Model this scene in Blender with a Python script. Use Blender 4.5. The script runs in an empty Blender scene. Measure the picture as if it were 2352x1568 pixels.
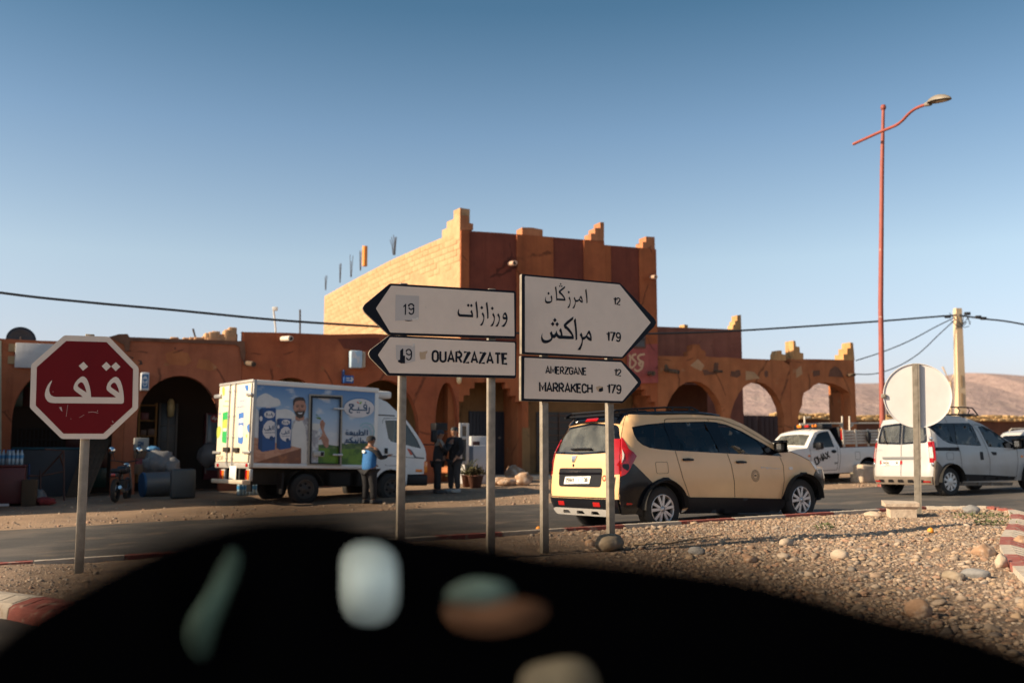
import bpy, bmesh, math, random
import numpy as np
from mathutils import Vector, Matrix, noise as mnoise
from mathutils.geometry import delaunay_2d_cdt
random.seed(7)
RNG = np.random.default_rng(7)
scene = bpy.context.scene
COL = scene.collection
R = math.radians
# ------------------------------------------------------------------ camera, world, sun, exposure
F_PX = 2287.0                      # 35 mm on a 36 mm sensor, for a 2352 px wide frame
CAM = Vector((0.0, 0.0, 1.2))
PITCH = math.atan((1040 - 784) / F_PX)
cam_data = bpy.data.cameras.new("camera")
cam_data.lens = 35.0
cam_data.sensor_width = 36.0
cam_data.clip_start = 0.05
cam_data.clip_end = 20000.0
cam_data.dof.use_dof = True
cam_data.dof.focus_distance = 11.2
cam_data.dof.aperture_fstop = 1.25
cam = bpy.data.objects.new("camera", cam_data)
cam.location = CAM
cam.rotation_euler = (math.pi / 2 + PITCH, 0, 0)
COL.objects.link(cam)
scene.camera = cam
SUN_EL = R(29.0)
SUN_TRAVEL = R(18.0)               # horizontal travel direction of the light, from +X towards +Y
sun_from = Vector((-math.cos(SUN_TRAVEL) * math.cos(SUN_EL), -math.sin(SUN_TRAVEL) * math.cos(SUN_EL), math.sin(SUN_EL)))
world = bpy.data.worlds.new("World")
scene.world = world
world.use_nodes = True
nt = world.node_tree
nt.nodes.clear()
wo = nt.nodes.new("ShaderNodeOutputWorld")
bg = nt.nodes.new("ShaderNodeBackground")
sky = nt.nodes.new("ShaderNodeTexSky")
sky.sky_type = 'NISHITA'
sky.sun_disc = False
sky.sun_elevation = SUN_EL
sky.sun_rotation = math.atan2(sun_from.x, sun_from.y)
sky.altitude = 1200
sky.air_density = 1.0
sky.dust_density = 4.0
sky.ozone_density = 1.6
bg.inputs[1].default_value = 0.076
hs = nt.nodes.new("ShaderNodeHueSaturation")          # colour grade of the photograph: a little greyer, a little more teal
hs.inputs["Hue"].default_value = 0.488
hs.inputs["Saturation"].default_value = 0.88
nt.links.new(sky.outputs[0], hs.inputs["Color"])
# the sky deepens quickly from a milky horizon to a teal upper sky
wtc = nt.nodes.new("ShaderNodeTexCoord"); wsx = nt.nodes.new("ShaderNodeSeparateXYZ"); wcr = nt.nodes.new("ShaderNodeValToRGB"); wmx = nt.nodes.new("ShaderNodeMix")
wmx.data_type = 'RGBA'; wmx.blend_type = 'MULTIPLY'; wmx.inputs["Factor"].default_value = 1.0
wel = wcr.color_ramp.elements
wel[0].position = 0.05; wel[0].color = (1.27, 1.04, 1.08, 1)
wel[1].position = 1.0; wel[1].color = (0.35, 0.54, 0.64, 1)
for wp, wc in ((0.187, (1.34, 1.22, 1.13)), (0.31, (0.86, 0.95, 1.0)), (0.42, (0.42, 0.64, 0.73))):
 we = wel.new(wp); we.color = (*wc, 1)
nt.links.new(wtc.outputs["Generated"], wsx.inputs[0]); nt.links.new(wsx.outputs[2], wcr.inputs[0])
nt.links.new(hs.outputs[0], wmx.inputs[6]); nt.links.new(wcr.outputs[0], wmx.inputs[7])
nt.links.new(wmx.outputs[2], bg.inputs[0])
nt.links.new(bg.outputs[0], wo.inputs[0])
sd = bpy.data.lights.new("sun", 'SUN')
sd.energy = 4.4
sd.angle = R(0.5)
sd.color = (1.0, 0.80, 0.56)
so = bpy.data.objects.new("sun", sd)
so.rotation_euler = sun_from.to_track_quat('Z', 'Y').to_euler()
so.location = (-20, -10, 30)
COL.objects.link(so)
vs = scene.view_settings
scene.display_settings.display_device = 'sRGB'
vs.view_transform = 'Standard'
vs.look = 'None'
vs.exposure = 1.02
vs.gamma = 1.0
vs.use_curve_mapping = False
scene.render.engine = 'CYCLES'
scene.cycles.use_denoising = True
scene.cycles.max_bounces = 6
scene.cycles.transparent_max_bounces = 12
scene.cycles.sample_clamp_indirect = 8.0
# ------------------------------------------------------------------ pixel rays (2352 x 1568 frame of the photograph)
_c, _s = math.cos(PITCH), math.sin(PITCH)
def ray(px, py):
 u = (px - 1176) / F_PX
 v = (784 - py) / F_PX
 return Vector((u, _c - v * _s, _s + v * _c))
def at(px, py, d):
 """point on the pixel's ray at world depth y = d"""
 r = ray(px, py)
 return CAM + r * (d / r.y)
def zoomer(ox, oy, sc):
 """coordinates of a zoomed crop (source-pixel origin, scale) -> frame pixels"""
 return lambda x, y: ((ox + x / sc) / 1.74150, (oy + y / sc) / 1.74150)
class Frame:
 def __init__(self, loc, ang, tilt=0.0, roll=0.0, k=1.0):
  self.M = Matrix.Translation(Vector(loc)) @ Matrix.Rotation(ang, 4, 'Z') @ Matrix.Rotation(-tilt, 4, 'Y') @ Matrix.Rotation(roll, 4, 'X') @ Matrix.Scale(k, 4)
  self.I = self.M.inverted()
  self.o = self.I @ CAM
 def _d(self, p):
  return self.I.to_3x3() @ ray(*p)
 def hit(self, p, y=0.0):
  d = self._d(p); k = (y - self.o.y) / d.y
  q = self.o + d * k
  return (q.x, q.z)
 def hitx(self, p, x=0.0):
  d = self._d(p); k = (x - self.o.x) / d.x
  q = self.o + d * k
  return (q.y, q.z)
 def w(self, x, y, z):
  return self.M @ Vector((x, y, z))
 def hits(self, pts, y=0.0):
  return [self.hit(p, y) for p in pts]
# ------------------------------------------------------------------ ground heights
RA = R(24.0)                        # direction of the road
E1 = Vector((math.cos(RA), math.sin(RA)))
E2 = Vector((-math.sin(RA), math.cos(RA)))
RO = Vector((0.3, 13.7))
SLOPE = 0.026
def rt(x, y):
 p = Vector((x, y)) - RO
 return p.dot(E1), p.dot(E2)
def rw(s, t):
 p = RO + E1 * s + E2 * t
 return p.x, p.y
def gz(x, y):
 b = SLOPE * max(-14.0, min(22.0, x))
 t = rt(x, y)[1]
 if t > 9.0:
  b += min(0.30, 0.05 * (t - 9.0))
 return b
# ------------------------------------------------------------------ materials
MATS = {}
def mat(name, col, rough=0.6, metal=0.0, var=0.12, vs=4.0, bump=0.0, bs=30.0, col2=None, c2s=2.0, c2t=(0.48, 0.6), coat=0.0, spec=0.5, island=0.0, col3=None, c3s=6.0, c3t=(0.6, 0.66), bdist=0.02, streak=0.0):
 if name in MATS:
  return MATS[name]
 m = bpy.data.materials.new(name)
 m.use_nodes = True
 t = m.node_tree; N = t.nodes; Lk = t.links
 b = N["Principled BSDF"]
 b.inputs["Base Color"].default_value = (*col, 1)
 b.inputs["Roughness"].default_value = rough
 b.inputs["Metallic"].default_value = metal
 b.inputs["Specular IOR Level"].default_value = spec
 if coat:
  b.inputs["Coat Weight"].default_value = coat
  b.inputs["Coat Roughness"].default_value = 0.06
 tc = N.new("ShaderNodeTexCoord")
 def nz(scale, detail=5.0):
  n = N.new("ShaderNodeTexNoise"); n.inputs["Scale"].default_value = scale; n.inputs["Detail"].default_value = detail
  n.inputs["Roughness"].default_value = 0.6
  Lk.new(tc.outputs["Object"], n.inputs["Vector"]); return n
 cur = None
 def mixc(fac_out, a, bb):
  mx = N.new("ShaderNodeMix"); mx.data_type = 'RGBA'
  Lk.new(fac_out, mx.inputs["Factor"])
  if isinstance(a, tuple): mx.inputs[6].default_value = (*a, 1)
  else: Lk.new(a, mx.inputs[6])
  mx.inputs[7].default_value = (*bb, 1)
  return mx.outputs[2]
 def ramp(scale, lo, hi, detail=5.0):
  n = nz(scale, detail); mr = N.new("ShaderNodeMapRange")
  mr.inputs[1].default_value = lo; mr.inputs[2].default_value = hi
  Lk.new(n.outputs[0], mr.inputs[0]); return mr.outputs[0]
 cur = col
 if col2: cur = mixc(ramp(c2s, *c2t), cur, col2)
 if col3: cur = mixc(ramp(c3s, *c3t), cur, col3)
 if streak:                     # rain streaks and dust runs down the wall
  mp = N.new("ShaderNodeMapping"); mp.inputs["Scale"].default_value = (2.6, 2.6, .16)
  Lk.new(tc.outputs["Object"], mp.inputs[0])
  sn = N.new("ShaderNodeTexNoise"); sn.inputs["Scale"].default_value = 1.4; sn.inputs["Detail"].default_value = 7
  Lk.new(mp.outputs[0], sn.inputs["Vector"])
  sr = N.new("ShaderNodeMapRange"); sr.inputs[1].default_value = .52; sr.inputs[2].default_value = .72; sr.inputs[4].default_value = streak
  Lk.new(sn.outputs[0], sr.inputs[0])
  cur = mixc(sr.outputs[0], cur, tuple(v * .45 for v in col))
  # thin cracks
  vo = N.new("ShaderNodeTexVoronoi"); vo.feature = 'DISTANCE_TO_EDGE'; vo.inputs["Scale"].default_value = .55
  wn = nz(1.3, 6.0); wa = N.new("ShaderNodeMix"); wa.data_type = 'VECTOR'; wa.inputs["Factor"].default_value = .25
  Lk.new(tc.outputs["Object"], wa.inputs[4]); Lk.new(wn.outputs[1], wa.inputs[5]); Lk.new(wa.outputs[1], vo.inputs["Vector"])
  cr_ = N.new("ShaderNodeMapRange"); cr_.inputs[1].default_value = .004; cr_.inputs[2].default_value = .014; cr_.inputs[3].default_value = .75; cr_.inputs[4].default_value = 0
  Lk.new(vo.outputs["Distance"], cr_.inputs[0])
  gate = ramp(.8, .5, .56); mu2 = N.new("ShaderNodeMath"); mu2.operation = 'MULTIPLY'
  Lk.new(cr_.outputs[0], mu2.inputs[0]); Lk.new(gate, mu2.inputs[1])
  cur = mixc(mu2.outputs[0], cur, tuple(v * .25 for v in col))
 if var or island:
  hsv = N.new("ShaderNodeHueSaturation")
  if isinstance(cur, tuple): hsv.inputs["Color"].default_value = (*cur, 1)
  else: Lk.new(cur, hsv.inputs["Color"])
  n = nz(vs); mr = N.new("ShaderNodeMapRange")
  mr.inputs[1].default_value = 0.3; mr.inputs[2].default_value = 0.7
  mr.inputs[3].default_value = 1 - var; mr.inputs[4].default_value = 1 + var
  Lk.new(n.outputs[0], mr.inputs[0]); val = mr.outputs[0]
  if island:
   g = N.new("ShaderNodeNewGeometry"); m2 = N.new("ShaderNodeMapRange")
   m2.inputs[3].default_value = 1 - island; m2.inputs[4].default_value = 1 + island
   Lk.new(g.outputs["Random Per Island"], m2.inputs[0])
   mu = N.new("ShaderNodeMath"); mu.operation = 'MULTIPLY'
   Lk.new(val, mu.inputs[0]); Lk.new(m2.outputs[0], mu.inputs[1]); val = mu.outputs[0]
  Lk.new(val, hsv.inputs["Value"])
  cur = hsv.outputs[0]
 if not isinstance(cur, tuple): Lk.new(cur, b.inputs["Base Color"])
 if bump:
  n = nz(bs, 8.0); bp = N.new("ShaderNodeBump")
  bp.inputs["Strength"].default_value = bump; bp.inputs["Distance"].default_value = bdist
  Lk.new(n.outputs[0], bp.inputs["Height"]); Lk.new(bp.outputs[0], b.inputs["Normal"])
 MATS[name] = m
 return m
def glass_mat(name, tint, refl=0.9, rough=0.02, dust=0.0):
 if name in MATS: return MATS[name]
 m = bpy.data.materials.new(name); m.use_nodes = True
 t = m.node_tree; N = t.nodes; N.clear()
 o = N.new("ShaderNodeOutputMaterial"); mx = N.new("ShaderNodeMixShader")
 tr = N.new("ShaderNodeBsdfTransparent"); tr.inputs[0].default_value = (*tint, 1)
 gl = N.new("ShaderNodeBsdfGlossy"); gl.inputs[0].default_value = (refl, refl, refl, 1); gl.inputs["Roughness"].default_value = rough
 fr = N.new("ShaderNodeFresnel"); fr.inputs[0].default_value = 1.55
 t.links.new(fr.outputs[0], mx.inputs[0]); t.links.new(tr.outputs[0], mx.inputs[1]); t.links.new(gl.outputs[0], mx.inputs[2])
 if dust:                       # pale veil painted in for reflections and the sunlit interior
  df = N.new("ShaderNodeBsdfDiffuse"); df.inputs[0].default_value = (.42, .42, .37, 1); m2 = N.new("ShaderNodeMixShader")
  tc = N.new("ShaderNodeTexCoord"); nz = N.new("ShaderNodeTexNoise"); nz.inputs["Scale"].default_value = 5; nz.inputs["Detail"].default_value = 6; mr = N.new("ShaderNodeMapRange")
  mr.inputs[1].default_value = .3; mr.inputs[2].default_value = .7; mr.inputs[3].default_value = dust * .5; mr.inputs[4].default_value = dust * 1.5
  t.links.new(tc.outputs["Object"], nz.inputs["Vector"]); t.links.new(nz.outputs[0], mr.inputs[0]); t.links.new(mr.outputs[0], m2.inputs[0])
  t.links.new(mx.outputs[0], m2.inputs[1]); t.links.new(df.outputs[0], m2.inputs[2]); t.links.new(m2.outputs[0], o.inputs[0])
 else:
  t.links.new(mx.outputs[0], o.inputs[0])
 MATS[name] = m
 return m
def flat(name, col, rough=0.55, **k):
 return mat(name, col, rough, var=k.pop('var', 0.06), **k)
# ------------------------------------------------------------------ 2-D tools
def winding(p, poly):
 x, y = p; w = 0; n = len(poly)
 x0, y0 = poly[-1]
 for x1, y1 in poly:
  if y0 <= y:
   if y1 > y and (x1 - x0) * (y - y0) - (x - x0) * (y1 - y0) > 0: w += 1
  elif y1 <= y and (x1 - x0) * (y - y0) - (x - x0) * (y1 - y0) < 0: w -= 1
  x0, y0 = x1, y1
 return w
def dens(poly, step, closed=True):
 out = []
 n = len(poly)
 for i in range(n if closed else n - 1):
  a = poly[i]; b = poly[(i + 1) % n]
  k = max(1, int(math.ceil(math.hypot(b[0] - a[0], b[1] - a[1]) / step)))
  for j in range(k):
   f = j / k
   out.append((a[0] + (b[0] - a[0]) * f, a[1] + (b[1] - a[1]) * f))
 if not closed: out.append(poly[-1])
 return out
def smooth(poly, n=4, closed=True):
 out = []; m = len(poly)
 for i in range(m if closed else m - 1):
  p0 = poly[(i - 1) % m] if closed or i > 0 else poly[i]
  p1 = poly[i]; p2 = poly[(i + 1) % m]
  p3 = poly[(i + 2) % m] if closed or i < m - 2 else p2
  for j in range(n):
   t = j / n
   out.append(tuple(0.5 * (2 * p1[k] + (p2[k] - p0[k]) * t + (2 * p0[k] - 5 * p1[k] + 4 * p2[k] - p3[k]) * t * t + (3 * p1[k] - p0[k] - 3 * p2[k] + p3[k]) * t ** 3) for k in range(len(p1))))
 if not closed: out.append(tuple(poly[-1]))
 return out
def rounded(poly, r, n=4):
 out = []; m = len(poly)
 for i in range(m):
  p = Vector(poly[i]); a = Vector(poly[i - 1]); b = Vector(poly[(i + 1) % m])
  ri = r[i] if isinstance(r, (list, tuple)) else r
  da = (a - p); db = (b - p)
  k = min(ri, da.length * .45, db.length * .45)
  if k < 1e-6: out.append(tuple(p)); continue
  s = p + da.normalized() * k; e = p + db.normalized() * k
  for j in range(n + 1):
   t = j / n
   q = s * (1 - t) ** 2 + p * 2 * t * (1 - t) + e * t * t
   out.append((q.x, q.y))
 return out
def tri_patch(outline, holes=(), step=None, eps=1e-5):
 o = dens(outline, step) if step else list(outline)
 hs = [dens(h, step) if step else list(h) for h in holes]
 pts = []; edges = []
 for loop in [o] + hs:
  k = len(pts); n = len(loop); pts += loop
  edges += [(k + i, k + (i + 1) % n) for i in range(n)]
 if step:
  xs = [p[0] for p in o]; ys = [p[1] for p in o]
  bnd = np.array(pts)
  x = min(xs) + step * .5
  while x < max(xs):
   y = min(ys) + step * .5
   while y < max(ys):
    if winding((x, y), o) and not any(winding((x, y), h) for h in hs):
     if np.min((bnd[:, 0] - x) ** 2 + (bnd[:, 1] - y) ** 2) > (step * .45) ** 2:
      pts.append((x, y))
    y += step
   x += step
 v, e, f, *_ = delaunay_2d_cdt([Vector(p) for p in pts], edges, [], 0, eps)
 v = [(q.x, q.y) for q in v]
 tris = []
 for t in f:
  c = (sum(v[i][0] for i in t) / 3, sum(v[i][1] for i in t) / 3)
  if winding(c, o) and not any(winding(c, h) for h in hs): tris.append(tuple(t))
 return v, tris, [o] + hs
def union2d(polys, holes=()):
 """triangles of the union of polygons minus holes (no overlapping faces)"""
 pts = []; edges = []
 for loop in list(polys) + list(holes):
  k = len(pts); n = len(loop); pts += loop
  edges += [(k + i, k + (i + 1) % n) for i in range(n)]
 v, e, f, *_ = delaunay_2d_cdt([Vector(p) for p in pts], edges, [], 0, 1e-6)
 v = [(q.x, q.y) for q in v]
 out = []
 for t in f:
  c = (sum(v[i][0] for i in t) / 3, sum(v[i][1] for i in t) / 3)
  if any(winding(c, p) for p in polys) and not any(winding(c, h) for h in holes): out.append(tuple(t))
 return v, out
def ribbon(path, w, cap=0.0):
 """polygon of a stroke; w number or list of widths"""
 n = len(path); L = []; Rr = []
 for i in range(n):
  a = Vector(path[max(0, i - 1)][:2]); b = Vector(path[min(n - 1, i + 1)][:2])
  d = (b - a); d = d.normalized() if d.length > 1e-9 else Vector((1, 0))
  nn = Vector((-d.y, d.x)); ww = (w[i] if isinstance(w, (list, tuple)) else w) * .5
  p = Vector(path[i][:2])
  if i == 0: p = p - d * cap
  if i == n - 1: p = p + d * cap
  k = 1.0
  if 0 < i < n - 1:
   d1 = (p - a).normalized(); k = 1 / max(0.5, abs(d1.dot(d)))
  L.append(tuple(p + nn * ww * k)); Rr.append(tuple(p - nn * ww * k))
 return L + Rr[::-1]
def ell(cx, cy, rx, ry, n=24, a0=0.0, a1=2 * math.pi):
 return [(cx + rx * math.cos(a0 + (a1 - a0) * i / n), cy + ry * math.sin(a0 + (a1 - a0) * i / n)) for i in range(n if abs(a1 - a0 - 2 * math.pi) < 1e-6 else n + 1)]
def dia(cx, cy, w, h):
 return [(cx, cy - h), (cx + w, cy), (cx, cy + h), (cx - w, cy)]
# ------------------------------------------------------------------ mesh builder
class MB:
 def __init__(self):
  self.v = []; self.f = []; self.m = []; self.s = []
 def add(self, verts, faces, mi=0, sm=False):
  k = len(self.v)
  self.v += [tuple(p) for p in verts]
  for f in faces:
   self.f.append(tuple(k + i for i in f)); self.m.append(mi); self.s.append(sm)
  return self
 def box(self, x0, x1, y0, y1, z0, z1, mi=0, M=None):
  vs_ = [(x, y, z) for x in (x0, x1) for y in (y0, y1) for z in (z0, z1)]
  if M is not None: vs_ = [M @ Vector(p) for p in vs_]
  return self.add(vs_, [(0, 1, 3, 2), (4, 6, 7, 5), (0, 4, 5, 1), (2, 3, 7, 6), (0, 2, 6, 4), (1, 5, 7, 3)], mi)
 def bbox(self, x0, x1, y0, y1, z0, z1, r=0.02, mi=0, M=None):
  """box with chamfered edges"""
  r = min(r, abs(x1 - x0) * .45, abs(y1 - y0) * .45, abs(z1 - z0) * .45)
  bm = bmesh.new()
  bmesh.ops.create_cube(bm, size=1)
  for q in bm.verts:
   q.co = Vector(((x0 + x1) / 2 + q.co.x * (x1 - x0), (y0 + y1) / 2 + q.co.y * (y1 - y0), (z0 + z1) / 2 + q.co.z * (z1 - z0)))
  bmesh.ops.bevel(bm, geom=bm.edges[:], offset=r, segments=2, affect='EDGES', profile=0.5)
  bm.verts.index_update()
  vs_ = [q.co.copy() if M is None else M @ q.co for q in bm.verts]
  fs = [tuple(q.index for q in f.verts) for f in bm.faces]
  bm.free()
  return self.add(vs_, fs, mi, True)
 def cyl(self, p0, p1, r0, r1=None, n=12, caps=True, mi=0, sm=True):
  r1 = r0 if r1 is None else r1
  p0 = Vector(p0); p1 = Vector(p1)
  q = (p1 - p0).to_track_quat('Z', 'Y')
  a = [p0 + q @ Vector((r0 * math.cos(2 * math.pi * i / n), r0 * math.sin(2 * math.pi * i / n), 0)) for i in range(n)]
  b = [p1 + q @ Vector((r1 * math.cos(2 * math.pi * i / n), r1 * math.sin(2 * math.pi * i / n), 0)) for i in range(n)]
  self.add(a + b, [(i, (i + 1) % n, n + (i + 1) % n, n + i) for i in range(n)], mi, sm)
  if caps:
   self.add(a, [tuple(range(n))[::-1]], mi); self.add(b, [tuple(range(n))], mi)
  return self
 def tube(self, path, r, n=8, mi=0, caps=True):
  path = [Vector(p) for p in path]; m = len(path)
  rr = r if isinstance(r, (list, tuple)) else [r] * m
  rings = []; up = Vector((0, 0, 1))
  ov = path[-1] - path[0]
  if ov.length > 1e-6 and abs(ov.normalized().z) > .8: up = Vector((.6, .8, 0))
  for i in range(m):
   d = (path[min(m - 1, i + 1)] - path[max(0, i - 1)]).normalized()
   x = d.cross(up)
   if x.length < 0.05: x = d.cross(Vector((1, 0, 0)))
   x.normalize(); y = x.cross(d)
   rings += [path[i] + (x * math.cos(2 * math.pi * j / n) + y * math.sin(2 * math.pi * j / n)) * rr[i] for j in range(n)]
  fs = [(i * n + j, i * n + (j + 1) % n, (i + 1) * n + (j + 1) % n, (i + 1) * n + j) for i in range(m - 1) for j in range(n)]
  self.add(rings, fs, mi, True)
  if caps:
   self.add(rings[:n], [tuple(range(n))], mi); self.add(rings[-n:], [tuple(range(n))[::-1]], mi)
  return self
 def lathe(self, prof, n=24, axis='Z', c=(0, 0, 0), mi=0, a0=0, a1=2 * math.pi, sm=True):
  """prof: list of (radius, height)"""
  full = abs(a1 - a0 - 2 * math.pi) < 1e-6
  k = n if full else n + 1
  vs_ = []
  for (r, h) in prof:
   for j in range(k):
    a = a0 + (a1 - a0) * j / n
    u, w = r * math.cos(a), r * math.sin(a)
    p = {'Z': (u, w, h), 'Y': (u, h, w), 'X': (h, u, w)}[axis]
    vs_.append((p[0] + c[0], p[1] + c[1], p[2] + c[2]))
  fs = []
  for i in range(len(prof) - 1):
   for j in range(n):
    j2 = (j + 1) % k
    fs.append((i * k + j, i * k + j2, (i + 1) * k + j2, (i + 1) * k + j))
  return self.add(vs_, fs, mi, sm)
 def plate(self, outline, y0, y1, holes=(), mi=0, mi_side=None, step=None, fn=None, back=True):
  """prism in the x-z plane between y0 (front) and y1 (back)"""
  v, t, loops = tri_patch(outline, holes, step)
  g = fn or (lambda x, y, z: (x, y, z))
  self.add([g(p[0], y0, p[1]) for p in v], t, mi)
  if back: self.add([g(p[0], y1, p[1]) for p in v], [q[::-1] for q in t], mi)
  if y0 != y1:
   for lp in loops:
    n = len(lp)
    self.add([g(p[0], y0, p[1]) for p in lp] + [g(p[0], y1, p[1]) for p in lp],
       [(i, (i + 1) % n, n + (i + 1) % n, n + i) for i in range(n)], mi if mi_side is None else mi_side)
  return self
 def flat2d(self, v, t, fn, mi=0):
  return self.add([fn(*p) for p in v], t, mi)
 def rock(self, c, r, seed=0, sub=2, amp=0.25, mi=0, sc=(1, 1, 1), rot=0.0, freq=1.3):
  bm = bmesh.new(); bmesh.ops.create_icosphere(bm, subdivisions=sub, radius=1)
  bm.verts.index_update()
  o = Vector((seed * 7.13, seed * 3.7, seed * 1.9))
  vs_ = []
  Rm = Matrix.Rotation(rot, 3, 'Z')
  for q in bm.verts:
   d = q.co.normalized()
   k = 1 + amp * mnoise.noise(d * freq + o) + amp * .4 * mnoise.noise(d * freq * 3 + o)
   p = Vector((d.x * k * sc[0], d.y * k * sc[1], d.z * k * sc[2])) * r
   vs_.append(Rm @ p + Vector(c))
  fs = [tuple(q.index for q in f.verts) for f in bm.faces]
  bm.free()
  return self.add(vs_, fs, mi, True)
 def mesh(self, name, mats):
  me = bpy.data.meshes.new(name)
  me.from_pydata(self.v, [], self.f)
  for m in (mats if isinstance(mats, (list, tuple)) else [mats]): me.materials.append(m)
  if len(self.f) == len(me.polygons):
   me.polygons.foreach_set("material_index", self.m)
   me.polygons.foreach_set("use_smooth", self.s)
  me.update()
  bm = bmesh.new(); bm.from_mesh(me)
  bmesh.ops.recalc_face_normals(bm, faces=bm.faces[:]) if getattr(self, 'recalc', True) else None
  bm.to_mesh(me); bm.free()
  return me
 def build(self, name, mats, parent=None, loc=None, rot=None, **props):
  o = bpy.data.objects.new(name, self.mesh(name, mats))
  COL.objects.link(o)
  if parent is not None: o.parent = parent
  if loc is not None: o.location = loc
  if rot is not None: o.rotation_euler = rot
  for k, q in props.items(): o[k] = q
  return o
def tag(o, label, cat, group=None):
 o['label'] = label; o['category'] = cat
 if group: o['group'] = group
 return o
def thing(name, label, cat, loc=(0, 0, 0), rz=0.0, group=None, M=None):
 o = bpy.data.objects.new(name, None)
 o.empty_display_size = 0.2
 COL.objects.link(o)
 if M is not None: o.matrix_world = M
 else:
  o.location = loc; o.rotation_euler = (0, 0, rz)
 return tag(o, label, cat, group)
def dup(o, parent=None, loc=None, rz=None, label=None):
 c = o.copy(); COL.objects.link(c)
 if parent is not None: c.parent = parent
 if loc is not None: c.location = loc
 if rz is not None: c.rotation_euler = (0, 0, rz)
 if label: c['label'] = label
 for ch in list(o.children): dup(ch, c)
 return c
# ------------------------------------------------------------------ stroke lettering
def arc(cx, cy, rx, ry, a0, a1, n=7):
 return [(cx + rx * math.cos(R(a0 + (a1 - a0) * i / n)), cy + ry * math.sin(R(a0 + (a1 - a0) * i / n))) for i in range(n + 1)]
GL = {   # strokes in a box of width w (first item), height 1, stroke centre lines
 'A': (.52, [[(0, 0), (.26, 1), (.52, 0)], [(.09, .3), (.43, .3)]]),
 'B': (.46, [[(0, 0), (0, 1), (.26, 1)] + arc(.26, .76, .2, .24, 90, -90) + [(0, .52)], [(.26, .52)] + arc(.26, .26, .2, .26, 90, -90) + [(0, 0)]]),
 'C': (.44, [[(.44, .75)] + arc(.22, .72, .22, .28, 10, 180) + arc(.22, .28, .22, .28, 180, 350) + [(.44, .25)]]),
 'D': (.46, [[(0, 0), (0, 1), (.2, 1)] + arc(.2, .72, .26, .28, 90, 0) + arc(.2, .28, .26, .28, 0, -90) + [(0, 0)]]),
 'E': (.40, [[(.4, 1), (0, 1), (0, 0), (.4, 0)], [(0, .52), (.34, .52)]]),
 'F': (.40, [[(.4, 1), (0, 1), (0, 0)], [(0, .52), (.34, .52)]]),
 'G': (.46, [[(.45, .76)] + arc(.23, .72, .23, .28, 10, 180) + arc(.23, .28, .23, .28, 180, 360) + [(.46, .48), (.25, .48)]]),
 'H': (.46, [[(0, 0), (0, 1)], [(.46, 0), (.46, 1)], [(0, .52), (.46, .52)]]),
 'I': (.0, [[(0, 0), (0, 1)]]),
 'K': (.46, [[(0, 0), (0, 1)], [(.45, 1), (.02, .42)], [(.15, .58), (.47, 0)]]),
 'L': (.40, [[(0, 1), (0, 0), (.4, 0)]]),
 'M': (.58, [[(0, 0), (0, 1), (.29, .3), (.58, 1), (.58, 0)]]),
 'N': (.46, [[(0, 0), (0, 1), (.46, 0), (.46, 1)]]),
 'O': (.46, [arc(.23, .72, .23, .28, 0, 180) + arc(.23, .28, .23, .28, 180, 360) + [(.46, .72)]]),
 'P': (.44, [[(0, 0), (0, 1), (.22, 1)] + arc(.22, .74, .22, .26, 90, -90) + [(0, .48)]]),
 'R': (.46, [[(0, 0), (0, 1), (.22, 1)] + arc(.22, .74, .22, .26, 90, -90) + [(0, .48)], [(.2, .48), (.46, 0)]]),
 'S': (.44, [[(.43, .8)] + arc(.22, .76, .21, .24, 20, 250) + arc(.22, .26, .22, .26, 70, -160) + [(.0, .2)]]),
 'T': (.48, [[(0, 1), (.48, 1)], [(.24, 1), (.24, 0)]]),
 'U': (.46, [[(0, 1)] + arc(.23, .27, .23, .27, 180, 360) + [(.46, 1)]]),
 'V': (.5, [[(0, 1), (.25, 0), (.5, 1)]]),
 'W': (.7, [[(0, 1), (.17, 0), (.35, .8), (.53, 0), (.7, 1)]]),
 'X': (.5, [[(0, 1), (.5, 0)], [(.5, 1), (0, 0)]]),
 'Y': (.5, [[(0, 1), (.25, .45), (.5, 1)], [(.25, .45), (.25, 0)]]),
 'Z': (.46, [[(0, 1), (.46, 1), (0, 0), (.46, 0)]]),
 '0': (.42, [arc(.21, .72, .21, .28, 0, 180) + arc(.21, .28, .21, .28, 180, 360) + [(.42, .72)]]),
 '1': (.2, [[(0, .78), (.2, 1), (.2, 0)]]),
 '2': (.42, [[(.0, .74)] + arc(.21, .74, .21, .26, 180, -20) + [(0, 0), (.43, 0)]]),
 '3': (.4, [[(.0, .82)] + arc(.19, .76, .2, .24, 160, -80) + [(.15, .53)], [(.19, .53)] + arc(.19, .27, .22, .27, 80, -160)]),
 '4': (.44, [[(.33, 0), (.33, 1), (0, .3), (.45, .3)]]),
 '5': (.42, [[(.4, 1), (.05, 1), (.02, .55)] + arc(.2, .32, .22, .32, 120, -160)]),
 '6': (.42, [[(.36, 1), (.1, .6)] + arc(.21, .3, .21, .3, 150, 510)]),
 '7': (.42, [[(0, 1), (.42, 1), (.14, 0)]]),
 '8': (.42, [arc(.21, .76, .18, .24, 0, 360), arc(.21, .27, .21, .27, 0, 360)]),
 '9': (.42, [arc(.21, .70, .21, .30, 0, 360), [(.42, .7), (.4, .35), (.3, .05), (.21, .0), (.1, .02), (.0, .15)]]),
 '-': (.3, [[(0, .5), (.3, .5)]]),
}
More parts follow.
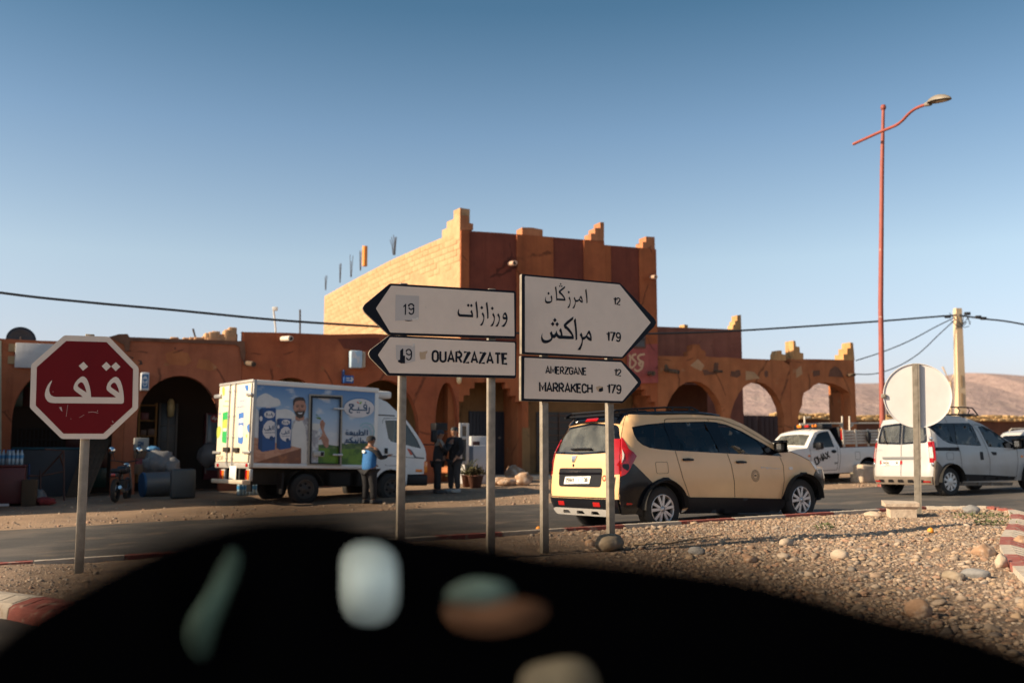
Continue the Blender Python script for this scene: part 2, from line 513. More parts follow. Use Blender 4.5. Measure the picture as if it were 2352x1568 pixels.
def letters(txt, h=1.0, sw=0.15, gap=0.2, xs=1.0, width=None):
 """-> list of polygons for txt set from x=0, baseline y=0"""
 w0 = sum((.28 if c == ' ' else GL[c][0]) * xs for c in txt) + gap * (len(txt) - 1) + sw
 if width and w0 - gap * (len(txt) - 1) - sw > 1e-6: xs = xs * (width / h - gap * (len(txt) - 1) - sw) / (w0 - gap * (len(txt) - 1) - sw)
 x = sw / 2; out = []
 for c in txt:
  if c == ' ': x += .28 * xs + gap; continue
  w, st = GL[c]
  for s in st:
   p = [((x + a * xs) * h, (sw / 2 + b * (1 - sw)) * h) for a, b in s]
   out.append(ribbon(p, sw * h, cap=0.0 if len(p) > 8 and c in '0O8' else 0.0))
   for q in p[1:-1]:
    if len(p) < 6: out.append(ell(q[0], q[1], sw * h * .5, sw * h * .5, 8))
  x += w * xs + gap
 return out
# ================================================================== SETTING
M_dirt = mat("dirt", (.29, .19, .118), .95, var=.18, vs=.8, bump=.7, bs=26, col2=(.23, .15, .095), c2s=.35, col3=(.35, .25, .17), c3s=9, c3t=(.6, .68), bdist=.04)
M_asph = mat("asphalt", (.052, .046, .040), .9, var=.22, vs=1.2, bump=.35, bs=180, col2=(.085, .07, .057), c2s=.6, bdist=.006, col3=(.16, .115, .08), c3s=.9, c3t=(.58, .72))
M_islandsoil = mat("island_soil", (.25, .165, .105), .95, var=.2, vs=3, bump=.9, bs=60, col2=(.19, .125, .08), c2s=1.2, bdist=.02, col3=(.34, .25, .175), c3s=40, c3t=(.55, .62))
M_hill = mat("hill_rock", (.33, .235, .21), .95, var=.16, vs=.02, bump=1, bs=.05, bdist=8, col2=(.26, .185, .17), c2s=.02, c2t=(.5, .62), col3=(.38, .28, .24), c3s=.03, c3t=(.55, .7))  # haze over the hills is put into these paler pinkish tones
def grid_mesh(ss, ts, fn):
 b = MB()
 n = len(ts)
 b.add([fn(s, t) for s in ss for t in ts], [(i * n + j, (i + 1) * n + j, (i + 1) * n + j + 1, i * n + j + 1) for i in range(len(ss) - 1) for j in range(n - 1)], 0, True)
 return b
_far = [-9000, -4000, -1500, -600, -250, -120, -70]
ss = _far + [-45 + 1.0 * i for i in range(106)] + [75, 120, 250, 600, 1500, 4000, 9000]
ts = [-6000, -1500, -300, -80, -30, -10, 0, 4, 8.2, 8.6, 8.9] + [9.2 + .4 * i for i in range(34)] + [24, 30, 40, 60, 100, 200, 500, 1500, 4000, 9000]
def gfn(s, t):
 x, y = rw(s, t)
 z = gz(x, y)
 if t < 8.55: z -= .04
 elif 9 < t < 23: z += .035 * mnoise.noise(Vector((x * .9, y * .9, 3))) + .015 * mnoise.noise(Vector((x * 3, y * 3, 7)))
 return (x, y, z)
g = grid_mesh(ss, ts, gfn).build("ground", M_dirt); g['kind'] = 'structure'
rs = [-90 + 1.0 * i for i in range(191)]
rts = [-40, -20, -10, -5, -2, 0, 2, 4, 6, 8, 9.0]
def rfn(s, t):
 if t == 9.0: t = 9.0 + .35 * mnoise.noise(Vector((s * .35, 0, 0))) + .12 * mnoise.noise(Vector((s * 1.7, 4, 0)))
 x, y = rw(s, t)
 return (x, y, SLOPE * max(-14.0, min(22.0, x)) + (.012 if t < 8.8 else .004 + max(0, .05 * (t - 9))))
o = grid_mesh(rs, rts, rfn).build("road", M_asph); o['kind'] = 'structure'
# low desert hills on the horizon
def hfn(s, t):
 y = 900 + t; x = s
 k = max(0.0, min(1.0, t / 700.0)); k = k * k * (3 - 2 * k)
 d = 1650.0
 h = d * (.0665 + .010 * mnoise.noise(Vector((x * .0011, 1.3, 0))) + (.006 if x > 700 else -.002))
 gl_ = abs(mnoise.noise(Vector((x * .011 + .4 * mnoise.noise(Vector((x * .01, y * .01, 5))), y * .004, 2))))
 z = h * k + 18 * k * (1 - .5 * k) * mnoise.noise(Vector((x * .006, y * .003, 0))) + 34 * k * max(0, 1.02 - k) * (gl_ - .2) + 7 * k * max(0, 1.05 - k) * mnoise.noise(Vector((x * .035, y * .02, 2)))
 return (x, y, z + .6)
hs = [-1500 + 14 * i for i in range(260)]
ht = [0, 30, 70] + [90 + 14 * i for i in range(48)] + [800, 900, 1400, 2200]
o = grid_mesh(hs, ht, hfn).build("hills", M_hill); o['kind'] = 'structure'
# ------------------------------------------------------------------ gravel island
ISL = [(-6.9, 10.25)] + [rw(s, 0) for s in (-6, -4, -2, 0, 2, 4, 6)] + [(6.6, 16.5), (7.35, 16.45), (7.7, 16.0), (7.4, 15.0), (6.35, 12.9), (5.15, 10.7), (4.4, 9.0), (3.75, 7.3), (3.2, 5.4), (2.6, 4.2), (2.0, 3.6), (1.2, 3.5), (.2, 4.2), (-1.2, 5.6), (-2.4, 6.9), (-3.45, 7.95), (-4.5, 8.75), (-5.8, 9.55)]
ISL = smooth(ISL, 3)
def iz(x, y):
 return gz(x, y) + .105 + .035 * mnoise.noise(Vector((x * .8, y * .8, 11))) + .012 * mnoise.noise(Vector((x * 4, y * 4, 5)))
v, t, _ = tri_patch(ISL, (), .22)
b = MB(); b.add([(x, y, iz(x, y)) for x, y in v], t, 0, True)
o = b.build("gravel_island", M_islandsoil); o['kind'] = 'structure'
M_kred = mat("kerb_red_paint", (.28, .075, .055), .85, var=.2, vs=8, bump=.3, bs=60, col2=(.34, .235, .18), c2s=9, c2t=(.55, .66))
M_kwht = mat("kerb_white_paint", (.46, .39, .31), .85, var=.15, vs=8, bump=.3, bs=60, col2=(.33, .25, .18), c2s=9, c2t=(.55, .68))
kerb = bpy.data.objects.new("kerb", None); COL.objects.link(kerb); kerb['kind'] = 'structure'
def resample(poly, step):
 out = [Vector(poly[0])]; acc = 0
 n = len(poly); tot = 0
 P_ = [Vector(p) for p in poly] + [Vector(poly[0])]
 L = [(P_[i + 1] - P_[i]).length for i in range(n)]
 N_ = int(round(sum(L) / step)); st = sum(L) / N_
 out = []; i = 0; base = 0
 for k in range(N_):
  d = k * st
  while base + L[i] < d: base += L[i]; i += 1
  out.append(P_[i].lerp(P_[i + 1], (d - base) / L[i]))
 return out
kp = resample(ISL, .95)
KW = .30
for i in range(len(kp)):
 a = kp[i]; c = kp[(i + 1) % len(kp)]
 z_ = kp[i - 1]; e_ = kp[(i + 2) % len(kp)]
 if max(a.y, c.y) < 4.2: continue
 d0 = (c - z_).normalized(); d1 = (e_ - a).normalized()
 n0 = Vector((-d0.y, d0.x)); n1 = Vector((-d1.y, d1.x))      # outward (polygon is clockwise)
 g0, g1 = gz(*a), gz(*c)
 gapv = (c - a).normalized() * .006
 a2 = a + gapv; c2 = c - gapv
 b = MB()
 narrow = a.y > 9.6 and a.x < 6.4
 W_ = .16 if False else KW
 def sec(p, n_, gg):
  # inner bottom, inner top, slope start, outer top edge, outer base
  return [(p.x, p.y, gg + .02), (p.x, p.y, gg + .150), (*(p + n_ * .10), gg + .152), (*(p + n_ * .25), gg + .115), (*(p + n_ * .285), gg + .09), (*(p + n_ * .30), gg - .03)]
 S0 = sec(a2, n0, g0); S1 = sec(c2, n1, g1)
 m = len(S0)
 b.add(S0 + S1, [(k, k + 1, m + k + 1, m + k) for k in range(m - 1)] + [tuple(range(m)), tuple(range(m, 2 * m))], 0)
 # raised bars between cast grooves on the sloping face
 for q in range(4):
  f0, f1 = .03 + q * .26, .03 + q * .26 + .13
  def lp(f, k, up):
   A = Vector(S0[k]).lerp(Vector(S1[k]), f); A.z += up * .4
   return A
  P0 = [lp(f0, 2, .012), lp(f1, 2, .012), lp(f1, 3, .012), lp(f0, 3, .012)]
  Q0 = [lp(f0, 2, -.004), lp(f1, 2, -.004), lp(f1, 3, -.004), lp(f0, 3, -.004)]
  b.add(P0 + Q0, [(0, 1, 2, 3), (0, 1, 5, 4), (1, 2, 6, 5), (2, 3, 7, 6), (3, 0, 4, 7)])
 ko = b.build("kerb_stone", M_kred if i % 2 else M_kwht, kerb)
# ------------------------------------------------------------------ loose pebbles (one uncountable mass) and the larger single stones
def pebble_mat():
 m = bpy.data.materials.new("pebbles"); m.use_nodes = True
 t = m.node_tree; N = t.nodes; b = N["Principled BSDF"]; b.inputs["Roughness"].default_value = .85
 g = N.new("ShaderNodeNewGeometry"); r = N.new("ShaderNodeValToRGB")
 r.color_ramp.interpolation = 'LINEAR'
 cols = [(0, (0.302, 0.206, 0.126)), (.18, (0.360, 0.258, 0.171)), (.34, (0.216, 0.167, 0.126)), (.47, (0.396, 0.296, 0.212)), (.6, (0.259, 0.161, 0.102)), (.72, (0.317, 0.187, 0.120)), (.82, (0.180, 0.155, 0.131)), (.92, (0.418, 0.322, 0.234)), (1, (0.115, 0.097, 0.086))]
 el = r.color_ramp.elements
 el[0].position, el[0].color = cols[0][0], (*cols[0][1], 1)
 el[1].position, el[1].color = cols[-1][0], (*cols[-1][1], 1)
 for p, c in cols[1:-1]:
  e = el.new(p); e.color = (*c, 1)
 tc = N.new("ShaderNodeTexCoord"); nz = N.new("ShaderNodeTexNoise"); nz.inputs["Scale"].default_value = 60
 mx = N.new("ShaderNodeMix"); mx.data_type = 'RGBA'; mx.blend_type = 'MULTIPLY'; mx.inputs["Factor"].default_value = .5
 mr = N.new("ShaderNodeMapRange"); mr.inputs[3].default_value = .7; mr.inputs[4].default_value = 1.3
 t.links.new(tc.outputs["Object"], nz.inputs["Vector"]); t.links.new(nz.outputs[0], mr.inputs[0])
 t.links.new(g.outputs["Random Per Island"], r.inputs[0]); t.links.new(r.outputs[0], mx.inputs[6]); t.links.new(mr.outputs[0], mx.inputs[7])
 t.links.new(mx.outputs[2], b.inputs["Base Color"])
 return m
M_peb = pebble_mat()
def ico(sub):
 bm = bmesh.new(); bmesh.ops.create_icosphere(bm, subdivisions=sub, radius=1); bm.verts.index_update()
 V = np.array([q.co[:] for q in bm.verts]); F = np.array([[q.index for q in f.verts] for f in bm.faces]); bm.free()
 return V, F
def variants(sub, n, amp):
 V, F = ico(sub); out = []
 for k in range(n):
  o_ = Vector((k * 5.1, k * 2.3, k * 9.7))
  kk = np.array([1 + amp * mnoise.noise(Vector(p) * 1.2 + o_) + amp * .5 * mnoise.noise(Vector(p) * 2.7 + o_) for p in V])
  out.append(V * kk[:, None])
 return out, F
def scatter(pts, rad, sub, flatten=(.45, .8)):
 VS, F = variants(sub, 12, .42)
 nv = len(VS[0]); n = len(pts)
 vv = np.zeros((n, nv, 3)); 
 vi = RNG.integers(0, 12, n)
 ang = RNG.uniform(0, 2 * np.pi, n); tl = RNG.normal(0, .25, n)
 sx = RNG.uniform(.75, 1.35, n); sy = RNG.uniform(.6, 1.0, n); sz = RNG.uniform(*flatten, n)
 A = np.stack(VS)[vi] * np.stack([sx, sy, sz], 1)[:, None, :] * rad[:, None, None]
 c, s = np.cos(tl)[:, None], np.sin(tl)[:, None]
 x, y, z = A[..., 0], A[..., 1], A[..., 2]
 x, z = c * x - s * z, s * x + c * z
 c, s = np.cos(ang)[:, None], np.sin(ang)[:, None]
 x, y = c * x - s * y, s * x + c * y
 vv = np.stack([x, y, z], -1) + pts[:, None, :]
 ff = (F[None] + (np.arange(n) * nv)[:, None, None]).reshape(-1, 3)
 return vv.reshape(-1, 3), ff
def big_mesh(name, V, F, m, nflat=0):
 me = bpy.data.meshes.new(name)
 me.vertices.add(len(V)); me.vertices.foreach_set("co", V.astype(np.float32).ravel())
 me.loops.add(len(F) * 3); me.loops.foreach_set("vertex_index", F.astype(np.int32).ravel())
 me.polygons.add(len(F)); me.polygons.foreach_set("loop_start", np.arange(0, len(F) * 3, 3, dtype=np.int32))
 me.polygons.foreach_set("use_smooth", (np.arange(len(F)) >= nflat))
 me.materials.append(m); me.update(calc_edges=True); me.validate()
 o = bpy.data.objects.new(name, me); COL.objects.link(o)
 return o
def sample_island(n, dens_fn):
 out = []
 x0, x1 = -6.8, 8.0; y0, y1 = 4.3, 16.6
 while len(out) < n:
  x = random.uniform(x0, x1); y = random.uniform(y0, y1)
  if abs(x) > .56 * y + .3: continue
  if not winding((x, y), ISL): continue
  if random.random() > dens_fn(x, y): continue
  out.append((x, y, iz(x, y)))
 return np.array(out)
def dfn(x, y):
 k = .35 + .65 * max(0, min(1, (x + .5) / 2.5))
 k *= .55 + .9 * max(0, .3 + mnoise.noise(Vector((x * 1.1, y * 1.1, 2))))
 return max(.05, min(1, k * (.75 if y > 11 else 1)))
pA = sample_island(40000, dfn); rA = RNG.gamma(4, .0028, len(pA)).clip(.005, .02)
vA, fA = scatter(pA, rA, 1, (.35, .75))
pB = sample_island(6500, lambda x, y: dfn(x, y) * (1 if x > .8 else .18)); rB = RNG.gamma(3.6, .0050, len(pB)).clip(.010, .05)
pB[:, 2] += rB * .15
vB, fB = scatter(pB, rB, 2, (.35, .65))
o = big_mesh("gravel", np.concatenate([vA, vB]), np.concatenate([fA, fB + len(vA)]), M_peb, len(fA)); o['kind'] = 'stuff'
tag(o, "loose tan and grey pebbles covering the traffic island", "gravel")
# stones scattered on the dirt verge beyond the road
pC = []
while len(pC) < 3500:
 s = random.uniform(-16, 20); tt = 9.1 + random.expovariate(.45)
 if tt > 19: continue
 x, y = rw(s, tt); pC.append((x, y, gz(x, y)))
pC = np.array(pC); rC = RNG.gamma(3, .007, len(pC)).clip(.008, .06)
vC, fC = scatter(pC, rC, 1)
o = big_mesh("verge_gravel", vC, fC, M_peb); o['kind'] = 'stuff'
tag(o, "small stones strewn over the dirt verge beyond the road", "gravel")
M_rock = mat("boulder", (.26, .20, .135), .9, var=.2, vs=5, bump=.5, bs=30, col2=(.26, .21, .16), c2s=6)
M_rockr = mat("reddish_stone", (.33, .20, .12), .9, var=.2, vs=5, bump=.5, bs=30, col2=(.48, .36, .27), c2s=6)
M_rockl = mat("pale_stone", (.42, .33, .24), .9, var=.15, vs=5, bump=.4, bs=30, col2=(.43, .34, .26), c2s=7)
M_rockg = mat("grey_stone", (.22, .21, .20), .9, var=.2, vs=5, bump=.4, bs=30)
def isl_at(px, py, up=.11):
 """point of the island surface seen at a pixel"""
 r = ray(px, py); k = (1.2 - up) / -r.z
 for _ in range(12):
  p = CAM + r * k; k = (1.2 - iz(p.x, p.y)) / -r.z
 p = CAM + r * k
 return p
def stone(px, py, r, sc, m, label, seed, sub=3, amp=.22, group="single stones on the gravel island", name="stone", sink=.55):
 p = isl_at(px, py)
 b = MB().rock((0, 0, r * sc[2] * sink), r, seed, sub, amp, 0, sc, seed * 1.3)
 o = b.build(name, m, None, p); tag(o, label, "stone", group)
 return o
stone(1400, 1263, .225, (1.0, .7, .46), M_rock, "large smooth oval boulder at the foot of the arrow sign post", 1, 4, .10, sink=.75)
stone(2110, 1412, .085, (1.0, .85, .8), M_rockr, "rounded reddish brown stone alone on the dark near gravel", 2, 3, .15)
stone(1806, 1252, .085, (1.1, .8, .6), M_rockl, "pale rounded stone lying on the sign shadow", 3)
stone(1928, 1283, .085, (1.1, .8, .7), M_rockl, "smooth cream stone in the middle of the sunlit gravel", 4, 3, .12)
stone(2262, 1277, .10, (1.0, .8, .75), M_rockr, "angular tan rock with a rough top near the striped kerb", 5, 3, .4)
stone(1800, 1282, .075, (1.2, .8, .5), M_rockl, "flat pale stone left of the cream one", 6)
stone(1600, 1272, .075, (1.2, .8, .7), M_rockg, "dark grey lump on the shaded gravel by the boulder", 7)
stone(2060, 1182, .13, (1.3, .8, .5), M_rockl, "white flat rock in front of the concrete footing", 8)
stone(2005, 1187, .11, (1.2, .8, .5), M_rockl, "pale slab left of the concrete footing", 9)
stone(2232, 1180, .12, (1.1, .8, .7), M_rockg, "dark pointed stone right of the round sign", 10, 3, .35)
stone(2345, 1250, .085, (1, .8, .7), M_rockr, "brown stone beside the striped kerb end", 11)
stone(1355, 1253, .06, (1, .8, .8), M_rockr, "small brown stone left of the boulder", 12)
stone(2300, 1302, .075, (.8, .7, 1.0), M_rockl, "upright tan stone low on the right gravel", 13, 3, .3)
stone(2240, 1325, .09, (1.4, .8, .5), M_rockg, "long dark flat stone on the right gravel", 14)
stone(1725, 1290, .07, (1.2, .8, .6), M_rockr, "flat brown pebble rock above the dashboard edge", 15)
stone(2190, 1330, .08, (1.3, .8, .55), M_rock, "olive rounded stone next to the long dark one", 16)
# fruit, stick, weeds on the island
M_orange = mat("orange_peel", (.75, .28, .03), .5, var=.1, bump=.2, bs=150)
for px, py, lab in ((1237, 1219, "small orange fruit by the kerb behind the arrow sign posts"), (2138, 1224, "orange fruit lying on the sunlit gravel near the round sign")):
 p = isl_at(px, py); b = MB().rock((0, 0, .03), .038, 3, 3, .05)
 b.cyl((0, 0, .066), (0, 0, .07), .004, .004, 6)
 tag(b.build("orange", M_orange, None, p), lab, "fruit", "oranges on the gravel")
M_twig = mat("dry_twig", (.33, .23, .14), .9, var=.2, vs=20, bump=.4, bs=60)
pa = isl_at(1455, 1254); pb = isl_at(1550, 1249); pc = isl_at(1655, 1234)
pth = smooth([tuple(pa + Vector((0, 0, .02))), tuple(pa.lerp(pb, .5) + Vector((0, 0, .015))), tuple(pb + Vector((0, .03, .02))), tuple(pb.lerp(pc, .5) + Vector((0, 0, .03))), tuple(pc + Vector((0, 0, .03)))], 4, False)
tag(MB().tube(pth, [.012] * 6 + [.010] * 6 + [.007] * (len(pth) - 12), 6).build("stick", M_twig), "long dry stick lying on the gravel beside the boulder", "stick")
M_weed = mat("weed_leaf", (.085, .10, .035), .8, var=.35, vs=20)
for px, py, n, rr, lab in ((2255, 1190, 170, .34, "low green weed spreading by the striped kerb"), (2285, 1206, 110, .22, "small green weed with yellow tips in front of the larger weed"), (1897, 1216, 60, .13, "tiny green weed tuft in the middle of the gravel")):
 p = isl_at(px, py); b = MB()
 rnd = random.Random(px)
 for k in range(n):
  a = rnd.uniform(0, 6.28); q = rr * rnd.random() ** .6
  c = Vector((q * math.cos(a) * 1.3, q * math.sin(a) * .7, rnd.uniform(.005, .07)))
  dd = Vector((rnd.gauss(0, 1), rnd.gauss(0, 1), rnd.gauss(.4, .6))).normalized(); w = dd.cross(Vector((rnd.gauss(0, 1), rnd.gauss(0, 1), 1))).normalized()
  L_, W_ = rnd.uniform(.025, .06), rnd.uniform(.008, .016)
  b.add([c, c + dd * L_ * .5 + w * W_, c + dd * L_, c + dd * L_ * .5 - w * W_], [(0, 1, 2, 3)])
 o = b.build("weed", M_weed, None, p); o['kind'] = 'stuff'; tag(o, lab, "weed", "weeds on the gravel island")
# ================================================================== ROAD SIGNS
M_white = mat("sign_white", (.80, .645, .51), .45, var=.04, vs=6, col2=(.62, .50, .36), c2s=22, c2t=(.70, .74), col3=(.30, .22, .15), c3s=55, c3t=(.745, .76))
M_navy = mat("sign_navy", (.005, .006, .012), .5, spec=.2, var=.1, col3=(.45, .42, .38), c3s=26, c3t=(.735, .75))
M_sred = mat("sign_red", (.165, .0015, .004), .5, spec=.2, var=.05, vs=3, col3=(.55, .35, .3), c3s=22, c3t=(.765, .775))
M_galv = mat("galvanised_steel", (.25, .215, .17), .6, .1, var=.15, vs=14, bump=.06, bs=80, col2=(.20, .17, .13), c2s=6)
M_tape = mat("sticker_grey", (.56, .49, .43), .4, var=.04)
M_peel = mat("sticker_torn", (.74, .66, .57), .5)
M_tan = mat("sticker_tan", (.58, .40, .24), .6, var=.1)
z5 = zoomer(1400, 1050, 2.851); z6 = zoomer(2050, 1050, 2.613); z1 = zoomer(0, 1100, 2.297)
def zz(fn, pts): return [fn(*p) for p in pts]
def decal(fr, polys, holes, y, name, m, parent, **props):
 """flat print on a sign face: polygons in frame pixels"""
 P_ = polys if props.pop('local', False) else [fr.hits(p, y) for p in polys]
 H_ = [fr.hits(p, y) for p in holes]
 v, t = union2d(P_, H_)
 b = MB(); b.recalc = False
 b.add([(x, y, z) for x, z in v], t)
 return b.build(name, m, parent, **props)
def text_polys(fr, y, txt, pl, pr, ptop, sw=.15, gap=.2):
 A = Vector(fr.hit(pl, y)); B = Vector(fr.hit(pr, y)); T = Vector(fr.hit(ptop, y))
 h = (T - A).length; u = (B - A); L_ = u.length; u.normalize(); n = Vector((-u.y, u.x))
 out = []
 for p in letters(txt, h, sw, gap, width=L_): out.append([tuple(A + u * a + n * c) for a, c in p])
 return out
def sign_board(fr, parent, outer, face, name, thick=.035, yf=-.055, corner=.012):
 O_ = rounded(fr.hits(outer, yf), corner, 2)
 pr = MB().plate(O_, yf, yf + thick, mi=0, mi_side=1).build(name, [M_navy, M_galv], parent)
 Fc = rounded(fr.hits(face, yf - .002), .008, 2)
 MB().plate(Fc, yf - .002, yf - .0005).build("sign_face", M_white, pr)
 return pr
def post(parent, x, z0, z1, w=.08, d=.07, y0=-.018):
 b = MB(); b.bbox(x - w / 2, x + w / 2, y0, y0 + d, z0, z1, .006)
 b.cyl((x, y0 - .003, z1 - .75), (x, y0 + .002, z1 - .75), .008, .008, 8)
 return b.build("post", M_galv, parent)
# ---- left pair of arrow boards
FL = Frame((-.229, 10.7, 0), R(22))
tl = thing("direction_sign", "left pointing white arrow boards on two steel posts reading OUARZAZATE", "road sign", M=FL.M, group="arrow direction signs on the island")
for px in (921, 1127):
 x = FL.hit((px + 3, 1000), -.018)[0]
 gx = FL.w(x, 0, 0)
 post(tl, x, iz(gx.x, gx.y) - .25, FL.hit((px, 650 if px < 1000 else 663), 0)[1])
top = sign_board(FL, tl, zz(z5, [(455, 237), (1880, 322), (1893, 345), (1893, 850), (1880, 867), (440, 822), (165, 565), (143, 520), (165, 478)]),
     zz(z5, [(470, 262), (1870, 347), (1876, 840), (460, 797), (295, 522)]), "sign_panel")
bot = sign_board(FL, tl, zz(z5, [(452, 826), (1890, 900), (1900, 915), (1895, 1305), (1880, 1320), (430, 1286), (232, 1085), (211, 1038), (232, 995)]),
     zz(z5, [(458, 850), (1875, 912), (1882, 925), (1882, 1287), (450, 1258), (318, 1052)]), "sign_panel")
YT = -.0595
za = zoomer(1800, 1180, 9.046)
A_ = [[(330, 490), (300, 530), (275, 600), (272, 660), (285, 720), (310, 755), (345, 778), (820, 803), (835, 795), (835, 700), (815, 610), (785, 527), (736, 595), (760, 650), (778, 712), (430, 693), (370, 688), (340, 665), (325, 630), (323, 560)],
  dia(660, 370, 52, 63), dia(773, 377, 50, 62), dia(1150, 455, 55, 67), dia(1530, 480, 55, 67),
  [(966, 214), (914, 272), (940, 480), (958, 660), (962, 842), (1014, 810), (1012, 640), (995, 430)],
  [(1348, 240), (1296, 298), (1322, 500), (1340, 680), (1346, 860), (1397, 828), (1392, 650), (1375, 440)],
  [(1995, 622), (1970, 632), (1930, 690), (1905, 770), (1900, 820), (1915, 860), (1945, 880), (2035, 883), (2010, 960), (1960, 1040), (1856, 1135), (1940, 1150), (1965, 1140), (2020, 1060), (2065, 960), (2085, 860), (2080, 770), (2050, 680), (2020, 630)]]
zay = [(1188, 614), (1146, 683), (1190, 755), (1212, 830), (1200, 900), (1160, 990), (1077, 1100), (1150, 1103), (1175, 1080), (1215, 980), (1240, 870), (1245, 750), (1222, 680)]
for dx, dy in ((0, 0), (380, 24), (562, 36)): A_.append([(x + dx, y + dy) for x, y in zay])
decal(FL, [zz(za, p) for p in A_], [zz(za, [(1975, 705), (1945, 740), (1935, 780), (1960, 793), (2028, 793), (2010, 740)])], YT, "lettering", M_navy, top)
z4 = zoomer(1560, 1170, 5.406)
decal(FL, [zz(z4, [(122, 48), (628, 76), (618, 590), (112, 607)])], [], YT + .001, "sticker", M_tape, top)
decal(FL, [zz(z4, [(282, 300), (335, 242), (352, 242), (345, 480), (318, 482), (322, 300), (284, 318)]),
   zz(z4, ribbon([(402, 302), (410, 268), (435, 250), (458, 246), (485, 252), (508, 275), (514, 305)], 32)),
   zz(z4, ribbon([(405, 322), (420, 350), (455, 368), (490, 352), (510, 325)], 28)),
   zz(z4, ribbon([(512, 318), (512, 390), (500, 445), (465, 468), (435, 460), (408, 425)], 29)),
   zz(z4, [(318, 592), (345, 596), (480, 600), (485, 608), (400, 618), (330, 610)])], [], YT, "lettering", M_navy, top)
decal(FL, [zz(z4, [(472, 562), (560, 562), (580, 540), (612, 535), (618, 590), (560, 588), (535, 600), (490, 598)])], [], YT - .001, "torn_patch", M_peel, top)
decal(FL, text_polys(FL, YT, "OUARZAZATE", z5(930, 1137), z5(1803, 1166), z5(930, 995), .172, .2), [], YT, "lettering", M_navy, bot, local=True)
decal(FL, [zz(z4, [(125, 1132), (540, 1150), (545, 1480), (330, 1530), (180, 1490), (132, 1430)])], [], YT + .001, "sticker", M_tape, bot)
decal(FL, [zz(z4, [(220, 1255), (268, 1210), (288, 1208), (287, 1360), (325, 1362), (325, 1528), (240, 1530), (165, 1490), (185, 1455), (215, 1450)]),
   zz(z4, ribbon([(350, 1280), (358, 1250), (385, 1230), (412, 1228), (440, 1240), (462, 1280), (462, 1370), (450, 1425), (412, 1452), (380, 1445), (352, 1410)], 29)),
   zz(z4, ribbon([(352, 1298), (370, 1330), (410, 1345), (455, 1330)], 27))], [], YT, "lettering", M_navy, bot)
decal(FL, [zz(z4, [(462, 1155), (490, 1150), (495, 1110), (540, 1095), (538, 1145), (500, 1170), (470, 1180)]), zz(z4, [(325, 1105), (395, 1140), (330, 1135)])], [], YT - .001, "torn_patch", M_peel, bot)
decal(FL, [zz(z4, [(640, 1280), (700, 1285), (810, 1255), (805, 1300), (775, 1330), (770, 1435), (660, 1445), (640, 1360)])], [], YT, "torn_patch", M_tan, bot)
# ---- right pair of arrow boards
FR = Frame((.36, 11.13, 0), R(27))
tr_ = thing("direction_sign", "right pointing white arrow boards on two steel posts reading MARRAKECH 179", "road sign", M=FR.M, group="arrow direction signs on the island")
for px in (1251, 1402):
 x = FR.hit((px + 2, 1000), -.018)[0]; gx = FR.w(x, 0, 0)
 post(tr_, x, iz(gx.x, gx.y) - .25, FR.hit((px, 640 if px < 1300 else 655), 0)[1] - .03)
top = sign_board(FR, tr_, zz(z6, [(100, 118), (1115, 212), (1135, 224), (1482, 582), (1503, 625), (1482, 668), (1165, 992), (1145, 1003), (98, 955), (96, 940), (96, 132)]),
     zz(z6, [(130, 140), (1120, 230), (1445, 627), (1145, 985), (130, 935)]), "sign_panel", .05)
bot = sign_board(FR, tr_, zz(z6, [(92, 972), (1130, 1018), (1150, 1030), (1330, 1208), (1347, 1250), (1330, 1288), (1165, 1455), (1145, 1468), (92, 1445), (90, 1430), (90, 985)]),
     zz(z6, [(125, 993), (1135, 1040), (1312, 1252), (1150, 1445), (122, 1420)]), "sign_panel", .05)
zb = zoomer(2160, 1120, 10.69); zc = zoomer(2140, 1250, 9.046)
B_ = [[(258, 688), (225, 770), (213, 850), (220, 930), (250, 980), (300, 1002), (360, 1002), (430, 985), (490, 945), (520, 895), (530, 810), (520, 720), (498, 645), (450, 712), (475, 780), (488, 870), (450, 900), (370, 912), (300, 905), (258, 865), (245, 790)], dia(365, 570, 53, 66),
  [(690, 258), (640, 318), (672, 520), (690, 700), (697, 888), (740, 866), (1085, 886), (1092, 850), (1085, 790), (1040, 700), (970, 600), (880, 498), (1065, 340), (1078, 255), (1040, 280), (880, 400), (805, 470), (805, 530), (825, 570), (845, 600), (860, 588), (960, 690), (1030, 790), (1025, 802), (740, 780), (730, 600), (712, 400)],
  dia(887, 172, 34, 45), dia(848, 256, 34, 45), dia(933, 264, 34, 45), dia(1232, 518, 48, 62),
  [(1260, 700), (1220, 772), (1260, 840), (1282, 915), (1270, 1000), (1230, 1090), (1160, 1188), (1240, 1193), (1270, 1130), (1300, 1030), (1313, 920), (1305, 830), (1285, 760)],
  [(1480, 716), (1440, 787), (1480, 860), (1500, 920), (1490, 1010), (1450, 1100), (1380, 1205), (1460, 1208), (1490, 1140), (1520, 1030), (1528, 932), (1590, 935), (1640, 910), (1678, 872), (1720, 930), (1780, 968), (1820, 970), (1830, 940), (1825, 850), (1800, 750), (1770, 680), (1750, 672), (1725, 690), (1690, 770), (1660, 820), (1620, 848), (1570, 852), (1526, 843), (1505, 780)],
  [(1984, 373), (1932, 432), (1962, 640), (1980, 800), (1990, 995), (2035, 965), (2028, 780), (2010, 560)]]
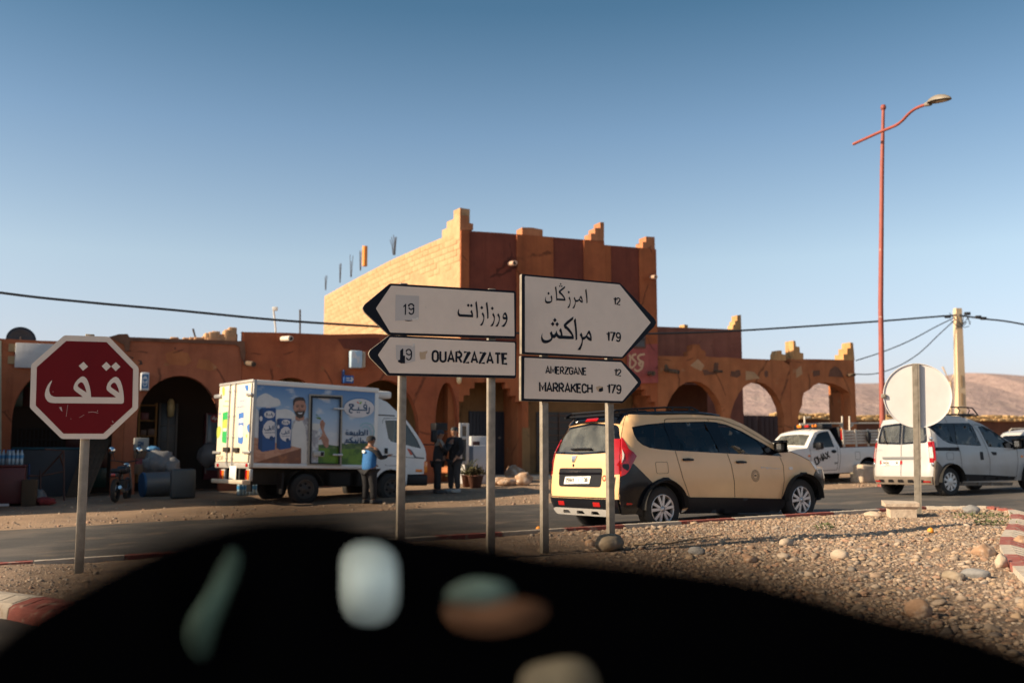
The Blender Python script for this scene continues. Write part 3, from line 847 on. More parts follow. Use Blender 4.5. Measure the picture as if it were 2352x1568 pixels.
C_ = [[(278, 728), (240, 810), (220, 910), (228, 990), (255, 1060), (310, 1100), (380, 1112), (450, 1102), (540, 1060), (610, 1000), (635, 950), (640, 915), (680, 930), (715, 920), (745, 890), (772, 855), (810, 900), (850, 930), (910, 950), (1000, 945), (1200, 960), (1400, 958), (1405, 890), (1395, 820), (1330, 690), (1230, 560), (1130, 463), (1375, 255), (1395, 145), (1340, 175), (1180, 290), (1045, 425), (1042, 490), (1065, 550), (1095, 592), (1115, 582), (1230, 700), (1330, 830), (1325, 850), (1005, 832), (990, 730), (965, 630), (938, 553), (870, 645), (915, 720), (932, 800), (920, 828), (880, 825), (830, 780), (795, 710), (775, 640), (750, 720), (710, 780), (675, 797), (645, 780), (620, 720), (603, 668), (535, 740), (570, 830), (588, 930), (510, 980), (410, 1000), (340, 985), (290, 940), (262, 870), (262, 800)],
  dia(720, 272, 65, 85), dia(643, 410, 65, 85), dia(803, 420, 65, 85),
  [(1472, 200), (1403, 278), (1440, 520), (1460, 760), (1470, 1008), (1530, 968), (1525, 700), (1500, 430)],
  [(1675, 715), (1620, 808), (1670, 900), (1695, 980), (1690, 1060), (1640, 1190), (1537, 1350), (1640, 1355), (1680, 1270), (1720, 1150), (1738, 995), (1790, 970), (1860, 912), (1900, 965), (1960, 1010), (2020, 1030), (2045, 1022), (2055, 980), (2050, 880), (2025, 760), (1985, 660), (1960, 648), (1930, 660), (1890, 740), (1850, 820), (1800, 865), (1730, 878), (1710, 790)]]
decal(FR, [zz(zb, p) for p in B_], [zz(zb, [(1740, 760), (1712, 800), (1705, 820), (1740, 860), (1790, 885), (1780, 830)])], YT, "lettering", M_navy, top)
decal(FR, [zz(zc, p) for p in C_], [zz(zc, [(1940, 760), (1905, 810), (1897, 840), (1950, 890), (2000, 912), (1995, 860), (1970, 800)])], YT, "lettering", M_navy, top)
decal(FR, text_polys(FR, YT, "12", z6(1053, 442), z6(1130, 448), z6(1055, 360), .155, .2), [], YT, "distance", M_navy, top, local=True)
decal(FR, text_polys(FR, YT, "179", z6(980, 824), z6(1137, 831), z6(982, 720), .155, .2), [], YT, "distance", M_navy, top, local=True)
decal(FR, text_polys(FR, YT, "AMERZGANE", z6(343, 1163), z6(776, 1178), z6(347, 1079), .172, .17), [], YT, "lettering", M_navy, bot, local=True)
decal(FR, text_polys(FR, YT, "MARRAKECH", z6(278, 1353), z6(840, 1368), z6(280, 1247), .18, .17), [], YT, "lettering", M_navy, bot, local=True)
decal(FR, text_polys(FR, YT, "12", z6(1060, 1184), z6(1137, 1190), z6(1062, 1106), .155, .2), [], YT, "distance", M_navy, bot, local=True)
decal(FR, text_polys(FR, YT, "179", z6(985, 1369), z6(1141, 1375), z6(987, 1267), .155, .2), [], YT, "distance", M_navy, bot, local=True)
decal(FR, [zz(z6, [(870, 1300), (905, 1288), (945, 1295), (948, 1340), (920, 1352), (895, 1345), (880, 1325)])], [], YT + .0005, "sticker", M_tan, bot)
decal(FR, [zz(z6, [(905, 1318), (945, 1300), (948, 1338), (925, 1350), (900, 1345)])], [], YT, "sticker", M_navy, bot)
# ---- stop sign
FS = Frame((-4.40, 10.15, 0), R(19))
ts_ = thing("stop_sign", "red octagonal stop sign with white Arabic lettering on one post", "stop sign", M=FS.M)
OCT = zz(z1, [(590, 552), (1000, 565), (1273, 848), (1268, 1225), (970, 1505), (565, 1503), (273, 1218), (285, 822)])
INN = zz(z1, [(608, 605), (978, 615), (1222, 863), (1215, 1212), (948, 1455), (583, 1455), (328, 1197), (338, 845)])
pn = MB().plate(rounded(FS.hits(OCT, -.05), .02, 3), -.05, -.02, mi=0, mi_side=0).build("sign_panel", M_white, ts_)
MB().plate(FS.hits(INN, -.052), -.052, -.0505).build("red_field", M_sred, pn)
zd = zoomer(150, 1420, 6.357)
QF = [(370, 650), (355, 645), (320, 680), (260, 760), (210, 870), (187, 970), (187, 1040), (210, 1110), (260, 1175), (320, 1205), (420, 1218), (2140, 1232), (2175, 1222), (2195, 1190), (2195, 1080), (2180, 920), (2150, 780), (2110, 660), (2060, 585), (2010, 555), (1975, 550), (1925, 570), (1850, 630), (1785, 715), (1755, 800), (1755, 860), (1775, 900), (1850, 960), (1950, 1030), (1995, 1072), (1362, 1066), (1350, 930), (1320, 780), (1280, 660), (1240, 590), (1190, 550), (1150, 540), (1100, 555), (1020, 620), (950, 710), (918, 790), (915, 850), (935, 890), (1000, 945), (1100, 1015), (1148, 1060), (470, 1060), (400, 1048), (345, 1020), (310, 970), (295, 900), (298, 850), (320, 770), (350, 700)]
decal(FS, [zz(zd, QF), zz(zd, [(1168, 168), (1046, 272), (1156, 396), (1283, 290)]), zz(zd, [(1750, 170), (1632, 278), (1746, 400), (1866, 290)]), zz(zd, [(1990, 178), (1873, 285), (1988, 406), (2108, 294)])],
  [zz(zd, [(1115, 686), (1080, 695), (1035, 735), (1020, 775), (1035, 805), (1100, 855), (1243, 948), (1225, 860), (1190, 770), (1155, 705)]), zz(zd, [(1950, 695), (1915, 705), (1870, 750), (1856, 790), (1875, 820), (1950, 870), (2078, 957), (2060, 870), (2020, 770), (1985, 710)])], -.0545, "lettering", M_white, pn)
M_scr = mat("scratch", (.55, .36, .30), .6)
zs = zoomer(0, 1550, 3.1365)
decal(FS, [zz(zs, p) for p in ([(740, 245), (770, 240), (782, 300), (760, 280)], ribbon([(850, 210), (830, 360)], 4), ribbon([(1105, 310), (1160, 303), (1215, 312), (1232, 318)], 6), ribbon([(995, 374), (1055, 340)], 4), [(1405, 410), (1425, 430), (1415, 440)], [(660, 40), (668, 55), (662, 58)], [(885, 385), (895, 388), (888, 398)], [(1215, 290), (1228, 282), (1224, 300)], ribbon([(1390, 465), (1410, 480)], 7))], [], -.0535, "scratch_marks", M_scr, pn)
x = FS.hit((188, 1150), -.018)[0]
post(ts_, x, FS.hit((185, 1310), 0)[1] - .25, FS.hit((196, 767), 0)[1], .085, .07)
# ---- back of the round sign
M_alu = mat("sign_back_aluminium", (.60, .57, .55), .55, .0, var=.05, vs=5, col3=(.5, .42, .36), c3s=14, c3t=(.72, .76))
pr_ = isl_at(2112, 1181)
FD = Frame(pr_, R(-16))
td = thing("round_sign", "back of a round road sign on a grey channel post beside the concrete footing", "road sign", M=FD.M)
cx, cz = FD.hit((2107, 908), .05)
rad = (FD.hit((2107, 834), .05)[1] - FD.hit((2107, 982), .05)[1]) / 2
b = MB(); b.lathe([(0.001, .05), (rad - .012, .05), (rad - .010, .032), (rad, .032), (rad, .062), (0.001, .062)], 56, 'Y', (cx, 0, cz), 0, sm=False)
b.build("sign_disc", M_alu, td)
ztop = FD.hit((2100, 835), 0)[1]
xt = FD.hit((2104, 850), 0)[0]; xb = FD.hit((2108, 1150), 0)[0]
def chan(b, xa, xc, z0, z1):
 for dx0, dx1, y0, y1 in ((-.05, -.022, -.008, .03), (.022, .05, -.008, .03), (-.022, .022, -.012, .0)):
  b.add([(xa + dx0, y0, z0), (xa + dx1, y0, z0), (xa + dx1, y1, z0), (xa + dx0, y1, z0), (xc + dx0, y0, z1), (xc + dx1, y0, z1), (xc + dx1, y1, z1), (xc + dx0, y1, z1)], [(0, 1, 5, 4), (1, 2, 6, 5), (2, 3, 7, 6), (3, 0, 4, 7), (4, 5, 6, 7)])
b = MB(); chan(b, xb + (xb - xt) * .1, xt, -.2, ztop)
for zq in (cz + rad * .95, cz - rad * .75): b.cyl((xt + (xb - xt) * .15, -.018, zq), (xt + (xb - xt) * .15, -.01, zq), .009, .009, 6)
b.build("post", M_galv, td)
b = MB(); b.bbox(cx - rad - .03, cx - rad + .045, .012, .046, cz - .035, cz + .03, .008); b.box(cx - rad - .005, cx - rad + .03, .004, .013, cz - .012, cz + .012)
b.build("clamp", M_galv, td)
# concrete footing beside the post
M_conc = mat("old_concrete", (.50, .40, .30), .95, var=.15, vs=5, bump=.6, bs=18, col2=(.40, .31, .23), c2s=6)
pf = isl_at(2072, 1186)
b = MB()
top_ = [(-.27, -.2), (.21, -.2), (.24, .16), (-.25, .18)]; bo = [(-.2, -.17), (.17, -.17), (.2, .14), (-.19, .15)]
L0 = [(x, y, -.1) for x, y in bo]; L1 = [(x, y, .12) for x, y in bo]; L2 = [(x, y, .155) for x, y in top_]; L3 = [(x, y, .2 + .012 * k) for k, (x, y) in enumerate(top_)]
for A, B in ((L0, L1), (L1, L2), (L2, L3)): b.add(A + B, [(k, (k + 1) % 4, 4 + (k + 1) % 4, 4 + k) for k in range(4)])
b.add(L3, [(0, 1, 2, 3)])
o = b.build("concrete_block", M_conc, None, pf, (0, 0, R(-8)))
tag(o, "broken cast concrete footing at the foot of the round sign post", "concrete block")
# ================================================================== BUILDINGS
def plaster(name, c, c2, c3=None, **k):
 return mat(name, c, .95, var=.16, vs=1.6, bump=.5, bs=9, col2=c2, c2s=.55, c2t=(.46, .62), col3=c3 or tuple(v * .6 for v in c), c3s=2.3, c3t=(.63, .72), bdist=.03, streak=.45, **k)
M_or = plaster("orange_plaster", (.38, .112, .038), (.31, .085, .030))
M_pk = plaster("pink_plaster", (.36, .115, .055), (.30, .092, .042), (.30, .135, .05))
M_pk2 = plaster("dusty_pink_plaster", (.36, .125, .075), (.31, .10, .062))
M_dr = plaster("dark_red_plaster", (.185, .046, .026), (.15, .037, .022), (.20, .055, .03))
M_och = plaster("ochre_plaster", (.42, .150, .056), (.35, .115, .042), (.40, .21, .10))
M_mag = plaster("magenta_paint", (.38, .095, .08), (.33, .08, .07), (.40, .12, .09))
M_beige = plaster("beige_plaster", (.25, .145, .06), (.20, .115, .05))
M_brown = plaster("brown_mud_plaster", (.13, .050, .026), (.10, .04, .022))
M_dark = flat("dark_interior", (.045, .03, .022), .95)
M_cmu = mat("concrete_block", (.47, .265, .135), .95, var=.16, vs=2.5, bump=.8, bs=14, col2=(.37, .21, .10), c2s=1.1, island=.0)
M_cmu2 = mat("concrete_block_pale", (.50, .295, .155), .95, var=.16, vs=2.5, bump=.8, bs=14, col2=(.40, .24, .12), c2s=1.4)
M_cmup = mat("rough_render", (.47, .27, .14), .95, var=.2, vs=1.5, bump=1.0, bs=5, col2=(.47, .29, .15), c2s=1.0, bdist=.05)
M_rebar = flat("rebar", (.06, .05, .05), .8)
M_pipe = flat("pvc_pipe", (.50, .33, .24), .6)
M_wood = mat("weathered_wood", (.10, .065, .04), .9, var=.25, vs=12)
M_stain = mat("exposed_adobe", (.16, .075, .045), .98, var=.3, vs=3, bump=.8, bs=8)
M_graff = flat("cream_paint", (.62, .40, .24), .9)
M_straw = mat("straw_rubble", (.52, .34, .15), .95, var=.3, vs=3, bump=1.0, bs=8, col2=(.33, .2, .09), c2s=3, c2t=(.45, .6))
FA = R(23.5)
FB = Frame((-1.75, 33.0, 0), FA)                 # street facade plane, x along the street, origin at the tower corner
zt3 = zoomer(1200, 750, 2.297); zt4 = zoomer(2000, 750, 2.297)
zr = zoomer(2600, 1200, 2.297); zr2 = zoomer(2450, 1250, 2.352)
def base_z(x, y=0.0):
 p = FB.w(x, y, 0); return gz(p.x, p.y)
def root(name, label, cat, x, group=None):
 """an empty on the ground line of the facade plane; children keep facade coordinates minus its offset"""
 p = FB.w(x, 0, 0)
 return thing(name, label, cat, M=Matrix.Translation((0, 0, base_z(x))) @ FB.M @ Matrix.Translation((x, 0, 0)), group=group)
class Sub:
 """builder of parts of a building given in facade coordinates"""
 def __init__(self, e, x):
  self.e = e; self.x = x; self.z = base_z(x)
 def fn(self, x, y, z): return (x - self.x, y, z - self.z)
 def put(self, b, name, m, parent=None, **k):
  b.v = [self.fn(*p) if parent is None else (p[0] - self.x, p[1], p[2] - self.z) for p in b.v]
  return b.build(name, m, parent or self.e, **k)
def H(pts, y=0.0): return FB.hits(pts, y)
# ------------------------------------------------------------------ two storey striped house (tower)
XR = FB.hit((1507, 700), 0)[0]
tw = root("striped_house", "two storey house striped orange and dark red with stepped merlons and raw block side wall", "house", 0)
S = Sub(tw, 0)
zb0 = base_z(0) - .4
def tz(p): return FB.hit(p, 0)[1]
# front wall with two stepped portals
ptl = lambda z: z
z5b = zoomer(1600, 1450, 2.614)
p1 = H(zz(z5b, [(612, 1300), (612, 405), (665, 405), (665, 340), (728, 340), (728, 268), (778, 268), (778, 205), (1100, 205), (1100, 268), (1155, 268), (1155, 345), (1212, 345), (1212, 410), (1275, 410), (1275, 1300)]))
p1 = [(x, z if z > base_z(x) + .3 else zb0 + .1) for x, z in p1]
z6b = zoomer(2050, 1050, 2.613)
xl2 = FB.hit(z5b(1342, 700))[0]
st2 = H(zz(z6b, [(1270, 1255), (1340, 1255), (1340, 1325), (1390, 1325), (1390, 1390), (1443, 1390), (1443, 1455), (1492, 1455)]))
xr2 = st2[-1][0]
mid = (xl2 + xr2) / 2
# the left half of the second portal mirrors the steps that show on its right
hw = xr2 - mid
rights = [(x - mid, z) for x, z in st2 if x > mid + .2]
p2 = [(xl2, zb0 + .1), (xl2, rights[-1][1])]
for (dx, z) in rights[::-1][1:]: p2.append((mid - dx, z))
p2 += [(mid + dx, z) for dx, z in rights] + [(xr2, zb0 + .1)]
top_pts = H(zz(zt4, [(-385, 393), (0, 416), (480, 455), (765, 478), (957, 492)])) + H(zz(zt4, [(960, 527), (1275, 552), (1424, 566)]))
wall = [(0, zb0)] + [(0, tz(zt3(1462, 393)))] + top_pts[1:] + [(XR, top_pts[-1][1]), (XR, zb0)]
b = MB(); b.plate(wall, 0, .3, [p1, p2])
fw = S.put(b, "front_wall", M_or)
# recessed dark red panels are set between proud orange pilasters
zlow = FB.hit((1250, 800))[1]
def strip(xa, xb, m, nm, dy=.07, z0=None):
 za_ = np.interp(xa, [p[0] for p in wall[1:-1]], [p[1] for p in wall[1:-1]]) - .02
 zb_ = np.interp(xb, [p[0] for p in wall[1:-1]], [p[1] for p in wall[1:-1]]) - .02
 b = MB(); q0 = zlow if z0 is None else z0
 b.plate([(xa, q0), (xa, za_), (xb, zb_), (xb, q0)], -dy, -.002)
 return S.put(b, nm, m)
xs_ = [FB.hit(zt4(q, 700))[0] for q in (-383, -298, -155 + 1, 152, 483, 765, 965, 1015, 1275, 1428)]
X_ = lambda q: FB.hit(zt4(q, 700))[0]
strip(X_(-290), X_(148), M_dr, "wall_panel", .015)
strip(X_(483), X_(765), M_dr, "wall_panel", .015)
strip(X_(1015), X_(1275), M_dr, "wall_panel", .015)
for a, c in ((X_(-345) if False else 0.0, X_(-290)), (X_(148), X_(483)), (X_(765), X_(962)), (X_(1275), XR)):
 strip(a + .004, c, M_or, "pilaster", .07)
strip(X_(962) + .004, X_(1015), M_or, "pilaster", .04)
# magenta painted patch with graffiti
pp = H([(1438, 793), (1512, 790), (1512, 879), (1438, 882)])
pp = [(min(x, XR - .01), z) for x, z in pp]
S.put(MB().plate(pp, -.075, -.0715), "painted_patch", M_mag)
zg = zoomer(2440, 1130, 3.336)
gr = [ribbon(smooth(H(zz(zg, p), -.078), 3, False), .075) for p in ([(255, 960), (272, 1000), (265, 1100), (290, 1135), (330, 1100), (345, 1060), (300, 1010), (305, 970), (350, 955)], [(465, 955), (400, 965), (372, 1000), (400, 1040), (440, 1060), (430, 1110), (400, 1105), (385, 1075), (420, 1070)], [(440, 1075), (425, 1140), (365, 1180), (325, 1150)])]
v, t = union2d(gr); b = MB(); b.add([(x, -.078, z) for x, z in v], t); S.put(b, "graffiti", M_graff)
# small window beside the sign
wn = H(zz(zg, [(300, 700), (462, 700), (462, 882), (300, 882)]))
M_glassd = flat("window_dark_glass", (.05, .03, .025), .15)
b = MB(); b.plate([(x, z) for x, z in wn], -.085, -.0715); wo_ = S.put(b, "window", flat("window_brown_frame", (.14, .055, .03), .7))
xa, xb_ = wn[0][0] + .06, wn[1][0] - .06; zA, zB = wn[2][1] + .06, wn[0][1] - .06
S.put(MB().box(xa, xb_, -.09, -.086, zA, zB), "pane", M_glassd, wo_)
# side wall of raw blocks (runs back to the left)
SWL = 12.6; SWA = R(121.5) - FA                    # direction in facade coordinates
sdir = Vector((math.cos(SWA), math.sin(SWA)))
zt_c = tz(zt3(1462, 393))
ring_z0 = zb0
b = MB()
b.add([(0, 0, zb0), (sdir.x * SWL, sdir.y * SWL, zb0), (sdir.x * SWL, sdir.y * SWL, zt_c - .55), (sdir.x * SWL * .72, sdir.y * SWL * .72, zt_c - .3), (sdir.x * SWL * .45, sdir.y * SWL * .45, zt_c - .1), (sdir.x * SWL * .2, sdir.y * SWL * .2, zt_c - .02), (0, 0, zt_c)], [(0, 1, 2, 3, 4, 5, 6)])
S.put(b, "side_wall", M_cmup)
# back and far walls, roof slab
b = MB(); q1 = (sdir.x * SWL, sdir.y * SWL); q2 = (XR, 12.0)
b.add([(XR, .3, zb0), (XR, 12.0, zb0), (XR, 12.0, zt_c - 1.2), (XR, .3, wall[-2][1])], [(0, 1, 2, 3)])
b.add([(XR, 12.0, zb0), (q1[0], q1[1], zb0), (q1[0], q1[1], zt_c - 1.2), (XR, 12.0, zt_c - 1.2)], [(0, 1, 2, 3)])
S.put(b, "back_walls", M_cmup)
b = MB(); b.add([(.01, .05, zt_c - 1.3), (XR, .3, zt_c - 1.3), (XR, 12, zt_c - 1.3), (q1[0], q1[1], zt_c - 1.3)], [(0, 1, 2, 3)]); S.put(b, "roof", M_conc)
# individual blocks proud of the side wall
nrm = Vector((-sdir.y, sdir.x)) * 1.0              # outward = away from the house (to the left)
if nrm.x > 0: nrm = -nrm
BH = .205; BL = .43
rnd = random.Random(3)
bmeshes = []
for k in range(6):
 b = MB(); d_ = .008 + .010 * rnd.random()
 b.bbox(0, BL - .012, -d_, .0, 0, BH - .012, .006)
 bmeshes.append(b.mesh("block", M_cmu if k % 2 else M_cmu2))
sang = math.atan2(sdir.y, sdir.x)
nb = 0
def topz(u):
 f = u / SWL
 return float(np.interp(f, [0, .2, .45, .72, 1], [zt_c, zt_c - .02, zt_c - .1, zt_c - .3, zt_c - .55]))
for row in range(19):
 nrow = int(SWL / BL)
 for c in range(nrow + 1):
  u = c * BL + (.5 * BL if row % 2 else 0) + .01
  if u + BL > SWL: continue
  z = topz(u + BL / 2) - (row + 1) * BH
  if row > 3 and not (u > 5.2 + rnd.uniform(-.6, .6) or (row < 6 and rnd.random() < .5)): continue
  if row > 9 and rnd.random() < .45: continue
  if nb >= 298: break
  # plates face outward (-y of the block = nrm side)
  o = bpy.data.objects.new("block", rnd.choice(bmeshes)); COL.objects.link(o)
  o.parent = tw
  ln = sdir if True else 0
  # local x along sdir; need local -y = nrm
  yv = -nrm
  M3 = Matrix(((sdir.x, yv.x, 0, 0), (sdir.y, yv.y, 0, 0), (0, 0, 1, 0), (0, 0, 0, 1)))
  o.matrix_local = Matrix.Translation((sdir.x * u - S.x, sdir.y * u, z - S.z)) @ M3
  nb += 1
# stepped merlons: parts of the parapet
def merlon(fr_pts, dep, m, nm="merlon", y0=0.0, sub=None):
 b = MB(); b.plate(fr_pts, y0, y0 + dep); return (sub or S).put(b, nm, m)
M_mer = plaster("merlon_plaster", (.46, .19, .085), (.40, .15, .065))
mp = H(zz(zt3, [(1462, 393), (1455, 185), (1481, 185), (1481, 255), (1546, 262), (1546, 325), (1590, 333), (1590, 390)]))
mp = [(max(0, x), z) for x, z in mp]
merlon(mp, .42, M_mer, y0=-.01)
# same corner, steps that run back along the side wall
b = MB()
zA = mp[1][1]; zB0 = mp[0][1]
for u0, u1, hh in ((0, .45, zA), (.45, .95, zB0 + (zA - zB0) * .62), (.95, 1.3, zB0 + (zA - zB0) * .33)):
 P_ = [sdir * u0, sdir * u1]; 
 yv = -nrm * .38
 vs_ = [(P_[0].x, P_[0].y), (P_[1].x, P_[1].y), (P_[1].x + yv.x, P_[1].y + yv.y), (P_[0].x + yv.x, P_[0].y + yv.y)]
 b.add([(x - .012, y, zB0 - .3) for x, y in vs_] + [(x - .012, y, hh) for x, y in vs_], [(0, 1, 5, 4), (1, 2, 6, 5), (2, 3, 7, 6), (3, 0, 4, 7), (4, 5, 6, 7)])
S.put(b, "merlon", M_cmu2)
merlon(H(zz(zt4, [(205, 440), (205, 366), (300, 368), (345, 378), (393, 386), (393, 455)])), .5, M_mer)
merlon(H(zz(zt4, [(835, 492), (835, 422), (873, 422), (873, 372), (922, 372), (922, 318), (956, 320), (956, 500)])), .5, M_mer)
mq = H(zz(zt4, [(1312, 560), (1312, 500), (1342, 500), (1342, 450), (1421, 454), (1424, 566)])); merlon([(min(x, XR), z) for x, z in mq], .5, M_mer)
# roof spouts
def spout(sub, px0, px1, r, m, y1=-.5, nm="rain_spout", y0=.05):
 a = FB.hit(px0, 0); c = FB.hit(px1, y1)
 b = MB(); b.cyl((a[0], y0, a[1]), (c[0], y1, c[1]), r, r, 12, True, 0)
 b.cyl((c[0], y1 - .002, c[1]), (c[0], y1 - .004, c[1]), r * .75, r * .75, 10, True, 1)
 return sub.put(b, nm, [m, M_dark])
spout(S, zt3(1930, 700), zt3(1975, 692), .085, M_pipe, -.9)
spout(S, zt4(1385, 823), zt4(1432, 820), .07, M_pipe, -.6)
spout(S, zr2(345, 572), zr2(385, 570), .085, M_wood, -.7)
# rebar bundles standing on the block wall
b_specs = [((235, 860), [(-6, -40), (4, -55), (14, -48)]), ((368, 790), [(-6, -85), (2, -95), (10, -90)]), ((470, 735), [(-12, -120), (0, -60), (14, -110)]), ((555, 675), [(-8, -95), (0, -90), (14, -100)]), ((870, 525), [(-12, -90), (0, -68), (8, -70), (16, -72), (-45, -45), (-30, -70)])]
for (bx, by), tips in b_specs:
 # find distance along the side wall for this pixel column
 r = ray(*zt3(bx, by)); A0 = FB.w(0, 0, 0); A1 = FB.w(sdir.x, sdir.y, 0)
 dd = A1 - A0
 # solve CAM + k r = A0 + u dd (xy)
 det = r.x * -dd.y + dd.x * r.y
 rx, ry = A0.x - CAM.x, A0.y - CAM.y
 k = (rx * -dd.y + dd.x * ry) / det; u = (r.x * ry - r.y * rx) / det
 base = CAM + r * k
 sc_ = k * r.length / F_PX * 1.0
 b = MB()
 for dx, dy in tips:
  x0 = base + Vector((dx * .3 * sc_ / 4, 0, -.4)); tip = base + Vector((dx * sc_ / 4.0, 0, -dy * sc_ / 4.0))
  b.tube([x0, base + Vector((dx * .6 * sc_ / 4, 0, 0)), tip], .012, 5)
 Mi = (Matrix.Translation((0, 0, S.z)) @ FB.M).inverted()
 b.v = [tuple(Mi @ Vector(p)) for p in b.v]
 b.build("rebar_bundle", M_rebar, tw)
r = ray(*zt3(595, 655)); 
A0 = FB.w(0, 0, 0); A1 = FB.w(sdir.x, sdir.y, 0); dd = A1 - A0; det = r.x * -dd.y + dd.x * r.y; rx, ry = A0.x, A0.y
k = (rx * -dd.y + dd.x * ry) / det; pb_ = CAM + r * k
Mi = (Matrix.Translation((0, 0, S.z)) @ FB.M).inverted(); pl_ = Mi @ pb_
b = MB(); b.cyl((pl_.x, pl_.y, pl_.z - .3), (pl_.x, pl_.y, pl_.z + .52), .11, .11, 12); b.build("vent_pipe", flat("orange_pipe", (.75, .25, .03), .5), tw)
# portal recesses: porch back walls, doors, inner side walls
PY = 1.6
xa0, xa1 = p1[0][0], p1[-1][0]
zt_ = FB.hit((1150, 830))[1]
b = MB(); b.box(xa0 - 1.6, xr2 + .3, PY, PY + .15, zb0, zt_)
S.put(b, "porch_wall", M_beige)
b = MB()
b.box(xa1, xl2, .3, PY, zb0, zt_); b.box(xa0 - .28, xa0 - .002, .3, PY, zb0, zt_); b.box(xr2, xr2 + .2, .3, PY, zb0, zt_); b.box(xa0 - 1.6, xr2 + .2, .3, PY, zt_ - .12, zt_)
S.put(b, "porch_piers", M_och)
M_door = mat("blue_black_metal", (.020, .024, .036), .5, var=.15, vs=3)
d0 = FB.hit(z5b(712, 1185), PY); d1 = FB.hit(z5b(1207, 515), PY)
dr = MB(); dr.box(d0[0], d1[0], PY - .05, PY - .004, d0[1] - .1, d1[1]); dor = S.put(dr, "metal_door", M_door)
nr = 14; w_ = (d1[0] - d0[0]) / nr
b = MB()
for k in range(nr): b.box(d0[0] + k * w_ + .02, d0[0] + (k + 1) * w_ - .03, PY - .075, PY - .051, d0[1] - .05, d1[1] - .06)
o = S.put(b, "door_ribs", M_door, dor); o['kind'] = 'stuff'
dh = FB.hit(z5b(1030, 785), PY); S.put(MB().cyl((dh[0], PY - .12, dh[1]), (dh[0], PY - .07, dh[1]), .045, .045, 10), "handle", M_galv, dor)
# dark grilled shop window right of the pier
w0 = FB.hit(z5b(1425, 1140), PY); w1 = FB.hit((1520, 946), PY); zt2 = FB.hit(z5b(1425, 515), PY)[1]
wx1 = min(w1[0], xr2 + .1)
gw = S.put(MB().box(w0[0], wx1, PY - .04, PY - .004, w0[1], zt2), "shop_window", flat("window_black", (.02, .016, .014), .3))
b = MB()
for k in range(9):
 z = w0[1] + (zt2 - w0[1]) * (k + .5) / 9; b.box(w0[0] + .03, wx1 - .03, PY - .075, PY - .045, z - .02, z + .02)
for k in range(7):
 x = w0[0] + (wx1 - w0[0]) * (k + .5) / 7; b.box(x - .015, x + .015, PY - .09, PY - .076, w0[1] + .03, zt2 - .03)
o = S.put(b, "window_grille", flat("grille_brown", (.12, .07, .045), .7), gw); o['kind'] = 'stuff'
# ochre lower cladding of the pier between the portals
zq = FB.hit(z5b(1300, 680))[1]
b = MB(); b.box(xa1 + .003, xl2 + .04, -.03, -.003, zb0, zq); S.put(b, "pier_base", M_beige)
# door step
b = MB(); b.bbox(xa0 - .1, xr2 + .3, -.5, PY, zb0, base_z(3) + .13, .03); S.put(b, "doorstep", M_conc)
# ------------------------------------------------------------------ arcaded shops on the left
def arch_loop(pl, pr, crown, zfloor, n=18, bulge=1.0):
 """opening: vertical jambs up to the spring line, then an arch through the crown (facade coordinates)"""
 xl, zl = pl; xr, zr_ = pr; xc, zc = crown
 out = [(xl, zfloor), (xl, zl)]
 for i in range(1, n):
  a = math.pi * (1 - i / n)
  cx_ = (xl + xr) / 2; hx = (xr - xl) / 2
  zs = zl + (zr_ - zl) * (i / n)
  out.append((cx_ + hx * math.cos(a), zs + (zc - zs) * math.sin(a) ** bulge))
 out += [(xr, zr_), (xr, zfloor)]
 return out
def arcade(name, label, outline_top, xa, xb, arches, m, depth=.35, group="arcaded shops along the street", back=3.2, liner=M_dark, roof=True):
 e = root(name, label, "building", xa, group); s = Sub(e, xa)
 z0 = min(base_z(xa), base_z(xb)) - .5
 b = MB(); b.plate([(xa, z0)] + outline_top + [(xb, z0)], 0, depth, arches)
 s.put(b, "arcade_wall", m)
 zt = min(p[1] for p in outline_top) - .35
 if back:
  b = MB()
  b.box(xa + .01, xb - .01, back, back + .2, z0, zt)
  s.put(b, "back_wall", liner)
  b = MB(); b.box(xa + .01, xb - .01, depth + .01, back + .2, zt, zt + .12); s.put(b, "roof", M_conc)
 return e, s, zt
ztop1 = lambda x, y: z1(x, y)
zl1 = zoomer(0, 1100, 2.297)
M_sh1 = plaster("faded_orange_plaster", (.36, .112, .048), (.29, .088, .038))
M_sh3 = plaster("red_orange_plaster", (.37, .105, .042), (.30, .08, .033), (.30, .12, .045))
# shop 1 (behind the stop sign)
xA = FB.hit((-330, 900))[0]; xB = FB.hit((288, 900))[0]
tA = H([(-330, 752)] + zz(zl1, [(0, 582), (170, 592), (380, 602), (520, 606), (800, 610), (1000, 568), (1090, 542), (1170, 541), (1180, 570)]))
a1 = arch_loop(FB.hit((26, 960)), FB.hit((258, 985)), FB.hit((142, 838)), base_z(xA) - .45)
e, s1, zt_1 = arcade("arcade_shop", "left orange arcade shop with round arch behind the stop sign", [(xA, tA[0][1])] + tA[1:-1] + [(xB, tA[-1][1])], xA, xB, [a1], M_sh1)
# grey green strip of the neighbour at the frame edge
b = MB(); q = H([(-60, 780), (3, 782), (3, 1150), (-60, 1150)]); b.plate(q, -.03, -.003); s1.put(b, "painted_strip", flat("pale_green_paint", (.42, .42, .30), .9, var=.15))
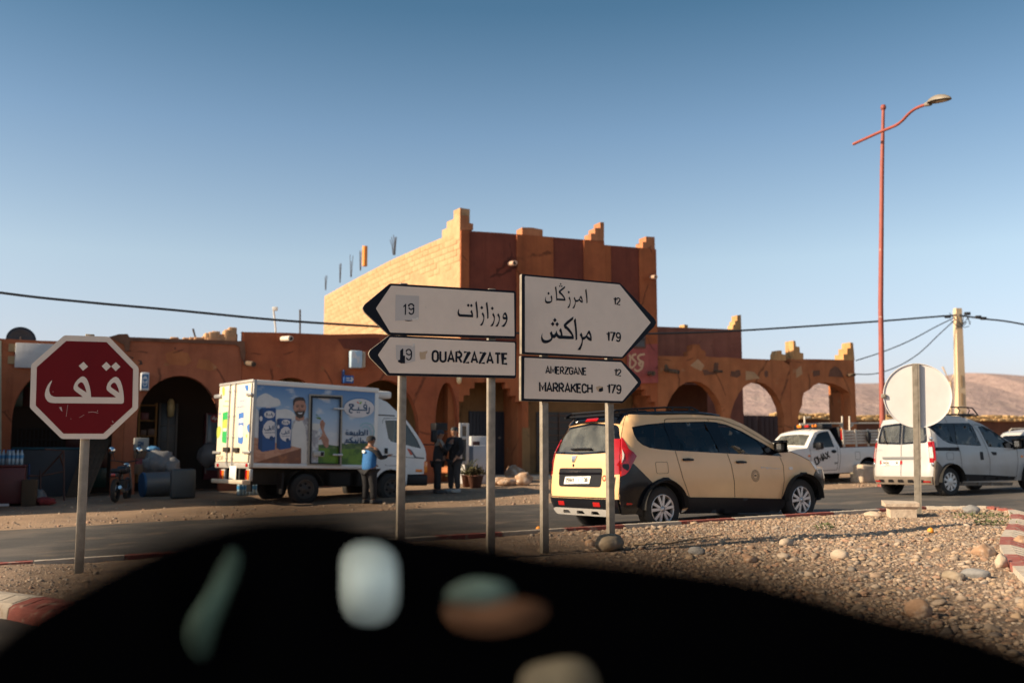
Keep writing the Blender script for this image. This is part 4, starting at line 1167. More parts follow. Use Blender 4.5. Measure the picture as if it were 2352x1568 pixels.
# name board and satellite dish
nb_ = H(zz(zl1, [(132, 628), (505, 642), (420, 800), (275, 830), (275, 852), (132, 848)]), -.08)
e_b = FB.w(nb_[0][0], -.08, nb_[0][1])
def facade_thing(name, label, cat, x, y, z, group=None):
 e = thing(name, label, cat, M=FB.M @ Matrix.Translation((x, y, z)), group=group); return e
def local(b, x, y, z):
 b.v = [(p[0] - x, p[1] - y, p[2] - z) for p in b.v]; return b
x0_, z0_ = FB.hit(zl1(132, 848), -.08); x1_, z1_ = FB.hit(zl1(640, 640), -.08)
e = facade_thing("sign_board", "blank faded white board fixed above the left arch", "sign board", x0_, -.08, z0_)
local(MB().bbox(x0_, x1_, -.09, -.04, z0_, z1_, .01), x0_, -.08, z0_).build("board", mat("faded_board", (.46, .46, .46), .6, var=.1, vs=2, col2=(.30, .30, .31), c2s=1.5, c2t=(.5, .7)), e)
for q in ((x0_ - .08, z0_ + .1), (x0_ - .08, z1_ - .25)): local(MB().box(q[0] - .1, q[0] + .08, -.05, -.004, q[1], q[1] + .22), x0_, -.08, z0_).build("bracket", flat("bracket_ochre", (.3, .2, .1), .8), e)
dx_, dz_ = FB.hit((49, 783), 1.2)
rd = (FB.hit((85, 783), 1.2)[0] - FB.hit((14, 783), 1.2)[0]) / 2
e = facade_thing("satellite_dish", "dark grey satellite dish on the roof of the left shop", "satellite dish", dx_, 1.2, dz_ - .25)
pf_ = [(.001, .16), (rd * .4, .13), (rd * .75, .07), (rd, 0), (rd * 1.0, .012), (rd * .75, .085), (rd * .4, .145), (.001, .175)]
b = MB(); b.lathe([(r_, h_) for r_, h_ in pf_], 40, 'Y', (0, 0, .30)); o = b.build("dish", flat("dish_grey", (.035, .038, .045), .6), e); o.rotation_euler = (R(-14), 0, R(10))
MB().tube([(0, .3, -.2), (0, .25, .05), (0, .15, .3)], .03, 8).build("mast", M_rebar, e)
MB().tube([(0, -.02, -.1), (0, -.35, .12), (0, -.5, .32)], .018, 6).build("feed_arm", M_rebar, e)
# shop 2 with the open arch
xC = FB.hit((553, 900))[0]
tB = H(zz(zl1, [(1185, 568), (1500, 580), (1750, 590), (1900, 594), (2050, 600), (2245, 606)]))
a2 = arch_loop(FB.hit((315, 960)), FB.hit((506, 985)), FB.hit((412, 862)), base_z(xB) - .45)
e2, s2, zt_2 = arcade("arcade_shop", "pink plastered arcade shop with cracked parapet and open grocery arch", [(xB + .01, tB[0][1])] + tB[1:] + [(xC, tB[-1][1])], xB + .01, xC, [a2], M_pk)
# crumbling brown parapet course and stains
def patch(sub, pts, m, nm, y=-.006, th=.004):
 b = MB(); b.plate(H(pts, y), y - th, y + .004); return sub.put(b, nm, m)
patch(s2, zz(zl1, [(1000, 570), (1090, 543), (1172, 541), (1190, 572), (1500, 582), (1900, 598), (2245, 608), (2255, 720), (2245, 790), (2330, 812), (2325, 832), (2250, 820), (2215, 760), (2200, 660), (2160, 640), (1900, 628), (1500, 614), (1195, 606), (1188, 690), (1150, 705), (1140, 640)]), M_stain, "bare_mud_course", -.02, .03)
for k, pts in enumerate(([(1180, 740), (1230, 760), (1215, 770)], [(1262, 780), (1300, 786), (1310, 820), (1270, 826), (1290, 800)], [(1600, 665), (1618, 668), (1610, 684)], [(1770, 596), (1785, 600), (1780, 626), (1765, 620)], [(1340, 710), (1352, 716), (1345, 722)])):
 patch(s2, zz(zl1, pts), M_dark, "plaster_hole")
patch(s2, zz(zl1, [(1520, 720), (1600, 690), (1730, 720), (1760, 790), (1700, 830), (1560, 820), (1530, 780)]), M_och, "faded_patch", -.004, .002)
patch(s2, zz(zl1, [(1830, 770), (1920, 780), (2000, 850), (1930, 880), (1800, 850)]), M_och, "faded_patch", -.004, .002)
spout(s2, zl1(2260, 805), zl1(2330, 818), .08, M_wood, -.7)
# shop 3 up to the striped house, with a corner turret-like patch
xD = -.002
ftop = H(zz(zoomer(0, 1100, 2.297), [(2205, 515)]) + [(555, 762), (660, 764), (760, 768), (860, 766), (950, 772), (1050, 776)])
a3 = arch_loop(FB.hit((590, 960)), FB.hit((744, 985)), FB.hit((664, 866)), base_z(xC) - .45)
a4 = arch_loop(FB.hit((802, 965)), FB.hit((962, 990)), FB.hit((884, 872)), base_z(xC) - .45)
a5 = arch_loop(FB.hit((1000, 975)), FB.hit((1052, 975)), FB.hit((1030, 878)), base_z(xC) - .45)
e3, s3, zt_3 = arcade("arcade_shop", "red orange arcade with three arches between the pink shop and the striped house", [(xC + .01, ftop[0][1])] + ftop[1:-1] + [(xD, ftop[-1][1])], xC + .01, xD, [a3, a4, a5], M_sh3, back=3.0, liner=M_beige)
q = FB.hit(zl1(2190, 515)); 
rb = random.Random(5); b = MB()
for k in range(26):
 x = q[0] - .1 - abs(rb.gauss(0, .55)); hgt = .05 + .42 * max(0, 1 - (q[0] - x) / 1.5) * rb.random()
 b.bbox(x - .12, x + .12, .05 + .25 * rb.random(), .4 + .3 * rb.random(), tB[-1][1] - .2, tB[-1][1] + hgt, .03)
o = s2.put(b, "rubble_cap", M_cmup); o['kind'] = 'stuff'
sp = spout(s3, (648, 778), (668, 777), .085, mat("white_pipe", (.62, .52, .42), .6), -.8)
# dark flue of soot in the middle of shop 3
patch(s3, [(775, 778), (870, 775), (880, 800), (830, 806), (790, 800)], M_dr, "dark_stain", -.004, .002)
# mullioned lamp and rods on the roof
for (bx, by, tx, ty, nm, lb) in ((633, 757, 628, 708, "antenna_mast", "white leaning aerial mast on the arcade roof"), (689, 760, 689, 711, "antenna_mast", "thin dark rod standing on the arcade roof"), (449, 776, 443, 755, "antenna_mast", "short grey rod on the pink shop parapet")):
 A = at(bx, by, 33 if bx > 500 else 30.5); B = at(tx, ty, 33 if bx > 500 else 30.5)
 b = MB(); b.tube([A + Vector((0, 0, -.5)), A, B], .03, 6)
 if bx == 633: b.bbox(B.x - .03, B.x + .14, B.y - .03, B.y + .03, B.z - .08, B.z + .05, .01)
 o = b.build("antenna_mast", flat("mast_white", (.5, .48, .45), .6) if bx == 633 else M_rebar); tag(o, lb, "antenna", "rods on the arcade roofs")
# pale corbel lamp at the pier beside the sign
lp_ = FB.hit(z5b(617, 172), -.15)
e = facade_thing("wall_lamp", "small pale wall lamp on the pier under the left sign boards", "lamp", lp_[0], -.15, lp_[1])
b = MB(); b.lathe([(.001, -.16), (.06, -.14), (.085, -.05), (.09, .06), (.05, .1), (.001, .1)], 14); b.build("lamp_shade", flat("cream_shade", (.75, .58, .33), .5), e)
MB().tube([(0, .0, .1), (0, .0, .14), (0, .145, .14)], .02, 6).build("bracket", M_rebar, e)
# ------------------------------------------------------------------ ruined arcade on the right
xE = XR + .012; xF = FB.hit(zr(1290, 700))[0]; xG = FB.hit(zr(1882, 700))[0]
def arch_px(fn, pts, xa, xb): return H(zz(fn, pts))
zf = base_z(xE) - .45
tR = H(zz(zr, [(85, 512), (200, 516), (330, 515), (520, 516), (620, 528), (690, 524), (850, 536), (1000, 541), (1100, 545), (1220, 556), (1285, 600)]))
o1 = H(zz(zr, [(145, 1000), (160, 960), (200, 875), (260, 800), (330, 755), (405, 744), (470, 756), (540, 800), (600, 870), (650, 960), (668, 1040)])); o1 = [(o1[0][0], zf)] + o1 + [(o1[-1][0], zf)]
o2 = H(zz(zr, [(738, 1060), (770, 950), (820, 850), (870, 790), (930, 758), (990, 752), (1060, 768), (1120, 815), (1170, 880), (1215, 980), (1235, 1080)])); o2 = [(o2[0][0], zf)] + o2 + [(o2[-1][0], zf)]
e4 = root("ruined_arcade", "crumbling ochre arcade with two open arches right of the striped house", "building", xE, "ruined arcades on the right"); s4 = Sub(e4, xE)
b = MB(); b.plate([(xE, zf)] + [(xE, tR[0][1])] + tR[1:-1] + [(xF, tR[-1][1]), (xF, zf)], 0, .4, [o1, o2]); s4.put(b, "arcade_wall", M_och)
# back wall behind arch 1 only, side pier, beam
xm = FB.hit(zr(690, 900))[0]
b = MB(); b.box(xE + .02, xm + 1.0, 2.6, 2.8, zf, tR[0][1] - .8); s4.put(b, "back_wall", M_brown)
b = MB(); b.box(xE + .02, xm + 1.4, .42, 2.6, tR[0][1] - .75, tR[0][1] - .6); s4.put(b, "roof", M_brown)
# right pier and taller end bay
e5 = root("ruined_arcade", "taller end bay with one broken arch and two stepped merlons", "building", xF + .01, "ruined arcades on the right"); s5 = Sub(e5, xF + .01)
t5 = H(zz(zr, [(1325, 540), (1500, 542), (1700, 546), (1884, 552)]))
o3 = H(zz(zr, [(1362, 1080), (1378, 1010), (1400, 960), (1402, 900), (1415, 850), (1470, 820), (1505, 782), (1560, 760), (1620, 757), (1690, 768), (1760, 800), (1830, 845), (1862, 900), (1880, 990), (1886, 1080)]))
o3 = [(min(x, xG - .25), z) for x, z in o3]; o3 = [(o3[0][0], zf)] + o3 + [(o3[-1][0], zf)]
b = MB(); b.plate([(xF + .01, zf), (xF + .01, t5[0][1])] + t5 + [(xG, t5[-1][1]), (xG, zf)], 0, .45, [o3]); s5.put(b, "arcade_wall", M_och)
b = MB(); b.box(xG - .35, xG, .45, 1.15, zf, t5[-1][1] - .02); s5.put(b, "end_wall", M_och)
b = MB(); b.box(xF + .01, xF + .4, .45, 1.15, zf + 3.9, t5[0][1] - .02); s5.put(b, "return_wall", M_och)
b = MB(); b.box(xF + .42, xG - .36, .46, 1.15, t5[0][1] - .45, t5[0][1] - .3); s5.put(b, "roof", M_brown)
M_mer2 = plaster("sand_plaster", (.56, .31, .13), (.47, .24, .09))
def mer(sub, pts, m=M_mer2, d=.5, y0=-.003):
 b = MB(); b.plate(H(zz(zr, pts)), y0, d); return sub.put(b, "merlon", m)
mer(s5, [(1322, 545), (1318, 372), (1335, 374), (1343, 425), (1374, 428), (1378, 482), (1410, 488), (1410, 545)])
m4 = mer(s5, [(1778, 550), (1778, 497), (1812, 495), (1812, 443), (1842, 441), (1842, 388), (1866, 392), (1880, 552)])
mer(s4, [(1165, 552), (1165, 500), (1180, 462), (1210, 462), (1212, 495), (1250, 500), (1250, 556)], M_mer2, .4)
mer(s4, [(350, 518), (358, 468), (385, 462), (390, 408), (455, 404), (470, 455), (505, 466), (515, 490), (505, 518)], M_och, .35)
# damage: holes, bare adobe, protruding beams
def hole(sub, pts, nm="adobe_scar", m=M_stain): return patch(sub, zz(zr, pts), m, nm, -.006, .004)
hole(s4, [(740, 700), (745, 650), (780, 655), (800, 640), (830, 645), (835, 690), (800, 712)])
hole(s4, [(1052, 660), (1065, 645), (1085, 655), (1085, 700), (1065, 712), (1052, 690)])
hole(s4, [(480, 640), (530, 640), (545, 660), (600, 655), (660, 650), (600, 680), (500, 690)])
hole(s4, [(590, 575), (630, 575), (625, 650), (580, 665)])
hole(s5, [(1497, 650), (1560, 642), (1562, 690), (1500, 702)])
hole(s5, [(1640, 700), (1655, 640), (1700, 605), (1730, 620), (1760, 660), (1780, 710)])
hole(s4, [(370, 600), (440, 540), (500, 600), (470, 650), (400, 620)], "faded_patch", M_cmup)
hole(s4, [(880, 650), (960, 660), (1010, 720), (880, 735)], "faded_patch", M_cmup)
hole(s5, [(1340, 640), (1390, 600), (1400, 680), (1345, 715)], "faded_patch", M_cmup)
for sub, a, c, r in ((s4, (140, 640), (262, 660), .075), (s4, (600, 650), (660, 655), .05), (s5, (1825, 690), (1880, 684), .06)):
 spout(sub, zr(*a), zr(*c), r, M_wood, -.6, "roof_beam")
b = MB(); q = H(zz(zr, [(145, 650), (135, 600), (148, 588), (165, 625)]), -.2); b.plate(q, -.25, -.18); s4.put(b, "roof_beam", M_wood)
# back building behind the ruined arcade
FBB = Frame(FB.w(0, 5.0, 0), FA)
xh0 = FBB.hit((1470, 800))[0]; xh1 = FBB.hit((1704, 800))[0]
bz = gz(*FBB.w(xh0, 0, 0)[:2])
e6 = thing("rear_house", "plain dusty pink house wall rising behind the ruined arcade", "house", M=Matrix.Translation((0, 0, 0)) @ FBB.M @ Matrix.Translation((xh0, 0, bz)))
tt = FBB.hits([(1470, 748), (1515, 750), (1600, 753), (1704, 757)])
b = MB(); b.plate([(xh0, bz - .4)] + [(xh0, tt[0][1])] + tt[1:-1] + [(xh1, tt[-1][1]), (xh1, bz - .4)], 0, .4)
b.box(xh1 - .3, xh1, .4, 5.0, bz - .4, tt[-1][1] - .05); b.box(xh0, xh1 - .3, 4.7, 5.0, bz - .4, tt[-1][1] - .05)
b.v = [(x - xh0, y, z - bz) for x, y, z in b.v]; b.build("wall", M_pk2, e6)
for pts in ([(1683, 758), (1684, 746), (1688, 745), (1688, 737), (1693, 736), (1693, 724), (1704, 723), (1704, 758)], [(1572, 754), (1572, 745), (1580, 746), (1580, 754)]):
 b = MB(); b.plate([(min(x, xh1), z) for x, z in FBB.hits(pts)], -.002, .4); b.v = [(x - xh0, y, z - bz) for x, y, z in b.v]; b.build("merlon", M_mer2, e6)
# long brown yard wall with rubble coping, and spiked gate
FW = Frame(FB.w(0, 15.0, 0), R(14))
x0_ = FW.hit((1640, 960))[0]; x1_ = FW.hit((2700, 960))[0]
wz = gz(*FW.w((x0_ + x1_) / 2, 0, 0)[:2])
e7 = thing("yard_wall", "long dark brown mud wall with sunlit straw coping behind the parked cars", "wall", M=FW.M @ Matrix.Translation((x0_, 0, wz)))
ts2 = FW.hits([(1640, 962), (1840, 962), (1960, 966), (2060, 966), (2352, 968), (2700, 970)])
b = MB(); b.plate([(x0_, wz - .6)] + ts2 + [(x1_, wz - .6)], 0, .5); b.v = [(x - x0_, y, z - wz) for x, y, z in b.v]; b.build("wall", M_brown, e7)
rb = random.Random(11); b = MB()
x = x0_ + 3.5
while x < x1_:
 z = np.interp(x, [p[0] for p in ts2], [p[1] for p in ts2])
 for q in range(2):
  w_ = rb.uniform(.18, .5); zz0 = z + (.0 if q == 0 else .17)
  b.bbox(x, x + w_, -.12 + rb.uniform(-.05, .05) + q * .25, .6 + q * .1, zz0 + rb.uniform(-.02, .02), zz0 + rb.uniform(.10, .2), .03)
 x += rb.uniform(.12, .3)
b.v = [(x - x0_, y, z - wz) for x, y, z in b.v]
o = b.build("straw_coping", M_straw, e7); o['kind'] = 'stuff'
# gate
FG = Frame(FB.w(0, 6.5, 0), FA)
g0 = FG.hit((1678, 953)); g1 = FG.hit((1800, 953))
gzz = gz(*FG.w(g0[0], 0, 0)[:2])
e8 = thing("yard_gate", "dark brown metal yard gate with a row of spikes seen through the open arch", "gate", M=FG.M @ Matrix.Translation((g0[0], 0, gzz)))
M_gate = mat("gate_brown", (.075, .028, .018), .7, var=.15)
W_ = g1[0] - g0[0]; Hh = g0[1] - gzz
for k in range(2):
 gp = MB().bbox(k * W_ / 2 + .02, (k + 1) * W_ / 2 - .02, -.03, .03, -.2, Hh, .01).build("gate_leaf", M_gate, e8)
 b = MB()
 for q in range(5): b.bbox(k * W_ / 2 + .1 + q * (W_ / 2 - .2) / 5, k * W_ / 2 + .05 + (q + 1) * (W_ / 2 - .2) / 5, -.045, -.0305, .1, Hh - .1, .01)
 o = b.build("pressed_panel", M_gate, gp); o['kind'] = 'stuff'
b = MB()
for k in range(26): b.cyl((k * W_ / 25.5 + .02, 0, Hh), (k * W_ / 25.5 + .02, 0, Hh + .13), .018, .003, 5)
o = b.build("spikes", M_gate, e8); o['kind'] = 'stuff'
# neighbour just left of the frame: it throws the shade that covers the shop fronts on the left
nh = [(-11.9, 22.0), (-16.4, 30.3), (-24.0, 27.0), (-19.5, 18.6)]
nz = gz(-14, 25) - .3
e9 = thing("corner_house", "low orange house just left of the view whose shadow falls on the shop fronts", "house", (nh[0][0], nh[0][1], nz))
b = MB(); q = [(x - nh[0][0], y - nh[0][1]) for x, y in nh]
b.add([(x, y, 0) for x, y in q] + [(x, y, 4.0) for x, y in q], [(0, 1, 5, 4), (1, 2, 6, 5), (2, 3, 7, 6), (3, 0, 4, 7), (4, 5, 6, 7)]); b.build("wall", M_or, e9)
b = MB(); b.add([(x * 1.004, y * 1.004, 4.003) for x, y in q] + [(x * 1.004, y * 1.004, 4.06) for x, y in q], [(0, 1, 5, 4), (1, 2, 6, 5), (2, 3, 7, 6), (3, 0, 4, 7), (4, 5, 6, 7)]); b.build("roof", M_conc, e9)
# ================================================================== VEHICLES
M_tyre = mat("tyre_rubber", (.022, .021, .020), .85, var=.2, vs=20, bump=.2, bs=90)
M_blackpl = mat("black_plastic", (.009, .009, .011), .5, var=.1, vs=10, spec=.25)
M_blackgl = mat("gloss_black", (.005, .006, .009), .14, var=0, spec=.35)
M_gap = flat("panel_gap", (.02, .015, .01), .9)
M_alloy = mat("alloy", (.50, .49, .48), .35, .6, var=.08)
M_chrome = mat("chrome", (.6, .6, .6), .15, .9, var=0)
M_redlens = mat("red_lens", (.34, .006, .006), .12, var=.05, coat=.6)
M_whitelens = mat("clear_lens", (.62, .56, .50), .12, var=.1, vs=20, coat=.6)
M_amber = mat("amber_lens", (.75, .20, .02), .15, var=.05, coat=.5)
M_seat = flat("seat_fabric", (.05, .05, .055), .9)
M_headl = flat("headrest_grey", (.16, .15, .14), .9)
G_side = glass_mat("tinted_glass", (.22, .25, .26))
G_rear = glass_mat("rear_glass", (.62, .68, .64), dust=.16)
M_plate = flat("number_plate", (.74, .72, .66), .5)
M_under = flat("underbody", (.012, .011, .010), .9)
M_skid = mat("silver_plastic", (.50, .48, .45), .45, .3, var=.05)
class Car:
 def __init__(self, name, label, cat, loc, ang, tilt, roll, w, xr, xf, rr, rf, zoom, plane, group=None, k=1.0):
  self.fr = Frame(loc, ang, tilt, roll, k)
  self.e = thing(name, label, cat, M=self.fr.M, group=group)
  self.wt = w; self.xrt = xr; self.xft = xf; self.rr = rr; self.rf = rf
  self.zm = zoom; self.plane = plane
  self.body = None
 def w(self, z): return float(np.interp(z, *zip(*self.wt)))
 def xr(self, z): return float(np.interp(z, *zip(*self.xrt)))
 def xf(self, z): return float(np.interp(z, *zip(*self.xft)))
 def ys(self, x, z):
  y = self.w(z); a = self.xr(z); f = self.xf(z)
  if x < a + self.rr:
   d = min(self.rr, a + self.rr - x); y -= self.rr - math.sqrt(max(0, self.rr ** 2 - d * d))
  if x > f - self.rf:
   d = min(self.rf, x - (f - self.rf)); y -= self.rf - math.sqrt(max(0, self.rf ** 2 - d * d))
  return y
 def xrear(self, y, z):
  a = self.xr(z); ww = self.w(z) - self.rr
  if abs(y) > ww:
   d = min(self.rr, abs(y) - ww); a += self.rr - math.sqrt(max(0, self.rr ** 2 - d * d))
  return a + .0 + .02 * (y / .8) ** 2
 def xfront(self, y, z):
  a = self.xf(z); ww = self.w(z) - self.rf
  if abs(y) > ww:
   d = min(self.rf, abs(y) - ww); a -= self.rf - math.sqrt(max(0, self.rf ** 2 - d * d))
  return a
 def split_r(self, z): return self.xr(z) + .293 * self.rr + .02 * ((self.w(z) - .293 * self.rr) / .8) ** 2
 def split_f(self, z): return self.xf(z) - .293 * self.rf
 # --- traced points
 def S(self, pts, zm=None): return [self.fr.hit((zm or self.zm)(*p), self.plane) for p in pts]
 def Rr(self, pts, x=.04, zm=None): return [self.fr.hitx((zm or self.zm)(*p), x) for p in pts]
 # --- patches; side = -1 right, +1 left
 def side(self, b, poly, off=0.0, holes=(), side=-1, step=.07, mi=0, thick=0.0):
  v, t, loops = tri_patch(poly, holes, step)
  g = lambda x, z, o: (x, side * (self.ys(x, z) + o), z)
  b.add([g(x, z, off) for x, z in v], t, mi, True)
  if thick:
   for lp in loops:
    n = len(lp)
    b.add([g(x, z, off) for x, z in lp] + [g(x, z, off - thick) for x, z in lp], [(i, (i + 1) % n, n + (i + 1) % n, n + i) for i in range(n)], mi)
  return b
 def rear(self, b, poly, off=0.0, holes=(), step=.07, mi=0, thick=0.0, fn=None):
  fn = fn or self.xrear
  sg = -1 if fn == self.xrear else 1
  v, t, loops = tri_patch(poly, holes, step)
  g = lambda y, z, o: (fn(y, z) + sg * o, y, z)
  b.add([g(y, z, off) for y, z in v], t, mi, True)
  if thick:
   for lp in loops:
    n = len(lp)
    b.add([g(y, z, off) for y, z in lp] + [g(y, z, off - thick) for y, z in lp], [(i, (i + 1) % n, n + (i + 1) % n, n + i) for i in range(n)], mi)
  return b
 def part(self, b, name, m, parent=None, **k):
  b.recalc = k.pop('recalc', True)
  return b.build(name, m, parent or self.e, **k)
 def sidepart(self, name, m, polys, off=.002, holes=(), both=True, thick=0.0, step=.08, parent=None, side=-1):
  b = MB()
  for p in polys: self.side(b, p, off, holes, side, step, 0, thick)
  o = self.part(b, name, m, parent)
  if both:
   b = MB()
   for p in polys: self.side(b, p, off, holes, -side, step, 0, thick)
   self.part(b, name, m, parent)
  return o
 def rearpart(self, name, m, polys, off=.002, holes=(), thick=0.0, step=.08, parent=None, fn=None):
  b = MB()
  for p in polys: self.rear(b, p, off, holes, step, 0, thick, fn)
  return self.part(b, name, m, parent)
 def rear_text(self, name, m, txt, pa, pb, ph, off, parent=None, x=.03, sw=.18, gap=.3):
  A, B, T = [Vector(self.fr.hitx(self.zm(*p), x)) for p in (pa, pb, ph)]
  h = (T - A).length; u = B - A; L_ = u.length; u.normalize(); n = Vector((-u.y, u.x)); n = n if n.y > 0 else -n
  polys = [[tuple(A + u * a + n * c) for a, c in p] for p in letters(txt, h, sw, gap, width=L_)]
  v, t = union2d(polys); b = MB(); b.recalc = False
  b.add([(self.xrear(y, z) - off, y, z) for y, z in v], t)
  return self.part(b, name, m, parent, recalc=False)
 def side_text(self, name, m, txt, pa, pb, ph, off, parent=None, side=-1, sw=.2, gap=.25, zm=None, both=False):
  A, B, T = [Vector(q) for q in self.S([pa, pb, ph], zm)]
  h = (T - A).length; u = B - A; L_ = u.length; u.normalize(); n = Vector((-u.y, u.x)); n = n if n.y > 0 else -n
  polys = [[tuple(A + u * a + n * c) for a, c in p] for p in letters(txt, h, sw, gap, width=L_)]
  v, t = union2d(polys); b = MB()
  b.add([(x, side * (self.ys(x, z) + off), z) for x, z in v], t)
  return self.part(b, name, m, parent, recalc=False)
 def side_flat(self, name, m, polys, off=.003, holes=(), parent=None, side=-1, stuff=False):
  v, t = union2d(polys, holes); b = MB(); b.recalc = False
  b.add([(x, side * (self.ys(x, z) + off), z) for x, z in v], t)
  o = self.part(b, name, m, parent, recalc=False)
  if stuff: o['kind'] = 'stuff'
  return o
 def shell(self, top, arches, zbot, m, whole=(), rear_holes=(), fr_holes=(), front_top=None, name="body"):
  """top: side top edge (x, z) from rear to front; arches: [(xc, zc, r)]"""
  b = MB()
  zr0, zr1 = zbot + .05, top[0][1]
  zf1 = top[-1][1]
  rearline = [(self.split_r(z), z) for z in np.linspace(zr0, zr1, 14)]
  frontline = [(self.split_f(z), z) for z in np.linspace(zf1, zbot + .05, 10)]
  bot = []
  for xc, zc, r in sorted(arches, reverse=True):
   k = math.acos(max(-1, min(1, (zbot - zc) / r))) if abs(zbot - zc) < r else math.pi
   a1 = math.asin((zbot - zc) / r)
   bot += [(xc + r * math.cos(a), zc + r * math.sin(a)) for a in np.linspace(a1, math.pi - a1, 18)]
  out = rearline + [p for p in top if p[0] > rearline[-1][0] + .02 and p[0] < frontline[0][0] - .02] + frontline + bot
  for sd in (-1, 1): self.side(b, out, 0, whole, sd, .07)
  # rear
  zs = list(np.linspace(zr0, zr1, 16))
  rp = [(-(self.w(z) - .293 * self.rr), z) for z in zs] + [((self.w(z) - .293 * self.rr), z) for z in zs[::-1]]
  self.rear(b, rp, 0, rear_holes, .07)
  zs = list(np.linspace(zbot + .05, zf1, 10))
  fp = [(-(self.w(z) - .293 * self.rf), z) for z in zs] + [((self.w(z) - .293 * self.rf), z) for z in zs[::-1]]
  self.rear(b, fp, 0, fr_holes, .08, fn=self.xfront)
  self.out = out
  self.zr1 = zr1; self.zf1 = zf1
  # top strip
  tt = [(self.split_r(zr1), zr1)] + [p for p in top if p[0] > rearline[-1][0] + .02 and p[0] < frontline[0][0] - .02] + [frontline[0]]
  tt = dens(tt, .12, False)
  N_ = 12; rows = []
  x0 = self.xrear(0, zr1); x1 = self.xfront(0, zf1)
  for (x, z) in tt:
   yy = self.ys(x, z); crown = .045 * min(1, yy / .6)
   row = []
   for j in range(N_ + 1):
    f = -1 + 2 * j / N_
    xx = x
    if x < tt[0][0] + .35:      # pull the middle back to meet the curved rear face
     q = max(0, 1 - (x - tt[0][0]) / .35); xx = x + (self.xrear(f * yy, zr1) - tt[0][0]) * q
    if x > tt[-1][0] - .6:
     q = max(0, 1 - (tt[-1][0] - x) / .6); xx = x + (self.xfront(f * yy, zf1) - tt[-1][0]) * q
    cc = crown * (1 if tt[0][0] + .3 < x < tt[-1][0] - .3 else min(1, max(0, min(x - tt[0][0], tt[-1][0] - x) / .3)))
    row.append((xx, f * yy, z + cc * (1 - f * f)))
   rows.append(row)
  self.rows = rows; self.tt = tt
  return b
 def top_faces(self, b, cond, mi=0, dz=0.0):
  n = len(self.rows[0]); k0 = []
  vs_ = [(p[0], p[1], p[2] + dz) for r in self.rows for p in r]
  fs = [(i * n + j, i * n + j + 1, (i + 1) * n + j + 1, (i + 1) * n + j) for i in range(len(self.rows) - 1) for j in range(n - 1) if cond(i, j, n - 1)]
  b.add(vs_, fs, mi, True)
 def wheel(self, x, y, z, r, wd, style, group_parent=None):
  s = -1 if y < 0 else 1
  e = MB(); hw = wd / 2; rr = r * .64
  e.lathe([(rr, -hw * .9), (r * .80, -hw), (r * .94, -hw * .95), (r, -hw * .7), (r, hw * .7), (r * .94, hw * .95), (r * .80, hw), (rr, hw * .9)], 32, 'Y')
  tyre = e.build("wheel", M_tyre, self.e, (x, y, z))
  b = MB(); yo = s * hw
  b.lathe([(rr * 1.01, yo * .92), (rr * .97, yo * .98), (rr * .92, yo * .82), (rr * .90, yo * .1)], 32, 'Y')
  if style == 'spoke':
   for k in range(5):
    for da in (-.17, .17):
     a = 2 * math.pi * k / 5 + da + .4
     a2 = 2 * math.pi * k / 5 + da * 1.5 + .4
     p0 = Vector((math.cos(a) * rr * .16, 0, math.sin(a) * rr * .16)); p1 = Vector((math.cos(a2) * rr * .94, 0, math.sin(a2) * rr * .94))
     d = (p1 - p0).normalized(); n = Vector((-d.z, 0, d.x)); w0, w1 = rr * .085, rr * .105
     y1, y0 = yo * .93, yo * .60
     q = [p0 + n * w0, p0 - n * w0, p1 - n * w1, p1 + n * w1]
     b.add([(v.x, y1, v.z) for v in q] + [(v.x, y0, v.z) for v in q], [(0, 1, 2, 3), (0, 1, 5, 4), (1, 2, 6, 5), (2, 3, 7, 6), (3, 0, 4, 7)])
   b.lathe([(.001, yo * .97), (rr * .2, yo * .95), (rr * .24, yo * .6)], 16, 'Y')
  elif style == 'cover':
   b.lathe([(.001, yo * .99), (rr * .3, yo * 1.0), (rr * .5, yo * .9)], 24, 'Y')
   for k in range(9):
    a = 2 * math.pi * k / 9
    c = Vector((math.cos(a), 0, math.sin(a))); n = Vector((-c.z, 0, c.x))
    q = [c * rr * .4 + n * rr * .13, c * rr * .4 - n * rr * .13, c * rr * .95 - n * rr * .17, c * rr * .95 + n * rr * .17]
    b.add([(v.x, yo * .97, v.z) for v in q] + [(v.x, yo * .7, v.z) for v in q], [(0, 1, 2, 3), (0, 1, 5, 4), (1, 2, 6, 5), (2, 3, 7, 6), (3, 0, 4, 7)])
  else:   # steel disc with round holes suggested by recessed dark cups
   b.lathe([(.001, yo * .75), (rr * .25, yo * .78), (rr * .32, yo * .5), (rr * .78, yo * .42), (rr * .9, yo * .7)], 28, 'Y')
   b.lathe([(.001, yo * 1.0), (rr * .2, yo * .98), (rr * .25, yo * .7)], 16, 'Y')
  b.build("rim", M_alloy if style != 'steel' else flat("steel_rim", (.075, .062, .052), .7), tyre)
  b = MB(); b.lathe([(.001, yo * .35), (rr * .92, yo * .35)], 24, 'Y'); b.build("brake_disc", M_under, tyre)
  if style == 'steel':
   b = MB()
   for k in range(6):
    a = 2 * math.pi * k / 6 + .3; c = (math.cos(a) * rr * .57, yo * .5, math.sin(a) * rr * .57)
    b.cyl((c[0], yo * .40, c[2]), (c[0], yo * .56, c[2]), rr * .15, rr * .13, 10)
   o = b.build("rim_holes", M_under, tyre); o['kind'] = 'stuff'
  return tyre
